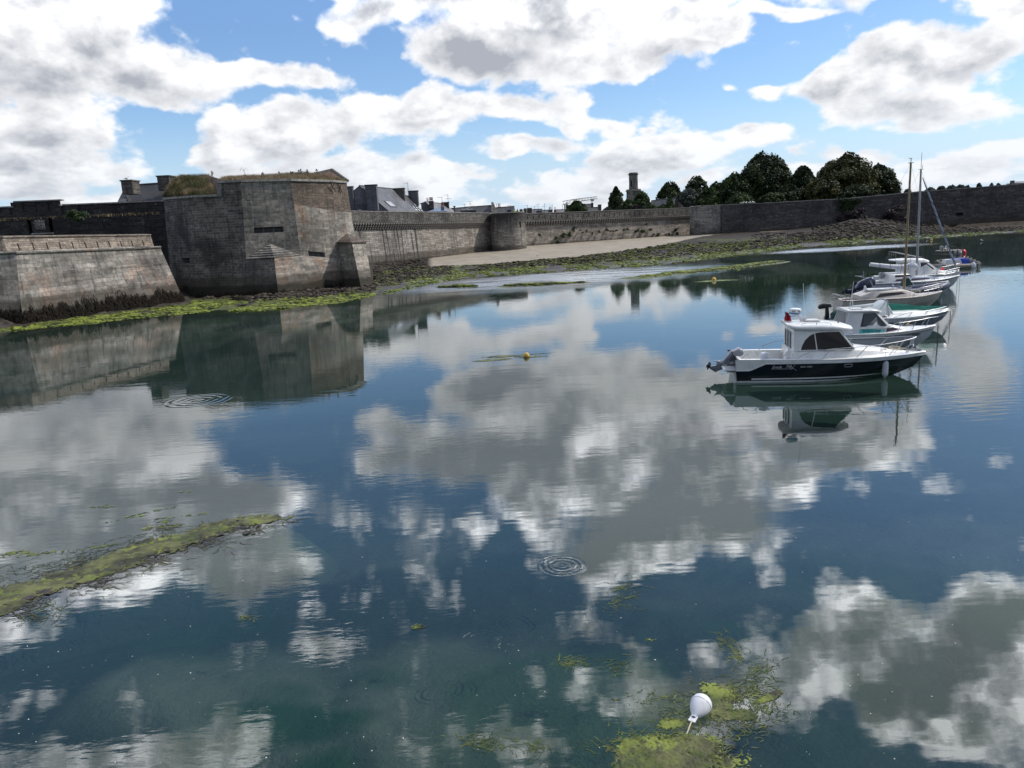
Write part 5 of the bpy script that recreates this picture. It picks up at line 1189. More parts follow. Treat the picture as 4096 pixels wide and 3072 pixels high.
# far wooded ridge and roof beyond the right-hand wall
hillV = []; rngh = np.random.RandomState(3)
b = MB(); xs_h = list(range(3480, 4700, 30)); prev = None
for i, px in enumerate(xs_h):
    p = A(px, 700, 900); yt = np.interp(px, [3480, 3600, 3750, 3900, 4050, 4700], [800, 772, 758, 750, 742, 700]); q = zat(p, yt); r0 = np.array([p[0], p[1] - 60, 1.0]); r1 = q + np.array([0, 0, 0]); r2 = np.array([p[0] * 1.1, p[1] + 120, 1.0])
    if prev is not None:
        for k in range(2): b.face([prev[k], (r0, r1, r2)[k], (r0, r1, r2)[k + 1], prev[k + 1]])
    prev = (r0, r1, r2)
b.build('hillside', M['greengrass'], kind='structure', label='far low wooded ridge')
for k, (px, yt, hw) in enumerate(((3625, 757, 14), (3715, 751, 22), (3760, 746, 18), (3800, 742, 22), (3835, 741, 20), (3862, 744, 14), (3908, 735, 9), (3957, 735, 7), (3985, 734, 8))):
    tree(('broad', 'broad', 'low', 'wide', 'rounded', 'small', 'flat-topped pine-like', 'tiny', 'thin tiny')[k] + ' far tree on the ridge skyline, number %s from the left' % ('first', 'second', 'third', 'fourth', 'fifth', 'sixth', 'seventh', 'eighth', 'ninth')[k], px, yt, hw, 880, M['leaf_s'], 60 + k, base_z=zat(A(px, 700, 880), yt + 40)[2], n=700, size=2.0, group='trees on the far ridge', lob=10)
HF = thing('far_house', 'pale far house roof peeping over the right end of the long dark wall', 'house', (*A(4070, 740, 700)[:2], 2)); pbox(HF, 'wall', 4046, 4110, 731, 760, 700, 8, M['cream'], down=10); pbox(HF, 'chimney', 4048, 4058, 722, 734, 700, 3, M['chimst'])
b = MB(); q = [Vv(A(4044, 733, 699)), Vv(A(4114, 731, 699)), Vv(A(4110, 724, 704)), Vv(A(4056, 726, 704))]; b.mesh(q + [p + Vector((0, 10, -2)) for p in q], [(0, 1, 2, 3), (3, 2, 6, 7), (0, 3, 7, 4), (1, 2, 6, 5)]); b.build('roof', M['slate_pale'], HF)

# shrubs rooted in the joints of the second curtain wall
wc = (np.array(wC), np.array(wD)); dW = (wc[1] - wc[0])[:2]; LW = np.hypot(*dW); dW = dW / LW; nW = np.array([dW[1], -dW[0], 0])
def on_wall(p0, p1, px, py, off=0.0):  # point on a wall line seen at a pixel
    d = ray(px, py); a = np.array([p0[0], p0[1]]) + np.array([nW[0], nW[1]]) * off if False else np.array([p0[0], p0[1]]); e = np.array([p1[0] - p0[0], p1[1] - p0[1]])
    Mx = np.array([[d[0], -e[0]], [d[1], -e[1]]]); s = np.linalg.solve(Mx, a); return np.array([d[0] * s[0], d[1] * s[0], CAMH + d[2] * s[0]])
SH = [(240, 715, 15), (490, 715, 30), (545, 710, 20), (588, 665, 22), (708, 678, 10), (833, 682, 12), (410, 740, 15), (915, 665, 15), (945, 675, 8), (970, 680, 8), (1003, 670, 13), (1075, 665, 10), (1110, 655, 15), (1210, 680, 22), (1260, 680, 28), (1298, 607, 10), (1338, 662, 14), (1365, 715, 15), (1410, 715, 22), (1485, 710, 10), (1515, 708, 12), (1588, 655, 15), (1595, 700, 20), (430, 785, 14), (768, 700, 10), (1765, 668, 8), (645, 672, 9), (670, 690, 8)]
SH.sort()
ords = ['first', 'second', 'third', 'fourth', 'fifth', 'sixth', 'seventh', 'eighth', 'ninth', 'tenth', 'eleventh', 'twelfth', 'thirteenth', 'fourteenth', 'fifteenth', 'sixteenth', 'seventeenth', 'eighteenth', 'nineteenth', 'twentieth', 'twenty-first', 'twenty-second', 'twenty-third', 'twenty-fourth', 'twenty-fifth', 'twenty-sixth', 'twenty-seventh', 'twenty-eighth']
for k, (cx, cy, r_) in enumerate(SH):
    p = on_wall(wc[0], wc[1], 2050 + .407 * cx, 650 + .407 * cy) + nW * .75; rr_ = r_ * .407 * p[1] / 3125; rng = np.random.RandomState(k)
    C = p + rng.normal(size=(6, 3)) * rr_ * np.array([.45, .2, .45]); V, F = leaves(C, np.full(6, rr_ * .6), int(90 + 60 * r_ / 4), .22, rng)
    big_mesh('wall_shrub', V, F, M['leaf_m'], label='%s shrub rooted in the shrubby curtain wall, %s from the left' % (('small' if r_ < 12 else 'bushy' if r_ < 20 else 'large'), ords[k]), cat='shrub', group='shrubs growing out of the curtain wall', loc=p - np.array([0, 0, rr_]))
# ivy patch on the shaded wall, bush at its foot, bush on the gate wall
rng = np.random.RandomState(9); n = 2600; u = rng.rand(n); v = rng.rand(n) ** .8; P = []
for k in range(n):
    wd = .12 + .88 * v[k]; px = 3395 + (u[k] - .5) * 98 * wd + 8 * math.sin(v[k] * 9); py = 866 - v[k] * (866 - 796) ; D = np.interp(px, [2916, 3440, 3900], [200, 203, 205]) - 1.05; P.append(A(px, py, D))
P = np.array(P); V, F = leaves(P, np.full(n, .16), n, .42, rng); big_mesh('ivy', V, F, M['ivy'], label='dense dark ivy patch narrowing downward on the long shaded wall', cat='ivy', loc=P.min(0))
def bush(label, px, py, r_, D, mat, n=900, size=.25, sd=1, cat='bush'):
    p = A(px, py, D); rng = np.random.RandomState(sd); C = p + rng.normal(size=(9, 3)) * r_ * np.array([.5, .3, .4]); V, F = leaves(C, np.full(9, r_ * .5), n, size, rng); big_mesh('bush', V, F, mat, label=label, cat=cat, loc=p - np.array([0, 0, r_]))
bush('dark green bush growing out of the black rampart parapet near the gate panel', 308, 862, 1.0, 96, M['leaf_m'], 1500, .22, 3)
bush('scrub at the foot of the ivy patch on the rocky bank', 3385, 880, 2.2, 200, M['leaf_r'], 1500, .5, 4)
bush('scrub on the rocky bank right of the ivy patch', 3440, 872, 1.8, 200, M['leaf_r'], 1200, .5, 5)
bush('brown scrub on the rocky bank further right of the ivy', 3560, 872, 3.0, 202, M['leaf_r'], 1600, .5, 6)
# ---------------------------------------------------------------- boats (local frame: x to the bow, y to port, z up, waterline at z = 0)
def sm(x): x = min(1, max(0, x)); return x * x * (3 - 2 * x)
class Hull:
    def __init__(s, L, B, zs, zm, zb, rake=.9, draft=.35, full=2.3, trans=.9, chb=.45, flare=.8, trake=.08, wide=.4):
        s.L, s.B, s.zs, s.zm, s.zb, s.rake, s.draft, s.full, s.trans, s.chb, s.flare, s.trake, s.wide = L, B, zs, zm, zb, rake, draft, full, trans, chb, flare, trake, wide
    def sheer_z(s, t):
        return s.zs + (s.zm - s.zs) * sm(t / .5) if t < .5 else s.zm + (s.zb - s.zm) * ((t - .5) / .5) ** 2
    def half(s, t):
        w = s.wide
        if t < w: return s.B / 2 * (s.trans + (1 - s.trans) * sm(t / w))
        return s.B / 2 * max(.012, (1 - ((t - w) / (1 - w)) ** s.full))
    def chine(s, t):
        return s.half(t) * s.flare * (1 - .55 * t ** 3), -.02 + s.chb * max(0, (t - .35) / .65) ** 2.6
    def x(s, t, z):
        f = min(1.0, max(0.0, (z + s.draft) / (s.sheer_z(t) + s.draft))); x1 = s.L - s.rake * (1 - f) ** 1.25
        x0 = s.trake * (z) ; return x0 + (x1 - x0) * t
    def P(s, t, v, side=-1, off=0.0):   # v 0 at the chine, 1 at the sheer
        yc, zc = s.chine(t); ys = s.half(t); z = zc + (s.sheer_z(t) - zc) * v
        y = yc + (ys - yc) * (v ** .75) + off
        return Vector((s.x(t, z), side * y, z))
    def V(s, t, z):
        yc, zc = s.chine(t); return (z - zc) / (s.sheer_z(t) - zc)
    def T(s, x, z):
        lo, hi = 0.0, 1.0
        for _ in range(30):
            m_ = (lo + hi) / 2
            if s.x(m_, z) < x: lo = m_
            else: hi = m_
        return lo
    def at(s, x, z, side=-1, off=.006):
        t_ = s.T(x, z); return s.P(t_, min(1, max(0, s.V(t_, z))), side, off)
    def shell(s, mat, parent, bands=None, n=36, top=1.0, name='hull', mats=None):
        b = MB(); vs = [0, .12, .25, .4, .55, .7, .85, 1.0]
        ts = [i / n for i in range(n + 1)]
        for side in (-1, 1):
            for i in range(n):
                for j in range(len(vs) - 1):
                    q = [s.P(ts[i], vs[j], side), s.P(ts[i + 1], vs[j], side), s.P(ts[i + 1], vs[j + 1], side), s.P(ts[i], vs[j + 1], side)]
                    b.face(q if side < 0 else q[::-1])
                k0, k1 = Vector((s.x(ts[i], -s.draft), 0, -s.draft * (1 - ts[i] ** 6))), Vector((s.x(ts[i + 1], -s.draft), 0, -s.draft * (1 - ts[i + 1] ** 6)))
                q = [k0, k1, s.P(ts[i + 1], 0, side), s.P(ts[i], 0, side)]; b.face(q if side < 0 else q[::-1])
        tr = [s.P(0, v, -1) for v in vs] + [s.P(0, v, 1) for v in vs[::-1]] + [Vector((0, 0, -s.draft))]
        b.face(tr); return b.build(name, mat, parent, local=True, smooth=35, weld=True)
    def strip(s, z0f, z1f, t0, t1, mat, parent, name='stripe', off=.006, n=30, vmode=False, sides=(-1, 1)):
        b = MB()
        for side in sides:
            for i in range(n):
                a, c = t0 + (t1 - t0) * i / n, t0 + (t1 - t0) * (i + 1) / n
                def pt(t_, f):
                    v = f(t_) if vmode else s.V(t_, f(t_)); return s.P(t_, min(1.0, max(0.0, v)), side, off)
                q = [pt(a, z0f), pt(c, z0f), pt(c, z1f), pt(a, z1f)]; b.face(q if side < 0 else q[::-1])
        return b.build(name, mat, parent, local=True, smooth=60, weld=True)
    def deck(s, t0, t1, mat, parent, camber=.08, n=20, name='deck', dz=0.0, inset=0.0):
        b = MB()
        for i in range(n):
            a, c = t0 + (t1 - t0) * i / n, t0 + (t1 - t0) * (i + 1) / n
            def row(t_):
                h = max(.01, s.half(t_) - inset); z = s.sheer_z(t_) + dz; x_ = s.x(t_, s.sheer_z(t_)); return [Vector((x_, h * k, z + camber * (1 - k * k))) for k in (-1, -.6, 0, .6, 1)]
            r0, r1 = row(a), row(c)
            for k in range(4): b.face([r0[k], r1[k], r1[k + 1], r0[k + 1]][::-1] if False else [r0[k], r1[k], r1[k + 1], r0[k + 1]])
        return b.build(name, mat, parent, local=True, smooth=50, weld=True)
    def cockpit(s, t0, t1, w, floor, mat, parent, cap=.2, n=14, name='cockpit'):      # side decks, inner walls and sole
        b = MB()
        for side in (-1, 1):
            for i in range(n):
                a, c = t0 + (t1 - t0) * i / n, t0 + (t1 - t0) * (i + 1) / n
                def q(t_): z = s.sheer_z(t_); x_ = s.x(t_, z); h = s.half(t_); return Vector((x_, side * h, z)), Vector((x_, side * (h - cap * .5), z + .025)), Vector((x_, side * (h - cap), z)), Vector((x_, side * (h - cap - .02), floor)), Vector((x_, 0, floor))
                A_, B_ = q(a), q(c)
                for k in range(4):
                    f = [A_[k], B_[k], B_[k + 1], A_[k + 1]]; b.face(f if side < 0 else f[::-1])
        z = s.sheer_z(t1); x_ = s.x(t1, z); h = s.half(t1) - cap
        b.face([(x_, -h, floor), (x_, h, floor), (x_, h, z), (x_, -h, z)])
        z = s.sheer_z(t0) - .02; x_ = s.x(t0, z) + .01; h = s.half(t0) - cap
        b.box((x_ + .05, 0, (z + floor) / 2), (.12, 2 * h, z - floor))
        return b.build(name, mat, parent, local=True)
    def rail_line(s, t0, t1, mat, parent, r=.03, dz=0.0, name='rub_rail', n=40, off=.01):
        b = MB()
        for side in (-1, 1):
            pts = []
            for i in range(n + 1):
                t_ = t0 + (t1 - t0) * i / n; z = s.sheer_z(t_) + dz; v = min(1, s.V(t_, z)); pts.append(s.P(t_, v, side, off))
            b.tube(pts, r, 6)
        return b.build(name, mat, parent, local=True, smooth=True)
def cabin(stations, mat, parent, name, chamfer=.08, closed=True):
    # stations: (x, z bottom, z top, half width bottom, half width top)
    b = MB(); rows_ = []
    for (x_, zb, zt, wb, wt) in stations:
        c = min(chamfer, max(.005, (zt - zb) * .3)); rows_.append([Vector(p) for p in ((x_, -wb, zb), (x_, -wt, zt - c), (x_, -wt + c * .9, zt - c * .2), (x_, -wt * .5, zt + c * .15), (x_, 0, zt + c * .3), (x_, wt * .5, zt + c * .15), (x_, wt - c * .9, zt - c * .2), (x_, wt, zt - c), (x_, wb, zb))])
    for i in range(len(rows_) - 1):
        for k in range(8): b.face([rows_[i][k], rows_[i + 1][k], rows_[i + 1][k + 1], rows_[i][k + 1]])
    if closed:
        b.face(rows_[0]); b.face(rows_[-1][::-1])
    return b.build(name, mat, parent, local=True, smooth=38, weld=True)
def side_panel(stations, poly, mat, parent, name='side_window', off=.008, th=.012, sides=(-1, 1), chamfer=.08):
    # flat plate following the cabin side, outline given in x-z
    def yat(x_, z_):
        S = stations
        for i in range(len(S) - 1):
            if S[i][0] <= x_ <= S[i + 1][0] or i == len(S) - 2: break
        a, c = S[i], S[i + 1]; u = 0 if c[0] == a[0] else min(1, max(0, (x_ - a[0]) / (c[0] - a[0]))); q = [a[k] * (1 - u) + c[k] * u for k in range(5)]
        cc = min(chamfer, (q[2] - q[1]) * .3); v = (z_ - q[1]) / max(.01, (q[2] - cc - q[1])); return q[3] * (1 - v) + q[4] * v
    res = []
    for side in sides:
        b = MB(); n = len(poly); O = [Vector((p[0], side * (yat(*p) + off + th), p[1])) for p in poly]; I = [Vector((p[0], side * (yat(*p) + off - .02), p[1])) for p in poly]
        b.face(O if side < 0 else O[::-1])
        for i in range(n): b.face([O[i], I[i], I[(i + 1) % n], O[(i + 1) % n]])
        res.append(b.build(name, mat, parent, local=True))
    return res
def mesh_part(name, mat, parent, fn, smooth=True, label=None):
    b = MB(); fn(b); o = b.build(name, mat, parent, local=True, smooth=smooth)
    if label: o['label'] = label
    return o
def tubes(name, mat, parent, lines, r=.014, n=6, label=None):
    return mesh_part(name, mat, parent, lambda b: [b.tube(l, r, n) for l in lines], label=label)
def put(name, label, bow_px, length, yaw, group='boats moored in a row'):
    g = G(*bow_px, 0); c, s_ = math.cos(yaw), math.sin(yaw)
    return thing(name, label, 'boat', (g[0] - c * length, g[1] - s_ * length, 0), yaw, group)
def fender(parent, p, L=.55, r=.11, rope_to=None, mat=None, name='fender', label='grey-white fender hanging on the side', line=True):
    f = mesh_part(name, mat or M['fender'], parent, lambda b: b.lathe([(.012, -L / 2 - .09), (.035, -L / 2 - .05), (r * .55, -L / 2), (r * .93, -L / 2 + .06), (r, -L / 2 + .13), (r, L / 2 - .13), (r * .93, L / 2 - .06), (r * .55, L / 2), (.035, L / 2 + .05), (.012, L / 2 + .09)], 14, Matrix.Translation(Vector(p))))
    if rope_to is not None and line: tubes('lanyard', M['ropeg'], f, [[Vector(p) + Vector((0, 0, L / 2 + .05)), Vector(rope_to)]], .008, 4)
    return f
def outboard(parent, outline, w, mat, name='outboard_motor', M_=None, lower=None, lw=.09, mat2=None, prop=None, label=None):
    cow = MB(); cow.prism(outline, w, inset=.16, M=M_); o = cow.build(name, mat, parent, local=True, smooth=55)
    if label: o['label'] = label
    if lower:
        l = MB(); l.prism(lower, lw, inset=.25, M=M_); l.build('lower_unit', mat2 or mat, o, local=True, smooth=40)
    if prop:
        (px_, pz_), ang, rad = prop; pb = MB(); Mx = (M_ or Matrix.Identity(4)) @ Matrix.Translation((px_, 0, pz_)) @ Matrix.Rotation(ang, 4, 'Y')
        pb.lathe([(.02, -.10), (.045, -.06), (.05, .06), (.03, .09)], 10, Mx)
        for k in range(3):
            a = k * 2 * math.pi / 3; R_ = Mx @ Matrix.Rotation(a, 4, 'Z'); V = [(.03, -.03, -.05), (.6 * rad, -.11, -.05), (rad, -.06, 0), (rad, .05, .04), (.6 * rad, .10, .05), (.03, .04, .05)]
            V2 = [R_ @ Vector(v) for v in V] + [R_ @ (Vector(v) + Vector((0, 0, .012))) for v in V]
            pb.mesh(V2, [(0, 1, 2, 3, 4, 5), (11, 10, 9, 8, 7, 6)] + [(i, (i + 1) % 6, 6 + (i + 1) % 6, 6 + i) for i in range(6)])
        pb.build('propeller', M['black'], o, local=True)
    return o
def chain_line(b, p, q, link=.075, r=.011):
    p, q = Vector(p), Vector(q); d = (q - p); n = int(d.length / (link * .72)); d.normalize(); a = d.orthogonal().normalized(); c = d.cross(a)
    for k in range(n):
        o_ = p + d * (k * link * .72 + link / 2); s_ = a if k % 2 else c; pts = []
        for j in range(9):
            th = 2 * math.pi * j / 8; pts.append(o_ + d * math.cos(th) * link * .5 + s_ * math.sin(th) * link * .30)
        b.tube(pts, r, 4, caps=False)

# ---- 1: black-hulled pilothouse cruiser, nearest
YAW1 = math.atan2(28.9 - 29.95, 15.8 - 8.9); L1 = 7.32
B1 = put('motor_cruiser', 'black-hulled motor cruiser with white hardtop, nearest boat of the row', (3700, 1517), L1, YAW1)
g = G(2949, 1534, 0); h1 = Hull(L1, 2.6, .95, .90, .90, rake=1.15, full=2.5, trans=.93, chb=.34, flare=.86, trake=-.10)
B1.location = Vector(g) + Vector((-math.sin(YAW1), math.cos(YAW1), 0)) * 1.18; setw(B1, Matrix.Translation(B1.location) @ Matrix.Rotation(YAW1, 4, 'Z'))
hb = h1.shell(M['navy'], B1)
h1.strip(lambda t_: -.1, lambda t_: .075, 0, .80, M['white2'], hb, 'boot_stripe')
h1.strip(lambda t_: .115 + .03 * t_, lambda t_: .17 + .03 * t_ - max(0, t_ - .6) * .05, .085, .93, M['white'], hb, 'stripe')
def lowz(t_):                          # lower edge of the white topside moulding
    x_ = t_ * L1
    return .50 if x_ < .55 else (.50 + (x_ - .55) / .6 * .27 if x_ < 1.15 else .77 + .02 * (t_ ** 4))
tops = h1.strip(lowz, lambda t_: 9, 0, 1.0, M['white'], B1, 'topside_moulding', off=.022, n=70)
bm_ = MB()
for side in (-1, 1):
    for k, dz in enumerate((0, .10)):
        pts = []
        for i in range(71):
            t_ = i / 70; z = lowz(t_) if k == 0 else h1.sheer_z(t_) - .085
            if k == 1 and t_ < .2: continue
            pts.append(h1.P(t_, min(1, h1.V(t_, z)), side, .026))
        bm_.tube(pts, .022 if k == 0 else .012, 6)
bm_.build('rub_rail', M['white2'], tops, local=True, smooth=True)
h1.cockpit(0.02, .33, 0, .25, M['white'], B1, cap=.17)
h1.deck(.33, 1.0, M['white'], B1, camber=.05)
sf = MB()
sf.box((-.22, 0, .50), (.55, 2.1, .05)); [sf.box((-.25, y_, .545), (.5, .07, .03)) for y_ in (-.9, -.7, -.5, .5, .7, .9)]
sf.build('swim_platform', M['white2'], B1, local=True)
# low coachroof / trunk
st_tr = [(2.08, .86, 1.22, 1.02, .98), (2.6, .86, 1.25, 1.02, .98), (4.4, .86, 1.24, .92, .86), (5.3, .88, 1.14, .66, .55), (6.1, .90, 1.02, .36, .25), (6.5, .92, .97, .15, .1)]
cabin(st_tr, M['white'], B1, 'coachroof', .10)
st_wh = [(2.16, 1.15, 2.02, .95, .86), (3.4, 1.15, 2.02, .95, .86), (3.92, 1.15, 2.00, .92, .80), (4.52, 1.15, 1.27, .86, .76)]
wh = cabin([(2.16, 1.15, 2.02, .95, .86), (2.30, 1.15, 2.02, .95, .86)], M['white'], B1, 'wheelhouse', .05)
# glazing all round with white pillars
def ywh(x_, z_): v = (z_ - 1.22) / .8; a = .955 if x_ < 3.4 else .955 - (x_ - 3.4) * .04; return a * (1 - v) + (a - .10) * v
win = [(2.42, 1.235), (2.47, 1.42), (2.58, 1.62), (2.74, 1.78), (2.95, 1.88), (3.2, 1.91), (3.84, 1.91), (4.36, 1.235)]
for side in (-1, 1):
    gl_ = MB(); O = [Vector((p[0], side * ywh(*p), p[1])) for p in win]; gl_.face(O if side < 0 else O[::-1]); gl_.build('side_window', M['glass'], B1, local=True)
pil = MB()
for side in (-1, 1):                  # solid side around the arched window
    outer = [(2.16, 1.2), (2.16, 1.98), (3.2, 1.99), (3.9, 1.98)]; ring = [(2.42, 1.235), (2.47, 1.42), (2.58, 1.62), (2.74, 1.78), (2.95, 1.88), (3.2, 1.91), (3.84, 1.91)]
    def P_(p, o_=.014): return Vector((p[0], side * (ywh(*p) + o_), p[1]))
    fs = [[(2.16, 1.2), (2.42, 1.2), (2.42, 1.235), (2.47, 1.42), (2.16, 1.45)], [(2.16, 1.45), (2.47, 1.42), (2.58, 1.62), (2.16, 1.7)], [(2.16, 1.7), (2.58, 1.62), (2.74, 1.78), (2.16, 1.98)], [(2.16, 1.98), (2.74, 1.78), (2.95, 1.88), (2.9, 1.99)], [(2.9, 1.99), (2.95, 1.88), (3.2, 1.91), (3.84, 1.91), (3.9, 1.98)]]
    for f in fs: q = [P_(p) for p in f]; pil.face(q[::-1] if side < 0 else q)
    pil.tube([P_((3.02, 1.235), .01), P_((2.93, 1.89), .01)], .02, 5)
    pil.tube([P_((3.86, 1.93), -.01), P_((4.42, 1.22), -.01)], .035, 6)
    pil.tube([P_((2.40, 1.22), .0), P_((4.42, 1.215), .0)], .02, 5)
pil.tube([(3.93, 0, 1.96), (4.55, 0, 1.24)], .03, 6)
pil.build('window_pillar', M['white'], wh, local=True, smooth=50)
ws = MB(); a_ = [(4.40, -.82, 1.24), (4.56, -.3, 1.26), (4.60, 0, 1.26), (4.56, .3, 1.26), (4.40, .82, 1.24)]; c_ = [(3.84, -.74, 1.93), (3.93, -.3, 1.95), (3.96, 0, 1.95), (3.93, .3, 1.95), (3.84, .74, 1.93)]
for k in range(4): ws.face([a_[k], a_[k + 1], c_[k + 1], c_[k]])
wsc = ws.build('windscreen', M['glassc'], B1, local=True, smooth=True)
tubes('wiper', M['black'], wsc, [[(4.30, -.45, 1.42), (4.07, -.38, 1.80)], [(4.28, -.40, 1.45), (4.05, -.52, 1.82)]], .012)
mesh_part('windscreen_frame', M['white'], wsc, lambda b: (b.tube(a_, .035, 6), b.tube([(a_[4][0], a_[4][1], a_[4][2]), c_[4]], .03, 6), b.tube([a_[0], c_[0]], .03, 6)))
# aft bulkhead door
db = MB(); db.box((2.14, .1, 1.28), (.02, .9, 1.2)); dd = db.build('sliding_door', M['glassc'], B1, local=True)
mesh_part('door_frame', M['steel'], dd, lambda b: [b.tube(l, .02, 5) for l in ([(2.12, -.36, .7), (2.12, -.36, 1.9)], [(2.12, .1, .7), (2.12, .1, 1.9)], [(2.12, .56, .7), (2.12, .56, 1.9)])])
# hardtop: curved slab with upswept tail and rounded nose
ro = MB(); prof = [(1.90, 2.235, 2.25, .50), (1.95, 2.14, 2.235, .78), (2.08, 2.05, 2.215, .92), (2.3, 1.985, 2.20, .97), (2.7, 1.965, 2.20, .98), (3.2, 1.955, 2.20, .98), (3.6, 1.95, 2.17, .96), (4.0, 1.945, 2.12, .91), (4.25, 1.945, 2.06, .80), (4.40, 1.95, 2.01, .62), (4.47, 1.965, 1.985, .35)]
rw = []
for (x_, z0, z1, w_) in prof:
    mz = (z0 + z1) / 2; rw.append([Vector(p) for p in ((x_, -w_ * .9, z0), (x_, -w_, z0 + (mz - z0) * .5), (x_, -w_, mz + (z1 - mz) * .3), (x_, -w_ * .93, z1 - .01), (x_, -w_ * .6, z1 + .03), (x_, 0, z1 + .045), (x_, w_ * .6, z1 + .03), (x_, w_ * .93, z1 - .01), (x_, w_, mz + (z1 - mz) * .3), (x_, w_, z0 + (mz - z0) * .5), (x_, w_ * .9, z0))])
for i in range(len(rw) - 1):
    for k in range(11): ro.face([rw[i][k], rw[i + 1][k], rw[i + 1][(k + 1) % 11], rw[i][(k + 1) % 11]])
ro.face(rw[0]); ro.face(rw[-1][::-1])
roof = ro.build('hardtop', M['white'], B1, local=True, smooth=60, weld=True)
mesh_part('roof_hatch', M['nonslip'], roof, lambda b: (b.box((3.0, 0, 2.27), (.55, .55, .04)), b.box((3.0, 0, 2.295), (.45, .45, .02))), smooth=False)
tubes('grab_rail', M['steel'], roof, [[(2.45, s_ * .84, 2.2), (2.5, s_ * .84, 2.27), (3.0, s_ * .84, 2.275), (3.5, s_ * .84, 2.255), (3.56, s_ * .84, 2.17)] for s_ in (-1, 1)] + [[(3.0, s_ * .84, 2.19), (3.0, s_ * .84, 2.27)] for s_ in (-1, 1)], .011)
mesh_part('roof_light', M['black'], roof, lambda b: b.lathe([(.03, 0), (.02, .06), (.012, .12)], 8, Matrix.Translation((3.95, -.25, 2.13))))
rm_ = MB(); rm_.prism([(2.62, 2.2), (2.40, 2.46), (2.24, 2.55), (2.42, 2.56), (2.58, 2.48), (2.80, 2.2)], .14, c=0); rm_.build('radar_mast', M['white'], B1, local=True, smooth=40)
Mr = Matrix.Translation((2.37, 0, 2.54))
rd = mesh_part('radar_dome', M['white'], B1, lambda b: b.lathe([(.24, .07), (.245, .10), (.235, .17), (.20, .215), (.10, .235), (.01, .24)], 28, Mr))
mesh_part('radar_base', M['radarblue'], rd, lambda b: b.lathe([(.14, -.01), (.20, .02), (.242, .068), (.242, .075)], 28, Mr))
text_mesh('FURUNO', .088, M['black'], rd, Matrix.Translation((2.205, -.232, 2.642)) @ Matrix.Rotation(R(90), 4, 'X'), bold=.002)
tubes('radar_cable', M['black'], rd, [[(2.28, -.1, 2.55), (2.12, -.05, 2.58), (2.10, 0, 2.50), (2.2, .03, 2.46), (2.40, .05, 2.44)]], .012)
tubes('whip_antenna', M['white'], B1, [[(2.74, -.12, 2.2), (2.72, -.12, 2.5), (2.66, -.12, 3.2), (2.62, -.12, 3.75)]], .009)
tubes('antenna_bracket', M['steel'], B1, [[(2.7, -.12, 2.18), (2.74, -.12, 2.34)], [(2.66, -.12, 2.34), (2.78, -.12, 2.34)]], .02)
fl = MB(); rgf = random.Random(2); nx, nz = 6, 6
pts = [[Vector((2.02 + (.30 * i / nx) * (.35 + .65 * j / nz) + .02 * math.sin(i * 1.9 + j), .20 + .05 * math.sin(i * 1.7 + j * .6), 2.60 - .36 * j / nz)) for i in range(nx + 1)] for j in range(nz + 1)]
for j in range(nz):
    for i in range(nx): fl.face([pts[j][i], pts[j][i + 1], pts[j + 1][i + 1], pts[j + 1][i]])
fl.build('flag', M['red'], B1, local=True, smooth=True)
tubes('flagstaff', M['steel'], B1, [[(2.08, .2, 2.1), (2.02, .2, 2.66)]], .012)
# rails
def rail_y(x_, z_=None): t_ = h1.T(x_, h1.sheer_z(min(1, x_ / L1))); return h1.half(t_) - .10
xs_ = [2.3, 2.75, 3.6, 4.6, 5.5, 6.2, 6.62, 6.86]; zs_ = [1.0, 1.22, 1.30, 1.33, 1.37, 1.42, 1.47, 1.50]
R_l = [[(x_, s_ * max(.10, rail_y(x_)), z_) for x_, z_ in zip(xs_, zs_)] for s_ in (-1, 1)]
stn = [(3.2, 3.45, 1.27), (4.45, 4.85, 1.33), (5.75, 6.1, 1.40), (6.45, 6.72, 1.48)]
lines = [r_ for r_ in R_l] + [[(6.86, -.10, 1.50), (6.95, -.05, 1.50), (6.95, .05, 1.50), (6.86, .10, 1.50)]]
for s_ in (-1, 1):
    for (xa, xb, z_) in stn: lines.append([(xa, s_ * max(.1, rail_y(xa)), .93), (xb, s_ * max(.10, rail_y(xb)), z_)])
lines += [[(6.55, -.28, .93), (6.80, -.2, 1.15), (6.88, 0, 1.2), (6.80, .2, 1.15), (6.55, .28, .93)]]
lines += [[(1.15, .95, .97), (1.3, .98, 1.12), (1.7, .98, 1.28), (2.1, .95, 1.34)]]
tubes('pulpit_rail', M['steel'], B1, lines, .014)
tubes('cockpit_rail', M['steel'], B1, [[(1.1, -.8, .4), (1.75, -.7, .9), (2.1, -.6, 1.2)], [(-.05, -.95, .52), (.12, -1.0, .85), (.3, -1.02, 1.10), (.45, -1.04, 1.12)], [(-.05, .95, .52), (.15, 1.0, .9), (.3, 1.02, 1.08)]], .016)
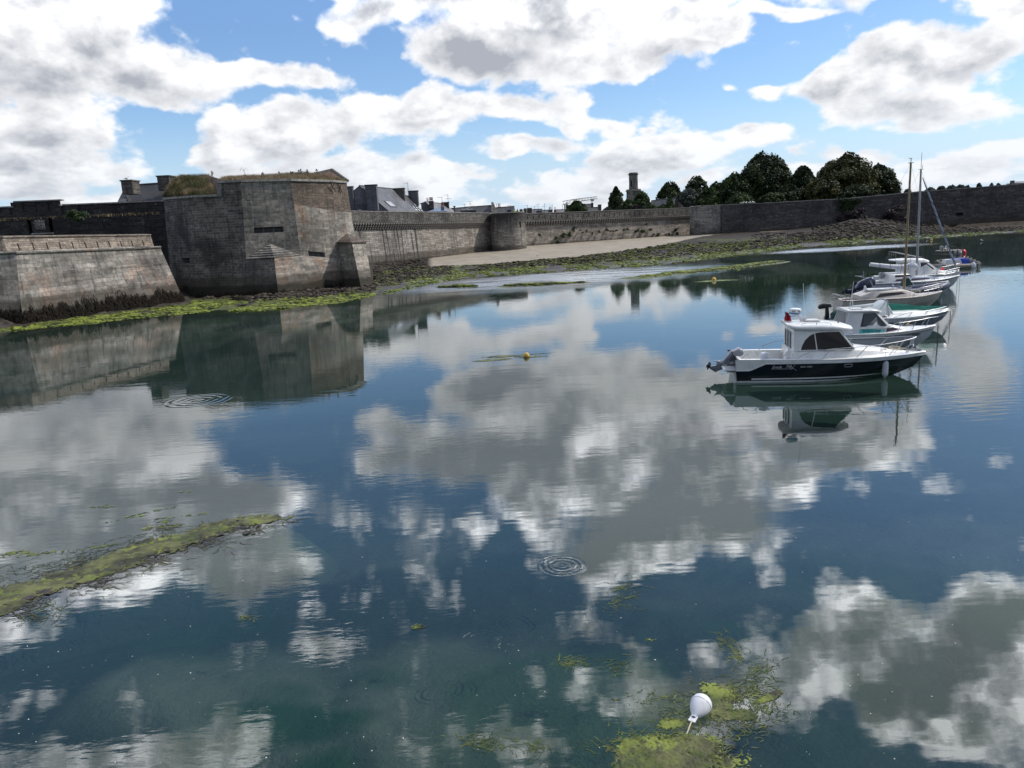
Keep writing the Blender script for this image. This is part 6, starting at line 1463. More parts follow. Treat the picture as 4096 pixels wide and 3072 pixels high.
# port-side gunwale inner face and seats
mesh_part('helm_seat', M['white'], B1, lambda b: b.prism([(1.9, .3), (1.9, 1.15), (2.0, 1.25), (2.12, 1.2), (2.12, .3)], .5, c=-.45), smooth=50)
fb_ = mesh_part('round_fender', M['buoyw'], B1, lambda b: b.lathe([(.02, -.19), (.10, -.16), (.155, -.07), (.155, .05), (.11, .13), (.04, .18), (.03, .24)], 16, Matrix.Translation((1.05, -.95, 1.05)) @ Matrix.Rotation(R(75), 4, 'Y')), label='white round fender lying on the gunwale')
tubes('rope_tangle', M['rope'], fb_, [[(.80 + .06 * math.cos(k), -.9 + .05 * math.sin(k * 1.3), 1.02 + .045 * k) for k in range(6)]], .014)
rgr = random.Random(4); rl_ = []
for k in range(7):
    cx_, cy_ = rgr.uniform(5.2, 6.6), rgr.uniform(-.35, .3); rl_.append([(cx_ + rgr.uniform(.1, .3) * math.cos(a * .9 + k), cy_ + rgr.uniform(.06, .2) * math.sin(a * .9 + k), 1.06 + rgr.uniform(0, .05)) for a in range(9)])
tubes('mooring_rope', M['rope'], B1, rl_ + [[(6.6, 0, 1.0), (6.9, -.02, 1.04), (7.1, 0, .86)]], .014, 5)
mesh_part('bow_roller', M['steel'], B1, lambda b: (b.box((6.95, 0, .99), (.35, .10, .04)), b.lathe([(.05, -.05), (.05, .05)], 10, Matrix.Translation((7.08, 0, .97)) @ Matrix.Rotation(R(90), 4, 'X'))), smooth=False)
fp = h1.at(5.62, .40, -1, .13); fender(B1, fp, .62, .115, rope_to=(5.6, fp.y + .02, 1.38))
# porthole with bright rim, name and number on the side facing the camera
for side in (-1, 1):
    pa_, pb_ = h1.at(3.98, .63, side, .02), h1.at(4.30, .63, side, .02); pr_ = []
    for k in range(24):
        a = 2 * math.pi * k / 24; dx = .15 * (abs(math.cos(a)) ** .5) * (1 if math.cos(a) > 0 else -1); dz = .055 * (abs(math.sin(a)) ** .5) * (1 if math.sin(a) > 0 else -1)
        pr_.append(h1.at(4.14 + dx, .63 + dz, side, .02))
    pf = mesh_part('porthole', M['steel'], B1, lambda b: b.tube(pr_ + [pr_[0], pr_[1]], .013, 6))
    mesh_part('porthole_glass', M['glass'], pf, lambda b: b.face(pr_), smooth=False)
def side_text(H, s, x_, z_, size, mat, parent, **k):
    p = H.at(x_, z_ + size * .3, -1, .012); q = H.at(x_ + .5, z_ + size * .3, -1, .012); a = math.atan2(q.y - p.y, q.x - p.x)
    lo = H.at(x_, z_, -1, .012); hi = H.at(x_, z_ + size * .8, -1, .012); tilt = math.atan2(lo.y - hi.y, hi.z - lo.z)
    pz = H.at(x_, z_, -1, .014); return text_mesh(s, size, mat, parent, Matrix.Translation(pz) @ Matrix.Rotation(a, 4, 'Z') @ Matrix.Rotation(R(90) + tilt, 4, 'X'), **k)
side_text(h1, 'Evada', 1.30, .585, .155, M['white'], B1, shear=.45, spacing=1.0, bold=-.001)
side_text(h1, '740', 1.80, .60, .15, M['white'], B1, shear=.35, spacing=.95, bold=-.001)
side_text(h1, 'MND 10869', 2.36, .605, .075, M['white'], B1, spacing=1.15, bold=.001)
xs1 = [[h1.at(a, b_, -1, .014) for a, b_ in seg] for seg in ([(1.28, .56), (1.6, .555), (2.10, .56)], [(1.98, .74), (2.04, .62), (2.22, .48)], [(2.16, .72), (2.06, .60), (1.98, .52)])]
tubes('emblem_stroke', M['white'], B1, xs1, .005, 4)
bd_ = [Vector((2.33 + .15 * math.cos(k * math.pi / 8), -(ywh(2.33, 1.94) + .018), 1.925 + .02 * math.sin(k * math.pi / 8))) for k in range(17)]
text_mesh('Quicksilver', .035, M['black'], wh, Matrix.Translation((2.40, -.888, 1.885)) @ Matrix.Rotation(R(90), 4, 'X'), shear=.3) if False else None
mesh_part('oval_badge', M['black'], wh, lambda b: b.tube([(p.x + .12, p.y + .02, p.z - .02) for p in bd_], .006, 4))
# tilted outboard
def q1(cx, cy): return ((2750 + .1808 * cx - 2949) / 108.0, (1534 - (1380 + .1808 * cy)) / 107.0)
cow = [q1(*p) for p in ((1240, 108), (1150, 150), (1060, 180), (1000, 220), (940, 290), (880, 360), (830, 415), (790, 440), (770, 500), (850, 525), (990, 500), (1080, 420), (1200, 340), (1330, 285), (1350, 230), (1310, 150))]
lo_ = [q1(*p) for p in ((650, 405), (700, 425), (800, 440), (850, 560), (830, 640), (676, 712), (497, 590), (590, 600), (575, 560), (680, 545), (730, 480), (690, 430))]
ob = outboard(B1, cow, .42, M['greym'], M_=Matrix.Translation((0, 0, 0)), lower=lo_, lw=.12, prop=((-.985, .50), R(-60), .17), label='grey outboard motor tilted up out of the water')
tubes('cowling_band', M['black'], ob, [[(q1(1030, 185)[0], s_ * .19, q1(1030, 185)[1]), (q1(1080, 290)[0], s_ * .215, q1(1080, 290)[1]), (q1(1140, 380)[0], s_ * .19, q1(1140, 380)[1])] for s_ in (-1, 1)], .02)
mesh_part('motor_bracket', M['greym'], ob, lambda b: b.box((-.12, 0, .42), (.28, .26, .35)), smooth=False)
mesh_part('trim_tab', M['white2'], B1, lambda b: b.box((-.06, -.95, .18), (.10, .18, .42)), smooth=False)
mc = MB(); chain_line(mc, (7.12, 0, .90), (7.15, 0.02, -.35), .085, .012); mc.box((7.12, 0, .93), (.09, .07, .10)); mc.build('bow_chain', M['galv'], B1, local=True)

# ---- 2: white cabin boat with teal name panel
Y2 = -.10
B2 = put('cabin_boat', 'small white cabin boat with a teal name panel and big black-framed window', (3736, 1384), 6.2, Y2)
h2 = Hull(6.2, 2.25, .80, .84, .98, rake=.85, full=2.1, trans=.88, chb=.45, flare=.84)
hs2 = h2.shell(M['greyhull'], B2)
h2.strip(lambda t_: .0, lambda t_: .09 + .28 * max(0, t_ - .72), 0.02, .93, M['navy'], hs2, 'boot_stripe', off=.004)
h2.strip(lambda t_: h2.sheer_z(t_) - .13, lambda t_: 9, 0, 1, M['white'], hs2, 'topside_band', off=.008)
for k, (d0, d1) in enumerate(((.15, .175), (.20, .212), (.235, .243))): h2.strip(lambda t_, d1=d1: h2.sheer_z(t_) - d1, lambda t_, d0=d0: h2.sheer_z(t_) - d0, 0, .985 if k == 0 else .86, M['navy'], hs2, 'pin_stripe', off=.009)
h2.rail_line(0, 1, M['white2'], B2, .022)
h2.cockpit(.02, .36, 0, .2, M['white2'], B2, cap=.15); h2.deck(.36, 1, M['white'], B2, camber=.05)
s2 = [(2.2, .8, 1.10, .86, .82), (3.6, .8, 1.12, .84, .80), (4.35, .85, 1.05, .66, .58), (4.75, .9, .97, .45, .36)]
cabin(s2, M['white2'], B2, 'coachroof', .06)
w2 = [(2.15, 1.05, 1.86, .86, .74), (3.30, 1.05, 1.86, .84, .70), (3.95, 1.05, 1.16, .78, .66)]
wc2 = cabin([(2.35, 1.05, 1.86, .86, .74), (3.26, 1.05, 1.84, .84, .70), (3.92, 1.05, 1.14, .80, .66)], M['white2'], B2, 'wheelhouse', .05)
side_panel([(2.35, 1.05, 1.86, .86, .74), (3.26, 1.05, 1.84, .84, .70), (3.92, 1.05, 1.14, .80, .66)], [(2.52, 1.16), (2.66, 1.76), (3.22, 1.76), (3.74, 1.16)], M['black'], wc2, 'window_frame', off=.0, th=.012, chamfer=.05)
side_panel([(2.35, 1.05, 1.86, .86, .74), (3.26, 1.05, 1.84, .84, .70), (3.92, 1.05, 1.14, .80, .66)], [(2.60, 1.20), (2.71, 1.72), (3.19, 1.72), (3.64, 1.20)], M['glassc'], wc2, 'side_window', off=.008, th=.012, chamfer=.05)
side_panel([(1.88, 1.0, 1.86, .90, .78), (2.4, 1.0, 1.86, .88, .76)], [(1.72, 1.0), (2.02, 1.86), (2.38, 1.86), (2.38, 1.0)], M['white2'], wc2, 'side_wing', off=-.02, th=.03)
mesh_part('front_window', M['glassc'], wc2, lambda b: b.face([(3.86, -.62, 1.19), (3.86, .62, 1.19), (3.38, .56, 1.78), (3.38, -.56, 1.78)]), smooth=False)
rf2 = cabin([(1.86, 1.86, 1.97, .60, .62), (2.0, 1.83, 1.93, .80, .82), (3.0, 1.83, 1.92, .80, .82), (3.35, 1.80, 1.89, .74, .74), (3.52, 1.76, 1.83, .6, .6)], M['white'], B2, 'roof', .03)
mesh_part('roof_hatch', M['nonslip'], rf2, lambda b: b.box((2.45, -.3, 1.95), (.5, .5, .05)), smooth=False)
mesh_part('roof_roll', M['canvas'], rf2, lambda b: b.lathe([(.05, -.55), (.08, -.5), (.08, .5), (.05, .55)], 12, Matrix.Translation((2.85, .1, 2.0)) @ Matrix.Rotation(R(85), 4, 'Y')))
side_panel(s2, [(2.45, .86), (2.52, 1.06), (3.66, 1.06), (3.60, .86)], M['teal'], B2, 'name_panel', off=.002, th=.01, sides=(-1,), chamfer=.06)
text_mesh('ESTEOU 630', .145, M['black'], B2, Matrix.Translation((2.62, -.882, .905)) @ Matrix.Rotation(R(84), 4, 'X'), shear=.05, bold=.002, spacing=1.02)
side_panel(s2, [(3.68, .88), (3.76, 1.07), (4.05, 1.06), (4.45, .93)], M['glassp'], B2, 'cabin_window', off=.002, th=.01, chamfer=.05)
side_text(h2, 'LO 512825', 4.62, .60, .17, M['black'], B2, shear=.3, bold=.003, spacing=1.05)
def rails(H, parent, x0, x1, zr, name='pulpit_rail', post=(.3, .55, .8), two=False, lean=.0):
    ln = []
    for s_ in (-1, 1):
        p = []
        for i in range(9):
            u = i / 8; x_ = x0 + (x1 - x0) * u; t_ = min(.985, H.T(x_, H.sheer_z(min(1, x_ / H.L)))); z = H.sheer_z(t_) + zr * min(1, u * 4 + .05); p.append((x_, s_ * max(.08, H.half(t_) - .07), z))
        ln.append(p)
        for u in post:
            x_ = x0 + (x1 - x0) * u; t_ = min(.98, H.T(x_, H.sheer_z(min(1, x_ / H.L)))); t2 = min(.98, H.T(x_ + .2, H.sheer_z(min(1, (x_ + .2) / H.L)))); ln.append([(x_, s_ * max(.08, H.half(t_) - .07), H.sheer_z(t_)), (x_ + .2 + lean, s_ * max(.08, H.half(t2) - .07), H.sheer_z(t2) + zr)])
        if two: ln.append([(a[0], a[1], a[2] - zr * .45) for a in p[3:]])
    ln.append([(x1, -.08, ln[0][-1][2]), (x1 + .07, 0, ln[0][-1][2]), (x1, .08, ln[0][-1][2])])
    return tubes(name, M['steel'], parent, ln, .014)
rails(h2, B2, 3.3, 6.25, .42)
tubes('mooring_rope', M['rope'], B2, [[(4.8 + .5 * rgr.random(), -.2 + .4 * rgr.random(), 1.01 + .02 * k) for k in range(8)]], .012)
tubes('tripod_antenna', M['white2'], B2, [[(2.2, -.2, 1.92), (2.32, -.1, 2.6)], [(2.5, .2, 1.92), (2.32, -.1, 2.6)], [(2.32, -.1, 2.6), (2.38, -.1, 3.2)]], .012)
fender(B2, h2.at(5.0, .35, -1, .1), .5, .09, rope_to=(5.0, -.5, 1.35))
mc = MB(); chain_line(mc, (6.32, 0, .95), (6.35, 0, -.3), .085, .012); mc.build('bow_chain', M['galv'], B2, local=True)
outboard(B2, [(-.05, 1.15), (-.35, 1.05), (-.45, .85), (-.3, .5), (0, .55)], .3, M['black'], lower=[(-.35, .5), (-.15, .5), (-.15, -.3), (-.3, -.4)], prop=((-.42, -.3), R(90), .12), label='black outboard on the stern')

# ---- 3: open sports boat under green netting
B3 = put('sports_boat', 'low white sports boat covered by green netting, with a canvas cover and black stripe', (3792, 1307), 6.35, -.075)
h3 = Hull(6.35, 2.3, .72, .76, .92, rake=1.1, full=2.4, trans=.9, chb=.42, flare=.82)
hs3 = h3.shell(M['bluegrey'], B3)
h3.strip(lambda t_: h3.sheer_z(t_) - .27, lambda t_: 9, 0, 1, M['greyhull'], hs3, 'topside_band', off=.006)
h3.strip(lambda t_: h3.sheer_z(t_) - .33, lambda t_: h3.sheer_z(t_) - .27, 0, .97, M['navy'], hs3, 'stripe', off=.010)
h3.strip(lambda t_: h3.sheer_z(t_) - .40, lambda t_: h3.sheer_z(t_) - .385, 0, .9, M['navy'], hs3, 'pin_stripe', off=.010)
h3.strip(lambda t_: h3.sheer_z(t_) - .46, lambda t_: h3.sheer_z(t_) - .445, 0, .35, M['navy'], hs3, 'pin_stripe', off=.010)
h3.rail_line(0, 1, M['white'], B3, .022, dz=-.01)
h3.cockpit(.02, .42, 0, .15, M['white2'], B3, cap=.16); h3.deck(.42, 1, M['white'], B3, camber=.12)
cabin([(3.0, .72, .98, .72, .62), (4.6, .74, .98, .62, .48), (5.3, .78, .88, .3, .2)], M['white'], B3, 'cuddy', .08)
nt = MB(); prof3 = [(1.0, .90, .75), (2.0, 1.05, .95), (2.9, 1.45, .95), (3.15, 1.42, .95), (3.8, 1.36, .98), (4.5, 1.24, .98), (5.3, 1.19, .98), (6.0, 1.14, .95), (6.42, 1.02, .9)]
rw3 = []
for (x_, zt, ww) in prof3:
    t_ = min(.97, h3.T(min(x_, 6.2), .8)); hw = h3.half(t_) * ww + .03; zs3 = h3.sheer_z(t_) + .05
    rw3.append([Vector((x_, hw * k, zs3 + (zt - zs3) * (1 - abs(k) ** 1.6) + (.08 * (1 if x_ > 4 else 0) if abs(k) == 1 else 0))) for k in (-.0, .2, .45, .7, .9, 1)])
for i in range(len(rw3) - 1):
    for k in range(5): nt.face([rw3[i][k], rw3[i + 1][k], rw3[i + 1][k + 1], rw3[i][k + 1]])
nn_ = nt.build('netting', M['net'], B3, local=True, smooth=True)
cv = MB(); cs = [(1.95, .86, .90, .80), (2.25, .86, 1.18, .78), (2.72, .86, 1.58, .66), (2.86, .86, 1.60, .60), (3.16, .86, 1.00, .66)]
cabin([(a, .80, c, d, d * (.72 if c > 1.3 else .9)) for a, _, c, d in cs], M['canvas'], B3, 'canvas_cover', .10)
tubes('cover_band', M['fend_d'], B3, [[(2.84, -.86, .82), (2.86, -.52, 1.60), (2.86, 0, 1.66), (2.86, .52, 1.60), (2.84, .86, .82)]], .03)
rails(h3, B3, 3.0, 6.15, .22, post=(.25, .55, .85))
for s_ in (-.35, .25):
    mesh_part('helm_seat', M['white'], B3, lambda b: b.prism([(1.55, .3), (1.42, 1.16), (1.52, 1.22), (1.72, .75), (2.05, .66), (2.05, .3)], .42, c=s_), smooth=50)
side_text(h3, 'CC 884948', .28, .53, .10, M['black'], B3, bold=.002, spacing=1.0)
outboard(B3, [(.12, .52), (.10, .95), (.32, 1.14), (.78, 1.16), (.95, 1.0), (1.0, .6), (.8, .5)], .5, M['canvasg'], label='outboard under a dark green canvas hood')
outboard(B3, [(-.45, 1.38), (-.28, 1.46), (.18, 1.44), (.26, 1.24), (-.42, 1.15), (-.50, 1.22)], .26, M['black'], M_=Matrix.Translation((0, .35, .05)), lower=[(-.10, 1.2), (.08, 1.2), (.16, .55), (.05, .35), (-.1, .5)], lw=.1, label='small black outboard raised on its bracket')
outboard(B3, [(-.05, .62), (-.30, .68), (-.42, .52), (-.22, .40), (.0, .05), (.05, .4)], .14, M['black'], M_=Matrix.Translation((0, -.25, 0)), lower=[(-.2, .5), (-.45, .35), (-.72, .30), (-.80, .18), (-.5, .12), (-.15, .2)], lw=.08, prop=((-.72, .34), R(100), .15), label='tilted lower leg with propeller')
fender(B3, h3.at(3.35, .36, -1, .1), .42, .09, rope_to=h3.at(3.35, .76, -1, .05))
mc = MB(); mc.tube([(6.42, 0, .86), (6.44, 0, .55), (6.43, 0, -.2)], .014, 5); mc.lathe([(.02, 0), (.04, .04), (.02, .08)], 6, Matrix.Translation((6.43, 0, .6))); mc.build('mooring_line', M['ropeg'], B3, local=True)

# ---- 4: beige sailing cabin boat with the wooden mast
B4 = put('sailing_boat', 'beige cabin sailing boat with a brown mast and slanted black side windows', (3764, 1223), 6.75, -.055)
h4 = Hull(6.75, 2.35, .68, .74, .96, rake=.75, full=2.2, trans=.72, chb=.5, flare=.86, trake=.12)
hs4 = h4.shell(M['beige'], B4); h4.rail_line(0, 1, M['black'], B4, .018, dz=-.02)
h4.strip(lambda t_: -.02, lambda t_: .07, 0, .9, M['bluegrey'], hs4, 'boot_stripe')
h4.cockpit(.03, .30, 0, .2, M['beige'], B4, cap=.3); h4.deck(.30, 1, M['beige'], B4, camber=.05)
s4 = [(1.2, .70, .95, .85, .80), (1.9, .72, 1.18, .86, .72), (4.1, .74, 1.22, .80, .62), (4.3, .76, 1.18, .76, .58), (4.95, .84, .92, .55, .48)]
cabin(s4, M['beige'], B4, 'coachroof', .05)
side_panel(s4, [(2.15, .80), (2.48, 1.06), (3.85, 1.10), (4.15, .98)], M['glass'], B4, 'side_window', off=.002, th=.01, chamfer=.05)
mesh_part('sliding_hatch', M['white'], B4, lambda b: (b.box((2.5, 0, 1.27), (1.3, .9, .09)), b.box((3.3, 0, 1.28), (.5, .55, .1)), b.box((3.75, .05, 1.25), (.25, .5, .1))), smooth=False)
mesh_part('coachroof_ramp', M['white'], B4, lambda b: b.face([(4.25, -.52, 1.23), (4.88, -.45, .98), (4.88, .45, .98), (4.25, .52, 1.23)]), smooth=False)
mesh_part('winch_post', M['white'], B4, lambda b: b.prism([(1.75, 1.15), (1.70, 1.50), (1.80, 1.55), (1.9, 1.3), (2.05, 1.22), (2.05, 1.15)], .12), smooth=40)
g4 = getw(B4)
mtop = A(3612, 660, g4.translation.y); mb0 = (g4.inverted() @ Vector(A(3612, 1166, g4.translation.y - .1))); mt0 = g4.inverted() @ Vector(mtop)
mx, mz = mb0.x, mt0.z + .1
ms = mesh_part('mast', M['woodmast'], B4, lambda b: b.tube([(mx, 0, 1.15), (mx, 0, mz)], [.075, .06], 10))
tubes('spreader', M['white2'], ms, [[(mx, -.06, 3.3), (mx + .12, -.42, 3.4)], [(mx, .06, 3.3), (mx + .12, .42, 3.4)]], .018)
tubes('masthead', M['black'], ms, [[(mx - .16, 0, mz), (mx + .16, 0, mz)], [(mx, 0, mz), (mx, 0, mz + .28)], [(mx - .14, 0, mz + .30), (mx + .08, 0, mz + .26)]], .022)
tubes('rigging', M['galv'], B4, [[(mx, 0, mz), (6.7, 0, 1.0)], [(mx, 0, mz), (.1, 0, .8)], [(mx, 0, mz - .1), (mx - .1, -1.1, .75)], [(mx, 0, mz - .1), (mx - .1, 1.1, .75)], [(mx + .12, -.42, 3.4), (mx - .1, -1.12, .75)], [(mx + .12, .42, 3.4), (mx - .1, 1.12, .75)]], .005, 3)
rails(h4, B4, 4.4, 6.75, .55, post=(.05, .5, .9), two=True)
tubes('pushpit_rail', M['steel'], B4, [[(.55, -.9, .78), (-.12, -.75, 1.0), (-.2, -.3, 1.12), (-.2, .3, 1.12), (-.12, .75, 1.0), (.75, .9, .85)], [(.1, -.8, .7), (-.12, -.75, 1.0)], [(.1, .8, .7), (-.12, .75, 1.0)], [(.55, -.9, .78), (2.2, -.95, .95)]], .016)
tubes('coiled_rope', M['rope'], B4, [[(5.1 + .3 * math.cos(a), .12 + .18 * math.sin(a), 1.0 + .012 * a) for a in range(14)]], .02)
mc = MB(); mc.tube([(6.7, 0, .95), (6.85, 0, .5), (6.9, 0, -.2)], .014, 4); mc.build('mooring_line', M['ropeg'], B4, local=True)

# ---- 5: dark blue inflatable
B5 = put('inflatable_boat', 'dark blue inflatable boat with a big tilted navy outboard, behind the beige sailing boat', (3788, 1186), 6.3, -.05)
def ribtube(b):
    for s_ in (-1, 1):
        pts = [(0, s_ * .92, .48), (.4, s_ * .95, .50), (3.0, s_ * .98, .52), (4.6, s_ * .85, .60), (5.6, s_ * .52, .74), (6.1, s_ * .18, .86), (6.22, 0, .88)]
        b.tube(pts, [.15, .25, .26, .26, .25, .24, .24], 14)
mesh_part('inflated_tube', M['rubber'], B5, ribtube)
h5 = Hull(5.9, 1.7, .35, .38, .62, rake=.6, full=2.2, trans=.95, chb=.3); h5.shell(M['rubber'], B5); h5.deck(0, 1, M['nonslip'], B5, camber=.0)
con = mesh_part('steering_console', M['white2'], B5, lambda b: b.prism([(3.0, .35), (3.05, 1.05), (3.25, 1.15), (3.6, .95), (3.75, .35)], .6), smooth=50)
mesh_part('console_cover', M['canvasg'], con, lambda b: b.prism([(3.0, .9), (3.2, 1.5), (3.38, 1.52), (3.75, .95), (3.5, .8)], .66), smooth=50)
tubes('grab_rail', M['steel'], con, [[(3.05, -.3, .6), (3.3, -.3, 1.55), (3.62, -.3, .9)], [(3.05, .3, .6), (3.3, .3, 1.55), (3.62, .3, .9)]], .018)
fo = outboard(B5, [(.70, 1.66), (.05, 1.40), (-.18, 1.12), (-.38, .86), (-.05, .68), (.42, .72), (.85, .86), (1.10, 1.06), (1.12, 1.36), (.96, 1.62)], .48, M['navyc'], lower=[(-.28, 1.0), (-.45, .82), (-.85, .80), (-1.0, .92), (-1.05, .75), (-.9, .50), (-.55, .48), (-.15, .72)], lw=.14, prop=((-1.12, .62), R(75), .17), label='big navy outboard tilted up')
text_mesh('YAMAHA', .14, M['white2'], fo, Matrix.Translation((.62, -.25, 1.42)) @ Matrix.Rotation(R(90), 4, 'X') @ Matrix.Rotation(R(-62), 4, 'Z'), bold=.002)
tubes('grab_line', M['black'], B5, [[(1 + k * .5, -1.22, .55 - (.05 if k % 2 else 0)) for k in range(8)]], .012)
tubes('bow_rail', M['steel'], B5, [[(4.0, -.6, .75), (4.6, -.5, 1.05), (6.3, -.05, 1.12), (6.35, .05, 1.12), (4.6, .5, 1.05)]], .014)
mc = MB(); mc.tube([(6.35, 0, .88), (6.5, 0, .4), (6.5, 0, -.2)], .012, 4); mc.build('mooring_line', M['ropeg'], B5, local=True)

# ---- 6: white sailing yacht with covered boom
B6 = put('sailing_yacht', 'white sailing yacht with a grey mast, white sail cover on its boom and furled foresail', (3834, 1165), 7.65, -.045)
h6 = Hull(7.65, 2.7, .95, .98, 1.22, rake=1.1, full=2.1, trans=.7, chb=.55, flare=.86, trake=.18)
hs6 = h6.shell(M['greyhull'], B6); h6.strip(lambda t_: h6.sheer_z(t_) - .12, lambda t_: h6.sheer_z(t_) - .085, 0, .99, M['navy'], hs6, 'stripe'); h6.rail_line(0, 1, M['white'], B6, .02)
h6.cockpit(.03, .32, 0, .45, M['white2'], B6, cap=.3); h6.deck(.32, 1, M['white2'], B6, camber=.05)
s6 = [(2.0, .97, 1.58, .86, .76), (3.6, .98, 1.56, .85, .74), (4.0, 1.0, 1.32, .82, .70), (5.2, 1.04, 1.28, .62, .5), (5.9, 1.1, 1.14, .4, .3)]
cabin(s6, M['white2'], B6, 'coachroof', .06)
side_panel(s6, [(2.45, 1.34), (2.5, 1.50), (3.55, 1.50), (3.75, 1.34)], M['glassp'], B6, 'upper_window', off=.002, th=.01, chamfer=.05)
side_panel(s6, [(2.45, 1.05), (2.6, 1.20), (3.9, 1.20), (5.0, 1.17), (5.2, 1.11), (3.9, 1.05)], M['glassp'], B6, 'lower_window', off=.002, th=.01, chamfer=.05)
mesh_part('sliding_hatch', M['white'], B6, lambda b: (b.box((2.6, 0, 1.62), (1.0, .8, .07)), b.box((4.5, 0, 1.33), (.5, .5, .06)), b.face([(3.62, -.6, 1.6), (4.1, -.55, 1.36), (4.1, .55, 1.36), (3.62, .6, 1.6)])), smooth=False)
g6 = getw(B6); mt = g6.inverted() @ Vector(A(3679, 678, g6.translation.y)); mx6 = 4.42; mz6 = mt.z; lean = mt.x - mx6
ms6 = mesh_part('mast', M['alumast'], B6, lambda b: b.tube([(mx6, 0, 1.3), (mx6 + lean * .5, 0, (1.3 + mz6) / 2), (mx6 + lean, 0, mz6)], [.085, .08, .065], 10))
tubes('spreader', M['white2'], ms6, [[(mx6 + lean * .42, -.5, 4.3), (mx6 + lean * .42, .5, 4.3)]], .02)
tubes('masthead', M['black'], ms6, [[(mx6 + lean - .2, 0, mz6), (mx6 + lean + .2, 0, mz6)], [(mx6 + lean, 0, mz6), (mx6 + lean, 0, mz6 + 1.2)], [(mx6 + lean + .1, 0, mz6), (mx6 + lean + .1, 0, mz6 + .3)]], .015)
fo6 = [Vector((mx6 + lean + .15, 0, mz6 - .6)).lerp(Vector((7.55, 0, 1.35)), k / 14) for k in range(15)]
fs = mesh_part('furled_foresail', M['furl'], B6, lambda b: b.tube(fo6, [.03, .05, .055] + [.075] * 11 + [.03], 8))
hel = []; D_ = fo6[-1] - fo6[0]
for k in range(150):
    u = .12 + .82 * k / 149; a = u * 42; hel.append(fo6[0] + D_ * u + Vector((math.cos(a) * .06, math.sin(a) * .075, math.cos(a) * .045)))
mesh_part('sail_band', M['strapd'], fs, lambda b: b.tube(hel, .022, 4))
bo = [(mx6 + .06, 0, 1.95), (4.1, 0, 2.05), (3.7, 0, 2.0), (3.2, 0, 2.0), (2.4, 0, 2.1), (1.6, 0, 2.22), (.9, 0, 2.33)]
scov = mesh_part('sail_cover', M['sail'], B6, lambda b: (b.tube([(p[0], 0, p[2] + .02) for p in bo], [.20, .34, .24, .20, .17, .16, .15], 12), b.tube([(mx6 + .02, 0, 1.75), (mx6 + .05, 0, 2.1), (mx6 + .08, 0, 2.45)], [.16, .2, .12], 10)))
tubes('cover_tie', M['strapd'], scov, [[(x_ + .01 * math.cos(a * .7), r_ * math.cos(a * .7), z_ + r_ * math.sin(a * .7)) for a in range(10)] for x_, z_, r_ in ((3.7, 2.02, .25), (3.2, 2.02, .21), (2.4, 2.12, .18), (1.6, 2.24, .17))], .015, 4)
tubes('rigging', M['galv'], B6, [[(mx6 + lean, 0, mz6), (7.6, 0, 1.3)], [(mx6 + lean, 0, mz6), (0, 0, 1.0)], [(mx6 + lean, 0, mz6 - .1), (mx6, -1.3, 1.0)], [(mx6 + lean, 0, mz6 - .1), (mx6, 1.3, 1.0)], [(mx6 + lean * .42, -.5, 4.3), (mx6, -1.3, 1.0)], [(1.0, 0, 2.3), (.9, 0, 1.0)]], .006, 3)
rails(h6, B6, 5.0, 7.6, .6, post=(.1, .45, .8), two=True)
tubes('pushpit_rail', M['steel'], B6, [[(1.0, -1.0, 1.0), (.8, -1.0, 1.4), (.1, -.8, 1.45), (0, 0, 1.5), (.1, .8, 1.45), (.8, 1.0, 1.4)], [(.15, -.85, 1.0), (.1, -.8, 1.9)], [(.1, -.8, 1.3), (.9, -.9, 1.05)]], .02)
outboard(B6, [(1.62, 1.25), (1.60, 1.62), (1.72, 1.72), (1.95, 1.68), (1.98, 1.3), (1.8, 1.2)], .3, M['fend_d'], label='grey canvas-covered engine in the cockpit')
mesh_part('rudder', M['black'], B6, lambda b: b.slab([(-.02, 1.1), (-.30, 1.1), (-.38, .2), (-.28, -.5), (0, -.4)], .06), smooth=False)
for x_ in (2.1, 3.55, 4.6, 6.0): fender(B6, h6.at(x_, .58, -1, .1), .5, .1, rope_to=h6.at(x_, .98, -1, .05))
mc = MB(); mc.tube([(7.5, 0, 1.15), (7.5, 0, -.2)], .014, 4); mc.tube([(7.7, .05, 1.2), (7.75, .1, -.2)], .012, 4); mc.build('mooring_line', M['ropeg'], B6, local=True)

# ---- 7: white pilothouse fishing boat behind the yacht
B7 = put('pilothouse_boat', 'white pilothouse boat with a rounded hardtop, farthest boat of the row, beyond the yacht', (3831, 1142), 6.6, -.04)
h7 = Hull(6.6, 2.5, 1.0, 1.05, 1.25, rake=.9, full=2.3, trans=.92, chb=.45)
hs7 = h7.shell(M['greyhull'], B7); h7.strip(lambda t_: h7.sheer_z(t_) - .25, lambda t_: 9, 0, 1, M['white'], hs7, 'topside_band'); h7.rail_line(0, 1, M['bluegrey'], B7, .03, dz=-.1)
h7.cockpit(.02, .3, 0, .3, M['white2'], B7, cap=.15); h7.deck(.3, 1, M['white'], B7, camber=.06)
s7 = [(1.9, 1.0, 2.15, .95, .82), (3.6, 1.0, 2.12, .92, .76), (4.5, 1.05, 1.45, .85, .72), (5.4, 1.1, 1.25, .5, .4)]
c7 = cabin(s7, M['white'], B7, 'wheelhouse', .06)
side_panel(s7, [(2.1, 1.48), (2.1, 2.02), (3.55, 2.02), (4.28, 1.50)], M['glassp'], c7, 'side_window', off=.002, th=.01, chamfer=.05)
tubes('window_pillar', M['white'], c7, [[(2.85, -.92, 1.45), (2.85, -.84, 2.05)], [(2.85, .92, 1.45), (2.85, .84, 2.05)], [(3.62, -.82, 2.1), (4.5, -.80, 1.46)], [(3.62, .82, 2.1), (4.5, .80, 1.46)]], .025)
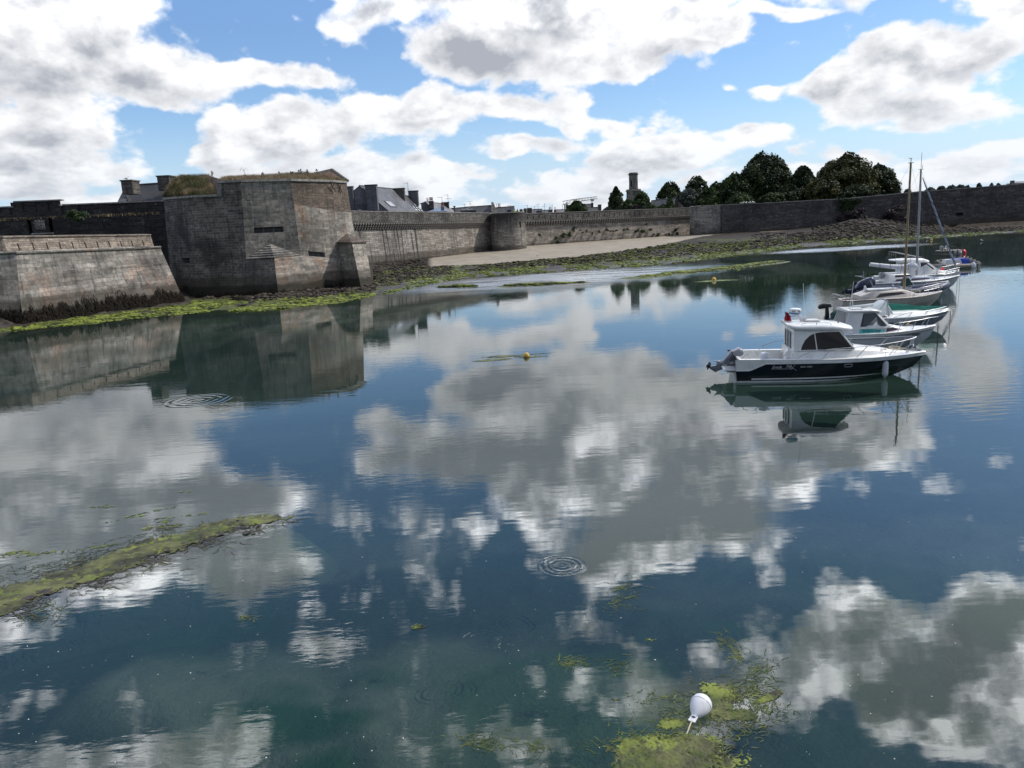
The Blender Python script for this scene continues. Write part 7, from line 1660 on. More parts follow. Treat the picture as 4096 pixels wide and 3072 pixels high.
cabin([(1.1, 2.28, 2.32, .5, .5), (1.3, 2.16, 2.36, .85, .85), (2.2, 2.12, 2.40, .92, .88), (3.4, 2.10, 2.36, .88, .82), (3.85, 2.08, 2.22, .7, .6), (3.95, 2.12, 2.16, .5, .45)], M['white'], B7, 'hardtop', .06)
tubes('roof_net', M['fend_d'], B7, [[(1.2, y_, 2.7), (1.15, y_, 3.0), (3.4, y_, 2.45)] for y_ in (-.6, -.2, .2, .6)] + [[(1.15, -.6, 3.0), (1.15, .6, 3.0)], [(1.2, -.6, 2.3), (1.2, -.6, 3.0)], [(1.2, .6, 2.3), (1.2, .6, 3.0)]], .012, 4)
rails(h7, B7, 4.0, 6.6, .55, post=(.1, .5, .85))
mesh_part('round_fender', M['redbuoy'], B7, lambda b: b.lathe([(.03, -.2), (.12, -.1), (.13, .1), (.03, .2)], 12, Matrix.Translation((5.2, -.1, 1.38)) @ Matrix.Rotation(R(80), 4, 'Y')), label='red float on the foredeck')

# ---- 8: slatted work raft
g8 = G(3908, 1088, 0)
RF = thing('slatted_work_raft', 'weathered wooden work raft with slatted sides, a white box and a blue tub', 'raft', (*A(3818, 1070, 82)[:2], 0), -.05)
RF.scale = (.80, .80, .88)
def rf(b):
    b.box((-.1, 0, .33), (4.3, 4.4, .08))
mesh_part('deck', M['darkwood'], RF, rf, smooth=False)
mesh_part('edge_beam', M['oldwood'], RF, lambda b: (b.tube([(-2.25, -2.2, .42), (2.1, -2.3, .46), (2.6, 2.2, .95), (-1.2, 2.3, .75), (-2.25, -2.2, .42)], .10, 6)), smooth=False)
for k in range(9): mesh_part('side_slat', M['cream'], RF, lambda b: b.box((-1.6 + k * .44, -2.32, .16), (.2, .05, .55)), smooth=False)
for k in range(4): mesh_part('end_slat', M['cream'], RF, lambda b: b.box((2.22 + k * .12, -1.5 + k * 1.1, .35 + k * .09), (.06, .4, .75 + k * .1)), smooth=False)
bw = MB(); bw.box((-.55, -.2, .68), (2.2, 1.3, .62), taper=.8); wb = bw.build('white_locker', M['white2'], RF, local=True)
bw = MB(); bw.box((1.05, -.1, .66), (.95, 1.2, .6), taper=.92); bw.box((.35, .1, 1.0), (2.0, .9, .06)); bw.build('blue_tub', M['blue'], RF, local=True)
mesh_part('float_cylinder', M['oldwood'], RF, lambda b: b.lathe([(.05, -1.3), (.2, -1.25), (.22, 0), (.2, 1.25), (.05, 1.3)], 12, Matrix.Translation((-.2, -2.45, .28)) @ Matrix.Rotation(R(90), 4, 'Y')))
mesh_part('round_float', M['buoyw'], RF, lambda b: b.lathe([(.03, -.45), (.2, -.3), (.28, 0), (.2, .3), (.03, .45)], 14, Matrix.Translation((1.0, -2.65, .28))))
mesh_part('net_heap', M['ropeg'], RF, lambda b: [b.tube([(1.4 + random.Random(k).uniform(0, 1.0), random.Random(k + 9).uniform(0, 1.6) + .2 * j, .5 + .25 * random.Random(k + j).random()) for j in range(5)], .05, 4) for k in range(9)])

# ---- 9: small barrel raft
R9 = thing('barrel_raft', 'small dark floating platform on posts carrying two barrels, beyond the slatted raft', 'raft', (*G(3796, 1024, 0)[:2], 0), -.08)
R9.scale = (.88, .88, .9)
mesh_part('deck', M['oldwood'], R9, lambda b: (b.box((0, 0, .78), (3.1, 2.2, .1)), b.box((0, -1.05, .3), (3.1, .08, .08)), b.box((0, 1.05, .3), (3.1, .08, .08))), smooth=False)
for k in range(5): mesh_part('post', M['darkwood'], R9, lambda b: b.box((-1.45 + k * .72, -1.0, .3), (.12, .12, 1.2)), smooth=False)
for x_, r_ in ((-1.05, .24), (-.35, .24)):
    bb9 = mesh_part('barrel', M['fend_d'], R9, lambda b: b.lathe([(r_ * .9, .83), (r_, .95), (r_, 1.35), (r_ * .85, 1.42)], 14, Matrix.Translation((x_, .2, 0))))
    mesh_part('barrel_lid', M['white2'], bb9, lambda b: b.lathe([(r_ * .86, 1.42), (r_ * .8, 1.46)], 14, Matrix.Translation((x_, .2, 0))))
mesh_part('round_float', M['rope'], R9, lambda b: b.lathe([(.03, -.22), (.2, -.1), (.22, .05), (.03, .22)], 12, Matrix.Translation((-.95, -.75, 1.05))))
for gl9 in ([(-1.5, 1.0, .8), (-1.5, 1.0, 1.7)], [(-1.5, -1.0, .8), (-1.48, -1.0, 1.45)], [(-.2, 1.0, .8), (-.2, 1.0, 1.2), (1.4, 1.0, 1.25), (1.5, 1.0, .8)]): tubes('guard_rail', M['darkwood'], R9, [gl9], .05)
def ball(name, label, px, py, r_, mat, z=None, flat=1.0):
    p = G(px, py, 0); b = MB(); Mx = Matrix.Translation(Vector((p[0], p[1], r_ * .45 if z is None else z)))
    b.lathe([(r_ * math.sin(math.pi * k / 12) + .001, -r_ * math.cos(math.pi * k / 12) * flat) for k in range(13)], 18, Mx)
    b.lathe([(.05, r_ * .95 * flat), (.05, r_ * 1.15 * flat)], 8, Mx)
    return b.build(name, mat, smooth=True, label=label, cat='buoy')
ball('mooring_buoy', 'grey ball buoy floating against the barrel raft', 3832, 1019, .48, M['fend_d'])
ball('mooring_buoy', 'bright red ball buoy beside the barrel raft', 3852, 1014, .38, M['redbuoy'])
ball('mooring_buoy', 'tiny pale yellow buoy near the far weedy shore, right of the masts', 3726, 962, .22, M['yellow'])
# ---------------------------------------------------------------- vegetation and shore litter
def blades(P, h, w, rng, lean=.3):
    n = len(P); a = rng.rand(n) * 2 * math.pi; d = np.stack([np.cos(a), np.sin(a), np.zeros(n)], 1); hh = h * (.5 + .9 * rng.rand(n)); t_ = P + np.stack([rng.normal(size=n) * lean * hh, rng.normal(size=n) * lean * hh, hh], 1)
    V = np.stack([P - d * w, P + d * w, t_], 1).reshape(-1, 3); return V, np.arange(3 * n).reshape(n, 3)
rng = np.random.RandomState(11)
def on_quad(q, n): u, v = rng.rand(n, 1), rng.rand(n, 1); q = [np.array(k) for k in q]; return (q[0] * (1 - u) + q[1] * u) * (1 - v) + (q[3] * (1 - u) + q[2] * u) * v
P = np.vstack([on_quad([ups[k], ups[k + 1], rid[k + 1], rid[k]], 4200) for k in range(4)] + [on_quad([rid[k], rid[k + 1], rid[k + 1] + np.array([0, 1.5, 0]), rid[k] + np.array([0, 1.5, 0])], 1500) for k in range(3)])
keep = fbm(P[:, 0] * 1.2, P[:, 1] * 1.2, 3) > .42; V, F = blades(P[keep], .5, .035, rng); big_mesh('roof_grass', V, F, M['drygrass'], kind='stuff', label='thin dry grass on the bastion roof')
P = np.vstack([on_quad([mb_[k], mb_[k + 1], mt_[k + 1], mt_[k]], 5200) for k in range(3)] + [on_quad([mt_[k], mt_[k + 1], mt_[k + 1] + np.array([0, 2, 0]), mt_[k] + np.array([0, 2, 0])], 700) for k in range(1, 3)]); V, F = blades(P, .6, .05, rng); mi = (fbm(V[::3, 0] * .8, V[::3, 2] * .8, 3) > .6).astype(int)
big_mesh('mound_grass', V, F, [M['drygrass'], M['greengrass']], kind='stuff', label='thick tawny grass covering the left mound of the bastion', midx=mi)
# tall weeds standing on the roof edge
for k, (px, yb, yt) in enumerate(((850, 708, 685), (978, 706, 674), (1052, 706, 690), (1118, 705, 685), (1165, 704, 686), (1172, 704, 688), (1197, 702, 680), (1205, 702, 676), (1230, 696, 678), (1268, 693, 676))):
    b0 = A(px, yb, 100.5); t0_ = zat(b0, yt); rw_ = random.Random(k); o = thing('tall_weed', '%s tall weed stalk on the bastion roof, %s from the left' % ('forked leafless' if k == 1 else 'feathery', ords[k]), 'weed', b0, group='tall weeds on the bastion roof')
    b = MB(); b.tube([b0 - np.array([0, 0, .6]), lerp(b0, t0_, .6) + np.array([.05, 0, 0]), t0_], [.03, .02, .01], 4)
    if k == 1:
        for s_ in (-1, 1): b.tube([lerp(b0, t0_, .7), t0_ + np.array([.3 * s_, 0, .1]), t0_ + np.array([.5 * s_, .1, -.25])], .015, 4)
    b.build('stalk', M['bark'], o)
    n_ = 90 if k != 1 else 14; u = np.random.RandomState(k).rand(n_); C = np.array([lerp(b0, t0_, .2 + .8 * q) for q in u]); r0 = np.random.RandomState(k + 50); C = C + r0.normal(size=C.shape) * .12 * (1.15 - u)[:, None]; V, F = leaves(C, np.full(n_, .05), n_, .12, r0); big_mesh('leaves', V - np.array(b0), F, M['leaf_m'], parent=o)
P = on_quad([G(2240, 972, 1.9), G(2560, 948, 2.0), G(2560, 943, 2.2), G(2240, 963, 2.3)], 3000); V, F = blades(P, .5, .06, rng); big_mesh('foot_grass', V, F, M['greengrass'], kind='stuff', label='green grass along the foot of the shrubby curtain wall')
P = np.vstack([np.array([onw(px, ZB + .02, -.3 + .25 * rng.randn()) for px in rng.uniform(0, 640, 900)])]); V, F = blades(P, .35, .04, rng); big_mesh('ledge_grass', V, F, M['drygrass'], kind='stuff', label='brown grass on the ledge of the black rampart')
# hanging bladderwrack on the foot of the outwork and bastion
def wrack(name, segs, n, zlo, zhi, lab, out_=.12):
    VV = []; FF = []; k = 0; r0 = np.random.RandomState(5)
    for (p0, q0, p1, q1) in segs:
        L = np.hypot(*(p1 - p0)[:2]); m = int(n * L)
        for _ in range(m):
            u = r0.rand(); bp, bq = lerp(p0, p1, u), lerp(q0, q1, u); zt = zlo + (zhi - zlo) * r0.rand() ** .8 * (.3 + .5 * vnoise(np.array([u * L * .8]), np.array([3.0]))[0] + .7 * vnoise(np.array([u * L * 3.5]), np.array([7.0]))[0]); ln = .3 + .5 * r0.rand()
            def at_(z): return lerp(bp, bq, (z - bp[2]) / (bq[2] - bp[2]))
            t_ = (p1 - p0) / L; nn = np.array([t_[1], -t_[0], 0]); a, c = at_(zt) + nn * .02, at_(max(-.1, zt - ln)) + nn * (out_ + .1 * r0.rand()); w = (.03 + .05 * r0.rand()) * t_; jit = t_ * r0.randn() * .08
            VV += [a - w * .3, a + w * .3, lerp(a, c, .6) + w + jit + nn * .05, c + jit, lerp(a, c, .6) - w + jit + nn * .05]; FF.append((k, k + 1, k + 2, k + 4)); FF.append((k + 4, k + 2, k + 3, k + 3)); k += 5
    V = np.array(VV); F = [(a, b_, c, d) if d != c else (a, b_, c) for a, b_, c, d in FF]
    me = bpy.data.meshes.new(name); me.from_pydata([tuple(v) for v in V], [], F); me.materials.append(M['weedblack']); o = bpy.data.objects.new(name, me); COL.objects.link(o); return props(o, lab, kind='stuff')
fz = [(dropz(p0, -1.0), q0) for p0, q0 in face_pts]
wrack('hanging_wrack', [(fz[0][0], fz[0][1], fz[1][0], fz[1][1]), (fz[1][0], fz[1][1], fz[2][0], fz[2][1])], 60, .15, 1.7, 'black bladderwrack hanging on the foot of the pale outwork')
wrack('hanging_wrack', [(P1b, Q772, P2b, Fc), (P2b, Fc, P3b, Rr)], 32, .1, .8, 'black weed on the foot of the bastion')
# loose rocks and weed tufts of the foreshore
def gh(x, y): return ground_h(np.atleast_1d(x), np.atleast_1d(y))
def scatter(n, pxr, f0, f1, seed):
    r0 = np.random.RandomState(seed); px = r0.uniform(*pxr, n); t_ = (np.array([G(p, 1000, 0)[0] / G(p, 1000, 0)[1] for p in px])); ds, df = interp(t_, SHORE, 1), interp(t_, FOOT, 1); fs_ = np.where((t_ > SAND[0, 0]) & (t_ < SAND[-1, 0]), (interp(t_, SAND, 1) - ds + 1.5) / (df - ds), 9.0); f = f0 + (np.minimum(f1, fs_) - f0) * r0.rand(n); y = ds + (df - ds) * f; return t_ * y, y, f, r0
ico = [(0, 0, 1), (.89, 0, .45), (.28, .85, .45), (-.72, .53, .45), (-.72, -.53, .45), (.28, -.85, .45), (.72, .53, -.45), (-.28, .85, -.45), (-.89, 0, -.45), (-.28, -.85, -.45), (.72, -.53, -.45), (0, 0, -1)]
icf = [(0, 1, 2), (0, 2, 3), (0, 3, 4), (0, 4, 5), (0, 5, 1), (1, 6, 2), (2, 7, 3), (3, 8, 4), (4, 9, 5), (5, 10, 1), (6, 7, 2), (7, 8, 3), (8, 9, 4), (9, 10, 5), (10, 6, 1), (11, 7, 6), (11, 8, 7), (11, 9, 8), (11, 10, 9), (11, 6, 10)]
ico = np.array(ico); icf = np.array(icf)
def lumps(X, Y, Z, S, r0, flat=.55):
    n = len(X); s3 = S[:, None] * np.stack([.7 + .6 * r0.rand(n), .7 + .6 * r0.rand(n), flat * (.6 + .6 * r0.rand(n))], 1); a = r0.rand(n) * 6.28; ca, sa = np.cos(a), np.sin(a)
    V = ico[None] * (1 + .35 * (r0.rand(n, 12, 1) - .5)) * s3[:, None, :]; V = np.stack([V[..., 0] * ca[:, None] - V[..., 1] * sa[:, None], V[..., 0] * sa[:, None] + V[..., 1] * ca[:, None], V[..., 2]], 2) + np.stack([X, Y, Z], 1)[:, None, :]
    return V.reshape(-1, 3), (icf[None] + 12 * np.arange(n)[:, None, None]).reshape(-1, 3)
VV, FF, off = [], [], 0
for (n, pxr, f0, f1, sd, s0) in ((3400, (960, 1560), .35, 1.0, 1, .17), (2600, (1400, 1800), .15, .95, 2, .19), (3600, (1900, 3100), .12, .5, 3, .17), (2200, (3000, 4096), .2, .95, 4, .30), (600, (790, 1100), .55, 1, 6, .14), (1500, (3250, 3900), .6, 1.5, 7, .38)):
    X_, Y_, f, r0 = scatter(n, pxr, f0, f1, sd); S = s0 * (.4 + 1.3 * r0.rand(n) ** 2.5); V, F = lumps(X_, Y_, gh(X_, Y_) + S * .12, S, r0); VV.append(V); FF.append(F + off); off += len(V)
big_mesh('shore_rocks', np.vstack(VV), np.vstack(FF), M['rockm'], kind='stuff', label='dark weedy rocks strewn along the foreshore')
def tufts(name, lab, mat, specs, size, stack=1):
    VV, FF, off = [], [], 0
    for (n, pxr, f0, f1, sd, thr) in specs:
        X_, Y_, f, r0 = scatter(n, pxr, f0, f1, sd); nz = fbm(X_ * .55, Y_ * .28, 5, 4.0); k = nz > thr; X_, Y_ = X_[k], Y_[k]; Z_ = gh(X_, Y_)
        k = Z_ > -.10; X_, Y_, Z_ = X_[k], Y_[k], Z_[k]; S = size * (.5 + r0.rand(len(X_))); V, F = lumps(X_, Y_, Z_ + .03, S, r0, .28); VV.append(V); FF.append(F + off); off += len(V)
    big_mesh(name, np.vstack(VV), np.vstack(FF), mat, kind='stuff', label=lab)
tufts('green_algae', 'bright yellow-green algae clumps along the waterline', M['weedgreen'], ((2600, (0, 760), -.15, .6, 21, .38), (5200, (700, 1420), -.06, .42, 22, .40), (2600, (1380, 1900), -.05, .62, 23, .48), (11500, (1850, 3300), -.04, .55, 24, .44), (3500, (3150, 4096), -.03, .30, 25, .44)), .20)
tufts('brown_wrack', 'dark brown wrack between the rocks of the foreshore', M['weedblack'], ((2500, (900, 1700), .2, .9, 31, .45), (5200, (1850, 3300), .12, .55, 32, .47), (2600, (3150, 4096), .2, .8, 33, .45)), .26)
rs = np.random.RandomState(77); XX_, YY_ = [], []
for a, c, w in SHOAL:
    n = int(1500 * w / 2.3); u = rs.rand(n); q = np.array([lerp(a, c, k) for k in u]); d = (c - a)[:2] / np.hypot(*(c - a)[:2]); o_ = rs.randn(n) * w * .42 * (1 - .6 * np.abs(u - .5) * 2); XX_.append(q[:, 0] + d[1] * o_); YY_.append(q[:, 1] - d[0] * o_)
XX_, YY_ = np.hstack(XX_), np.hstack(YY_); V, F = lumps(XX_, YY_, np.maximum(gh(XX_, YY_), 0) + .02, .22 * (.5 + rs.rand(len(XX_))), rs, .28); big_mesh('shoal_algae', V, F, M['weedgreen'], kind='stuff', label='yellow-green algae on the mud bars off the beach')

# ---------------------------------------------------------------- floating algae: ragged mats on the surface
def mat(name, lab, fn, bbox, cell, mats, zamp=.03, zoff=.004, kind='stuff', cat=None, lump=1.0, thr=.60):
    x0, x1, y0, y1 = bbox; nx, ny = int((x1 - x0) / cell), int((y1 - y0) / cell); gx, gy = np.meshgrid(np.linspace(x0, x1, nx), np.linspace(y0, y1, ny)); dns = fn(gx, gy)
    z = zoff + zamp * (fbm(gx / cell * .28, gy / cell * .28, 4, 2.0) - .35) + .02 * np.clip(dns, 0, 1) * lump * fbm(gx * 3, gy * 3, 3); z = np.maximum(z, .003)
    jx, jy = (fbm(gx * 9, gy * 9, 2, 50) - .5) * cell * 2, (fbm(gx * 9, gy * 9, 2, 80) - .5) * cell * 2
    idx = np.arange(nx * ny).reshape(ny, nx); cd = dns[:-1, :-1] > 0; f = np.stack([idx[:-1, :-1][cd], idx[:-1, 1:][cd], idx[1:, 1:][cd], idx[1:, :-1][cd]], 1)
    used, inv = np.unique(f, return_inverse=True); V = np.stack([(gx + jx).ravel(), (gy + jy).ravel(), z.ravel()], 1)[used]; F = inv.reshape(-1, 4)
    cc = V[F].mean(1); mi = (fbm(cc[:, 0] * 5, cc[:, 1] * 5, 4, 12) + .35 * (fbm(cc[:, 0] * 30, cc[:, 1] * 30, 2) - .5) > thr).astype(int) if len(mats) > 1 else None
    return big_mesh(name, V, F, mats, kind=kind, label=lab, cat=cat, smooth=False, midx=mi, loc=np.array([V[:, 0].mean(), V[:, 1].mean(), 0]) if kind != 'stuff' else None)
def bank_d(x, y):
    d = bankd(x, y); u = (x - BANK[0, 0]) / (BANK[-1, 0] - BANK[0, 0]); w = .62 - .38 * np.clip(u, 0, 1.2) ** 1.5; n_ = fbm(x * 2.2, y * 2.2, 5, 6) - .5; n2_ = fbm(x * 14, y * 14, 3, 3) - .5
    return (w - d) + n_ * .95 + n2_ * .55
M['algaedull'] = leafm('dull_brown_algae', (.035, .036, .016), (.12, .125, .045), 1.4, .05); M['algaedark'] = pbr('dark_purple_weed', (.03, .02, .018), .6, var=.5, vs=9)
xb = BANK[:, 0]; yb_ = BANK[:, 1]
mat('algae_bank', 'long narrow bank of green algae and weed breaking the surface at lower left', bank_d, (xb.min() - .5, xb.max() + 1.2, yb_.min() - 1.5, yb_.max() + 1.5), .028, [M['algaedull'], M['algaetop']], zamp=.05, lump=3, thr=.64)
def bank_dark(x, y):
    i = np.interp(x, BANK[:, 0], BANK[:, 1]); s_ = (i - y); n_ = fbm(x * 5, y * 5, 4, 44); return (n_ - .60) - np.abs(s_ - .48) * .42 + (fbm(x * 25, y * 25, 2) - .5) * .25
mat('bank_weed', 'dark purple-brown weed along the near edge of the algae bank', bank_dark, (xb.min(), xb.max() + .4, yb_.min() - 1.5, yb_.max() + .5), .022, [M['algaedark']], zamp=.05, zoff=.012, lump=2)
def blobs(lst, fr=2.5, am=.9, am2=.5, wisp=0.0):
    Q = [(G(px, py, 0), rx, ry, a) for px, py, rx, ry, a in lst]
    def fn(x, y):
        v = np.full_like(x, -9.0)
        for g_, rx, ry, a in Q:
            ca, sa = math.cos(a), math.sin(a); dx, dy = x - g_[0], y - g_[1]; v = np.maximum(v, 1 - np.hypot((dx * ca + dy * sa) / rx, (-dx * sa + dy * ca) / ry))
        v = v + (fbm(x * fr, y * fr, 5, 15) - .5) * am + (fbm(x * fr * 7, y * fr * 7, 3, 25) - .5) * am2
        if wisp > 0: v = np.where(v > 0, wisp * (.5 + np.clip(v, 0, 1)) - np.abs(fbm(x * fr * 2.2 + y * 2, y * fr * 2.2, 4, 35) - .5), -1)
        return v
    return fn
bl1 = blobs([(2640, 3000, .62, .30, .05), (2790, 2990, .35, .2, .3), (2560, 3060, .35, .25, 0), (2760, 3050, .6, .2, 0), (2860, 2830, .18, .2, 0), (2880, 2770, .25, .18, -.5), (2940, 2860, .28, .10, .1), (2690, 2900, .20, .10, .1), (3000, 2875, .12, .05, .2), (3080, 2790, .22, .06, .5)], 4.5, 1.1, 1.1)
b0, b1 = G(2380, 3180, 0), G(3150, 2700, 0)
mat('algae_mat', 'bright green floating algae around the white mooring buoy', bl1, (b0[0] - .9, b1[0] + .5, b0[1] - .3, b1[1] + .4), .010, [M['algaetop'], M['algaedull']], zamp=.02)
bl2 = blobs([(2910, 2580, .05, .16, .5), (2945, 2625, .07, .12, .3), (3040, 2680, .10, .10, .2), (3000, 2740, .05, .18, -.4), (2960, 2760, .18, .05, .2), (2490, 2350, .25, .10, .3), (2450, 2420, .12, .1, .3), (2960, 2655, .05, .05, 0), (3000, 2560, .04, .04, 0), (2280, 2650, .22, .05, .2), (1900, 2980, .20, .06, .2), (1960, 2960, .10, .05, .1), (2130, 2985, .06, .07, 0), (1655, 2512, .08, .06, 0), (975, 2468, .14, .06, 0), (2600, 2560, .10, .05, .2), (2660, 2790, .10, .03, 0), (2440, 2800, .2, .05, 0), (2900, 2700, .1, .06, 0)], 6, 1.5, .9, .040)
b0, b1 = G(900, 3060, 0), G(3120, 2320, 0)
mat('weed_scraps', 'thin scraps of floating weed scattered over the near water', bl2, (b0[0] - .6, b1[0] + .8, b0[1] - .2, b1[1] + .3), .013, [M['algaetop'], M['algaedull']], zamp=.012)
bl3 = blobs([(415, 2026, .28, .14, .1), (625, 2110, .45, .20, .15), (660, 2088, .22, .1, .1), (755, 1966, .28, .1, .1), (108, 1998, .25, .1, 0), (1130, 2078, .30, .10, .3), (960, 2072, .15, .06, .1), (60, 2215, .5, .12, .3), (190, 2212, .5, .07, .2), (580, 2052, .8, .07, .55), (520, 2072, .5, .05, .5), (390, 2190, .5, .06, .4), (760, 2062, .7, .05, .2)], 3.0, 1.3, 1.1, .10)
b0, b1 = G(-40, 2260, 0), G(1200, 1930, 0)
mat('algae_patch', 'small floating algae patches over the grey water above the bank', bl3, (b0[0] - 1.0, b1[0] + 1, b0[1] - .3, b1[1] + .6), .03, [M['algaetop'], M['algaedull']], zamp=.02)
bl4 = blobs([(2030, 1425, 1.6, .30, .05), (2120, 1428, .8, .30, 0), (1975, 1440, 1.0, .22, .1), (2160, 1415, 1.0, .10, .05)], 1.4, 1.5, .9)
g0 = G(2070, 1428, 0); mat('algae_raft', 'long thin algae slick trailing from the yellow buoy', bl4, (g0[0] - 4.5, g0[0] + 3.6, g0[1] - 1.8, g0[1] + 1.8), .05, [M['algaedull'], M['algaetop']], zamp=.02)
bl5 = blobs([(2858, 1124, 2.4, .9, .1)], .8, .9, .6); g1 = G(2858, 1124, 0); mat('algae_raft', 'pale little slick round the far yellow buoy', bl5, (g1[0] - 4, g1[0] + 4, g1[1] - 2.5, g1[1] + 2.5), .12, [M['algaetop']], zamp=.03)
bl6 = blobs([(85, 1350 + 131, .9, .35, .1), (270, 1473, .8, .3, .1), (170, 1783, .4, .25, .3), (60, 1845, .3, .2, .3), (150, 1862, .3, .15, .2), (330, 1420, .5, .2, .1), (10, 1810, .4, .2, .1)], 1.5, 1.1, .8)
b0, b1 = G(-60, 1900, 0), G(420, 1390, 0); mat('weed_streaks', 'dark weed streaks on the reflection of the outwork', bl6, (b0[0] - 8, b1[0] + 3, b0[1] - 1, b1[1] + 2), .09, [M['algaedark']], zamp=.03)
def strands(name, lab, regs, mats, w, L, seed):
    r0 = np.random.RandomState(seed); V = []; F = []; mi = []
    for (px, py, rx, ry, n, ang) in regs:
        for _ in range(int(n * .62)):
            p = G(px + rx * r0.randn() * .6, py + ry * r0.randn() * .6, 0)[:2]; a = ang + r0.randn() * .7; m_ = 6; l = L * (.4 + r0.rand() * 1.1) / m_; ww = w * (.5 + r0.rand()); z = .004 + .008 * r0.rand(); k = len(V); tone = int(r0.rand() > .5)
            for j in range(m_ + 1):
                nn = np.array([-math.sin(a), math.cos(a)]) * ww * (1 - (j / m_) ** 2 * .8); V += [(p[0] + nn[0], p[1] + nn[1], z), (p[0] - nn[0], p[1] - nn[1], z + .002)]; p = p + l * np.array([math.cos(a), math.sin(a)]); a += r0.randn() * .55
            for j in range(m_): F.append((k + 2 * j, k + 2 * j + 1, k + 2 * j + 3, k + 2 * j + 2)); mi.append(tone)
    big_mesh(name, np.array(V), np.array(F), mats, kind='stuff', label=lab, midx=mi)
strands('weed_strands', 'tangled strands of weed trailing on the water round the white buoy', [(2900, 2570, 30, 40, 60, 2.2), (2960, 2620, 30, 50, 90, 2.0), (3040, 2680, 60, 50, 120, .5), (3000, 2760, 80, 40, 170, .3), (2900, 2800, 110, 60, 300, .2), (3070, 2830, 60, 50, 110, .8), (2950, 2900, 120, 50, 240, .1), (2700, 2880, 80, 50, 160, .1), (2600, 2980, 180, 60, 420, .2), (2820, 3010, 90, 40, 200, .1), (2640, 2790, 120, 30, 90, -.3), (2480, 2400, 70, 40, 120, .6), (2520, 2330, 60, 30, 60, .2), (2280, 2650, 60, 25, 90, .2), (1920, 2970, 80, 30, 130, .2), (2140, 3000, 50, 40, 60, 1.4), (2450, 2670, 60, 30, 60, .1), (1655, 2512, 20, 12, 40, .2), (975, 2468, 35, 10, 50, 0)], [M['algaetop'], M['algaedull']], .0045, .16, 91)
strands('bank_strands', 'loose weed strands round the algae bank at lower left', [(100, 2420, 120, 60, 350, .35), (330, 2310, 130, 55, 400, .35), (560, 2220, 120, 50, 400, .35), (800, 2150, 120, 40, 350, .35), (980, 2110, 70, 25, 160, .3), (420, 2240, 180, 40, 300, .3), (200, 2290, 200, 40, 300, .3), (640, 2110, 50, 25, 80, .2), (1130, 2080, 40, 10, 50, .2)], [M['algaedark'], M['algaedull']], .008, .30, 92)
# tiny white shells and scraps floating everywhere
r0 = np.random.RandomState(8); pts_ = []
while len(pts_) < 380:
    px, py = r0.uniform(0, 4096), 1650 + 1422 * r0.rand() ** .8
    if py < 1750 and px > 2850: continue
    p = G(px, py, 0); pts_.append((p[0], p[1]))
pts_ = np.array(pts_); S = .003 + .009 * r0.rand(len(pts_)) ** 2; V, F = lumps(pts_[:, 0], pts_[:, 1], np.full(len(pts_), .003), S, r0, .3); big_mesh('floating_shells', V, F, M['shell'], kind='stuff', label='tiny white shell scraps floating on the water')

# ---------------------------------------------------------------- buoys, birds, people
# white conical mooring buoy lying on its side
gb = G(2800, 2845, 0); axis = (G(2770, 2880, 0) - G(2830, 2800, 0)); axis = Vector((axis[0], axis[1], -.10)).normalized()
WB = thing('mooring_buoy', 'white pear-shaped mooring buoy lying in green algae at the bottom of the view', 'buoy', gb)
q_ = axis.to_track_quat('Z', 'Y').to_matrix().to_4x4(); MB_ = Matrix.Translation((float(gb[0]), float(gb[1]), .075)) @ q_ @ Matrix.Translation((0, 0, -.02))
WB.scale = (.94, .94, .94)
b = MB(); b.lathe([(.005, -.155), (.06, -.152), (.105, -.13), (.135, -.095), (.148, -.05), (.150, -.03), (.156, -.026), (.156, -.012), (.150, -.008), (.146, .02), (.125, .09), (.095, .15), (.065, .195), (.042, .22), (.032, .235), (.005, .24)], 28, MB_); b.build('float_body', M['buoyw'], WB, smooth=True)
b = MB(); b.box((0, 0, .255), (.10, .018, .15), MB_); b.box((0, .0, .225), (.06, .06, .04), MB_); b.build('mooring_eye', M['buoyw'], WB)
b = MB(); b.tube([MB_ @ Vector((.02, 0, .24)), MB_ @ Vector((.0, .03, .26)), MB_ @ Vector((-.02, 0, .24)), MB_ @ Vector((0, -.03, .22)), MB_ @ Vector((.02, 0, .24))], .008, 5); b.build('shackle', M['black'], WB)
b = MB(); b.box((0, 0, -.17), (.03, .03, .04), MB_); b.lathe([(.018, -.2), (.018, -.16)], 8, MB_ @ Matrix.Translation((.13, .0, .13))); b.build('lifting_lug', M['buoyw'], WB)
tip = MB_ @ Vector((0, 0, .30)); e_ = G(2742, 2945, 0); rp = [tip, tip.lerp(Vv(e_), .35) + Vector((0, 0, .01)), tip.lerp(Vv(e_), .7), Vv(e_) + Vector((0, 0, .0)), Vv(e_) + Vector((-.15, -.3, -.12))]
b = MB(); b.tube(rp, .011, 6); b.build('mooring_rope', M['rope'], WB, smooth=True)
def ybuoy(label, px, py, r_):
    p = G(px, py, 0); o = thing('mooring_buoy', label, 'buoy', p); b = MB(); b.lathe([(r_ * math.sin(math.pi * k / 12) + .001, -r_ * math.cos(math.pi * k / 12)) for k in range(13)], 18, Matrix.Translation((p[0], p[1], r_ * .55))); b.build('float_body', M['yellow'], o, smooth=True)
    b = MB(); b.tube([(p[0] + r_ * 1.0 * math.cos(a), p[1] + r_ * 1.0 * math.sin(a), r_ * .42) for a in [k * math.pi / 8 for k in range(17)]], r_ * .10, 6); b.build('collar', M['yellow'], o, smooth=True)
ybuoy('stained yellow ball buoy on the algae slick in mid water', 2106, 1428, .15); ybuoy('small yellow ball buoy near the mud bars', 2856, 1122, .22)
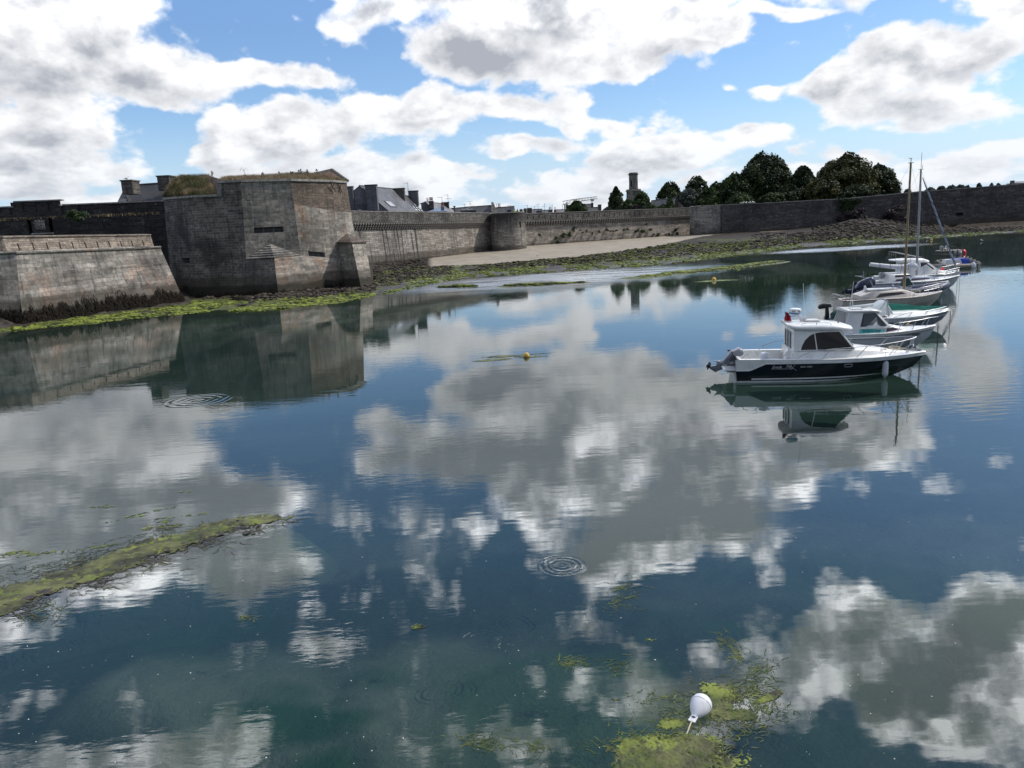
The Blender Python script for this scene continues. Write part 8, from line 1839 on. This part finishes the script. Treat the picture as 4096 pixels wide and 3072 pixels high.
# birds
def gull(label, p, s_=1.0, yaw=0.0, gm=None, swim=False):
    o = thing('gull', label, 'gull', p, yaw, group='gulls on roofs and wall top')
    b = MB(); b.tube([(-.24 * s_, 0, .20 * s_), (-.12 * s_, 0, .19 * s_), (.04 * s_, 0, .20 * s_), (.12 * s_, 0, .27 * s_), (.15 * s_, 0, .36 * s_), (.19 * s_, 0, .40 * s_), (.23 * s_, 0, .39 * s_), (.29 * s_, 0, .375 * s_)], [.02 * s_, .075 * s_, .09 * s_, .07 * s_, .045 * s_, .05 * s_, .035 * s_, .008 * s_], 10); b.build('body', M['gullw'], o, local=True, smooth=True)
    for k in (-1, 1):
        b = MB(); b.prism([(.05 * s_, .25 * s_), (-.10 * s_, .27 * s_), (-.34 * s_, .20 * s_), (-.12 * s_, .17 * s_)], .03 * s_, c=.075 * s_ * k); b.build('wing', gm or M['gullg'], o, local=True)
        b = MB(); b.tube([(0, .03 * s_ * k, .14 * s_), (0, .03 * s_ * k, 0)], .01 * s_, 4); b.build('leg', M['terra'], o, local=True)
gull('gull perched on the left mossy chimney behind the bastion', A(508, 722, 104), 1.3, 1.0)
for k, px in enumerate((2959, 2969, 2981, 2992, 2999, 3008, 3012)):
    p = w3p(px); yt = np.interp(px, [a[0] for a in t3], [a[1] for a in t3]); z_ = zat(p, yt - .5)[2] + .12
    gull(('first', 'second', 'third', 'fourth', 'fifth', 'sixth', 'seventh')[k] + ' from the left of the gulls lined up on the long shaded wall', (p[0], p[1] - .6, z_), 1.15 + .15 * (k % 3), .4 * k, M['gullw'])
for k, (lb, px, py) in enumerate((('pale gull swimming far right near the dark wall', 3928, 966), ('tiny gull on the dark water left of the far yellow buoy', 3710, 958), ('gull standing on the sand below the small round tower', 2147, 1027))):
    gull(lb, G(px, py, 0 if k < 2 else 1.0), 1.0 if k < 2 else .9, 2.5)
# workers on the small round tower's terrace, seen from the waist up
def person(label, px, ytop, D, coat, base_z, arm=.0):
    c = A(px, 850, D); zt = zat(c, ytop)[2]; H = 1.75; z0 = zt - H; o = thing('person', label, 'person', (c[0], c[1], z0))
    me = bpy.data.meshes.new('body'); bm = bmesh.new(); J = [(0, 0, .95), (0, 0, 1.15), (0, 0, 1.38), (0, 0, 1.50), (0, .0, 1.62), (.19, 0, 1.40), (.30, -.05, 1.15), (.32, -.22, 1.0), (-.19, 0, 1.40), (-.30, -.05, 1.15), (-.30, -.22, 1.05 + arm), (.10, 0, .9), (.11, 0, .48), (.11, .03, .06), (-.10, 0, .9), (-.11, 0, .48), (-.11, .03, .06), (.11, -.12, .03), (-.11, -.12, .03)]
    E = [(0, 1), (1, 2), (2, 3), (3, 4), (2, 5), (5, 6), (6, 7), (2, 8), (8, 9), (9, 10), (0, 11), (11, 12), (12, 13), (0, 14), (14, 15), (15, 16), (13, 17), (16, 18)]; rad = [.14, .14, .15, .055, .095, .07, .05, .04, .07, .05, .04, .09, .065, .045, .09, .065, .045, .04, .04]
    me.from_pydata(J, E, []); ob_ = bpy.data.objects.new('tmpbody', me); COL.objects.link(ob_); md = ob_.modifiers.new('s', 'SKIN'); sv = me.skin_vertices[0].data
    for i, r_ in enumerate(rad): sv[i].radius = (r_, r_ * .8)
    sv[0].use_root = True; ob_.modifiers.new('u', 'SUBSURF').levels = 1
    dg = bpy.context.evaluated_depsgraph_get(); dg.update(); m2 = bpy.data.meshes.new_from_object(ob_.evaluated_get(dg)); bpy.data.objects.remove(ob_); m2.materials.clear(); m2.materials.append(M['dkcloth']); m2.materials.append(M['skin'])
    for p in m2.polygons: p.material_index = 1 if p.center.z > 1.5 or (p.center.z < 1.15 and abs(p.center.x) > .25 and p.center.y < -.15) else 0
    bo_ = bpy.data.objects.new('body', m2); COL.objects.link(bo_); bo_.parent = o; setw(bo_, getw(o))
    b = MB(); b.lathe([(.17, .98), (.20, 1.1), (.22, 1.3), (.20, 1.42), (.10, 1.49)], 14, Matrix.Diagonal((1, .75, 1, 1))); b.build('jacket', coat, o, local=True, smooth=True)
    b = MB(); b.lathe([(.10, 1.60), (.115, 1.66), (.10, 1.73), (.05, 1.765), (.01, 1.77)], 12); b.build('hair', M['black'], o, local=True, smooth=True)
person('person in a bright yellow-green hi-vis jacket on the small round tower', 2059, 836, 178, M['hivis'], 0); person('person in dull red clothing on the small round tower', 2070, 836, 179, M['redcloth'], 0, .2)
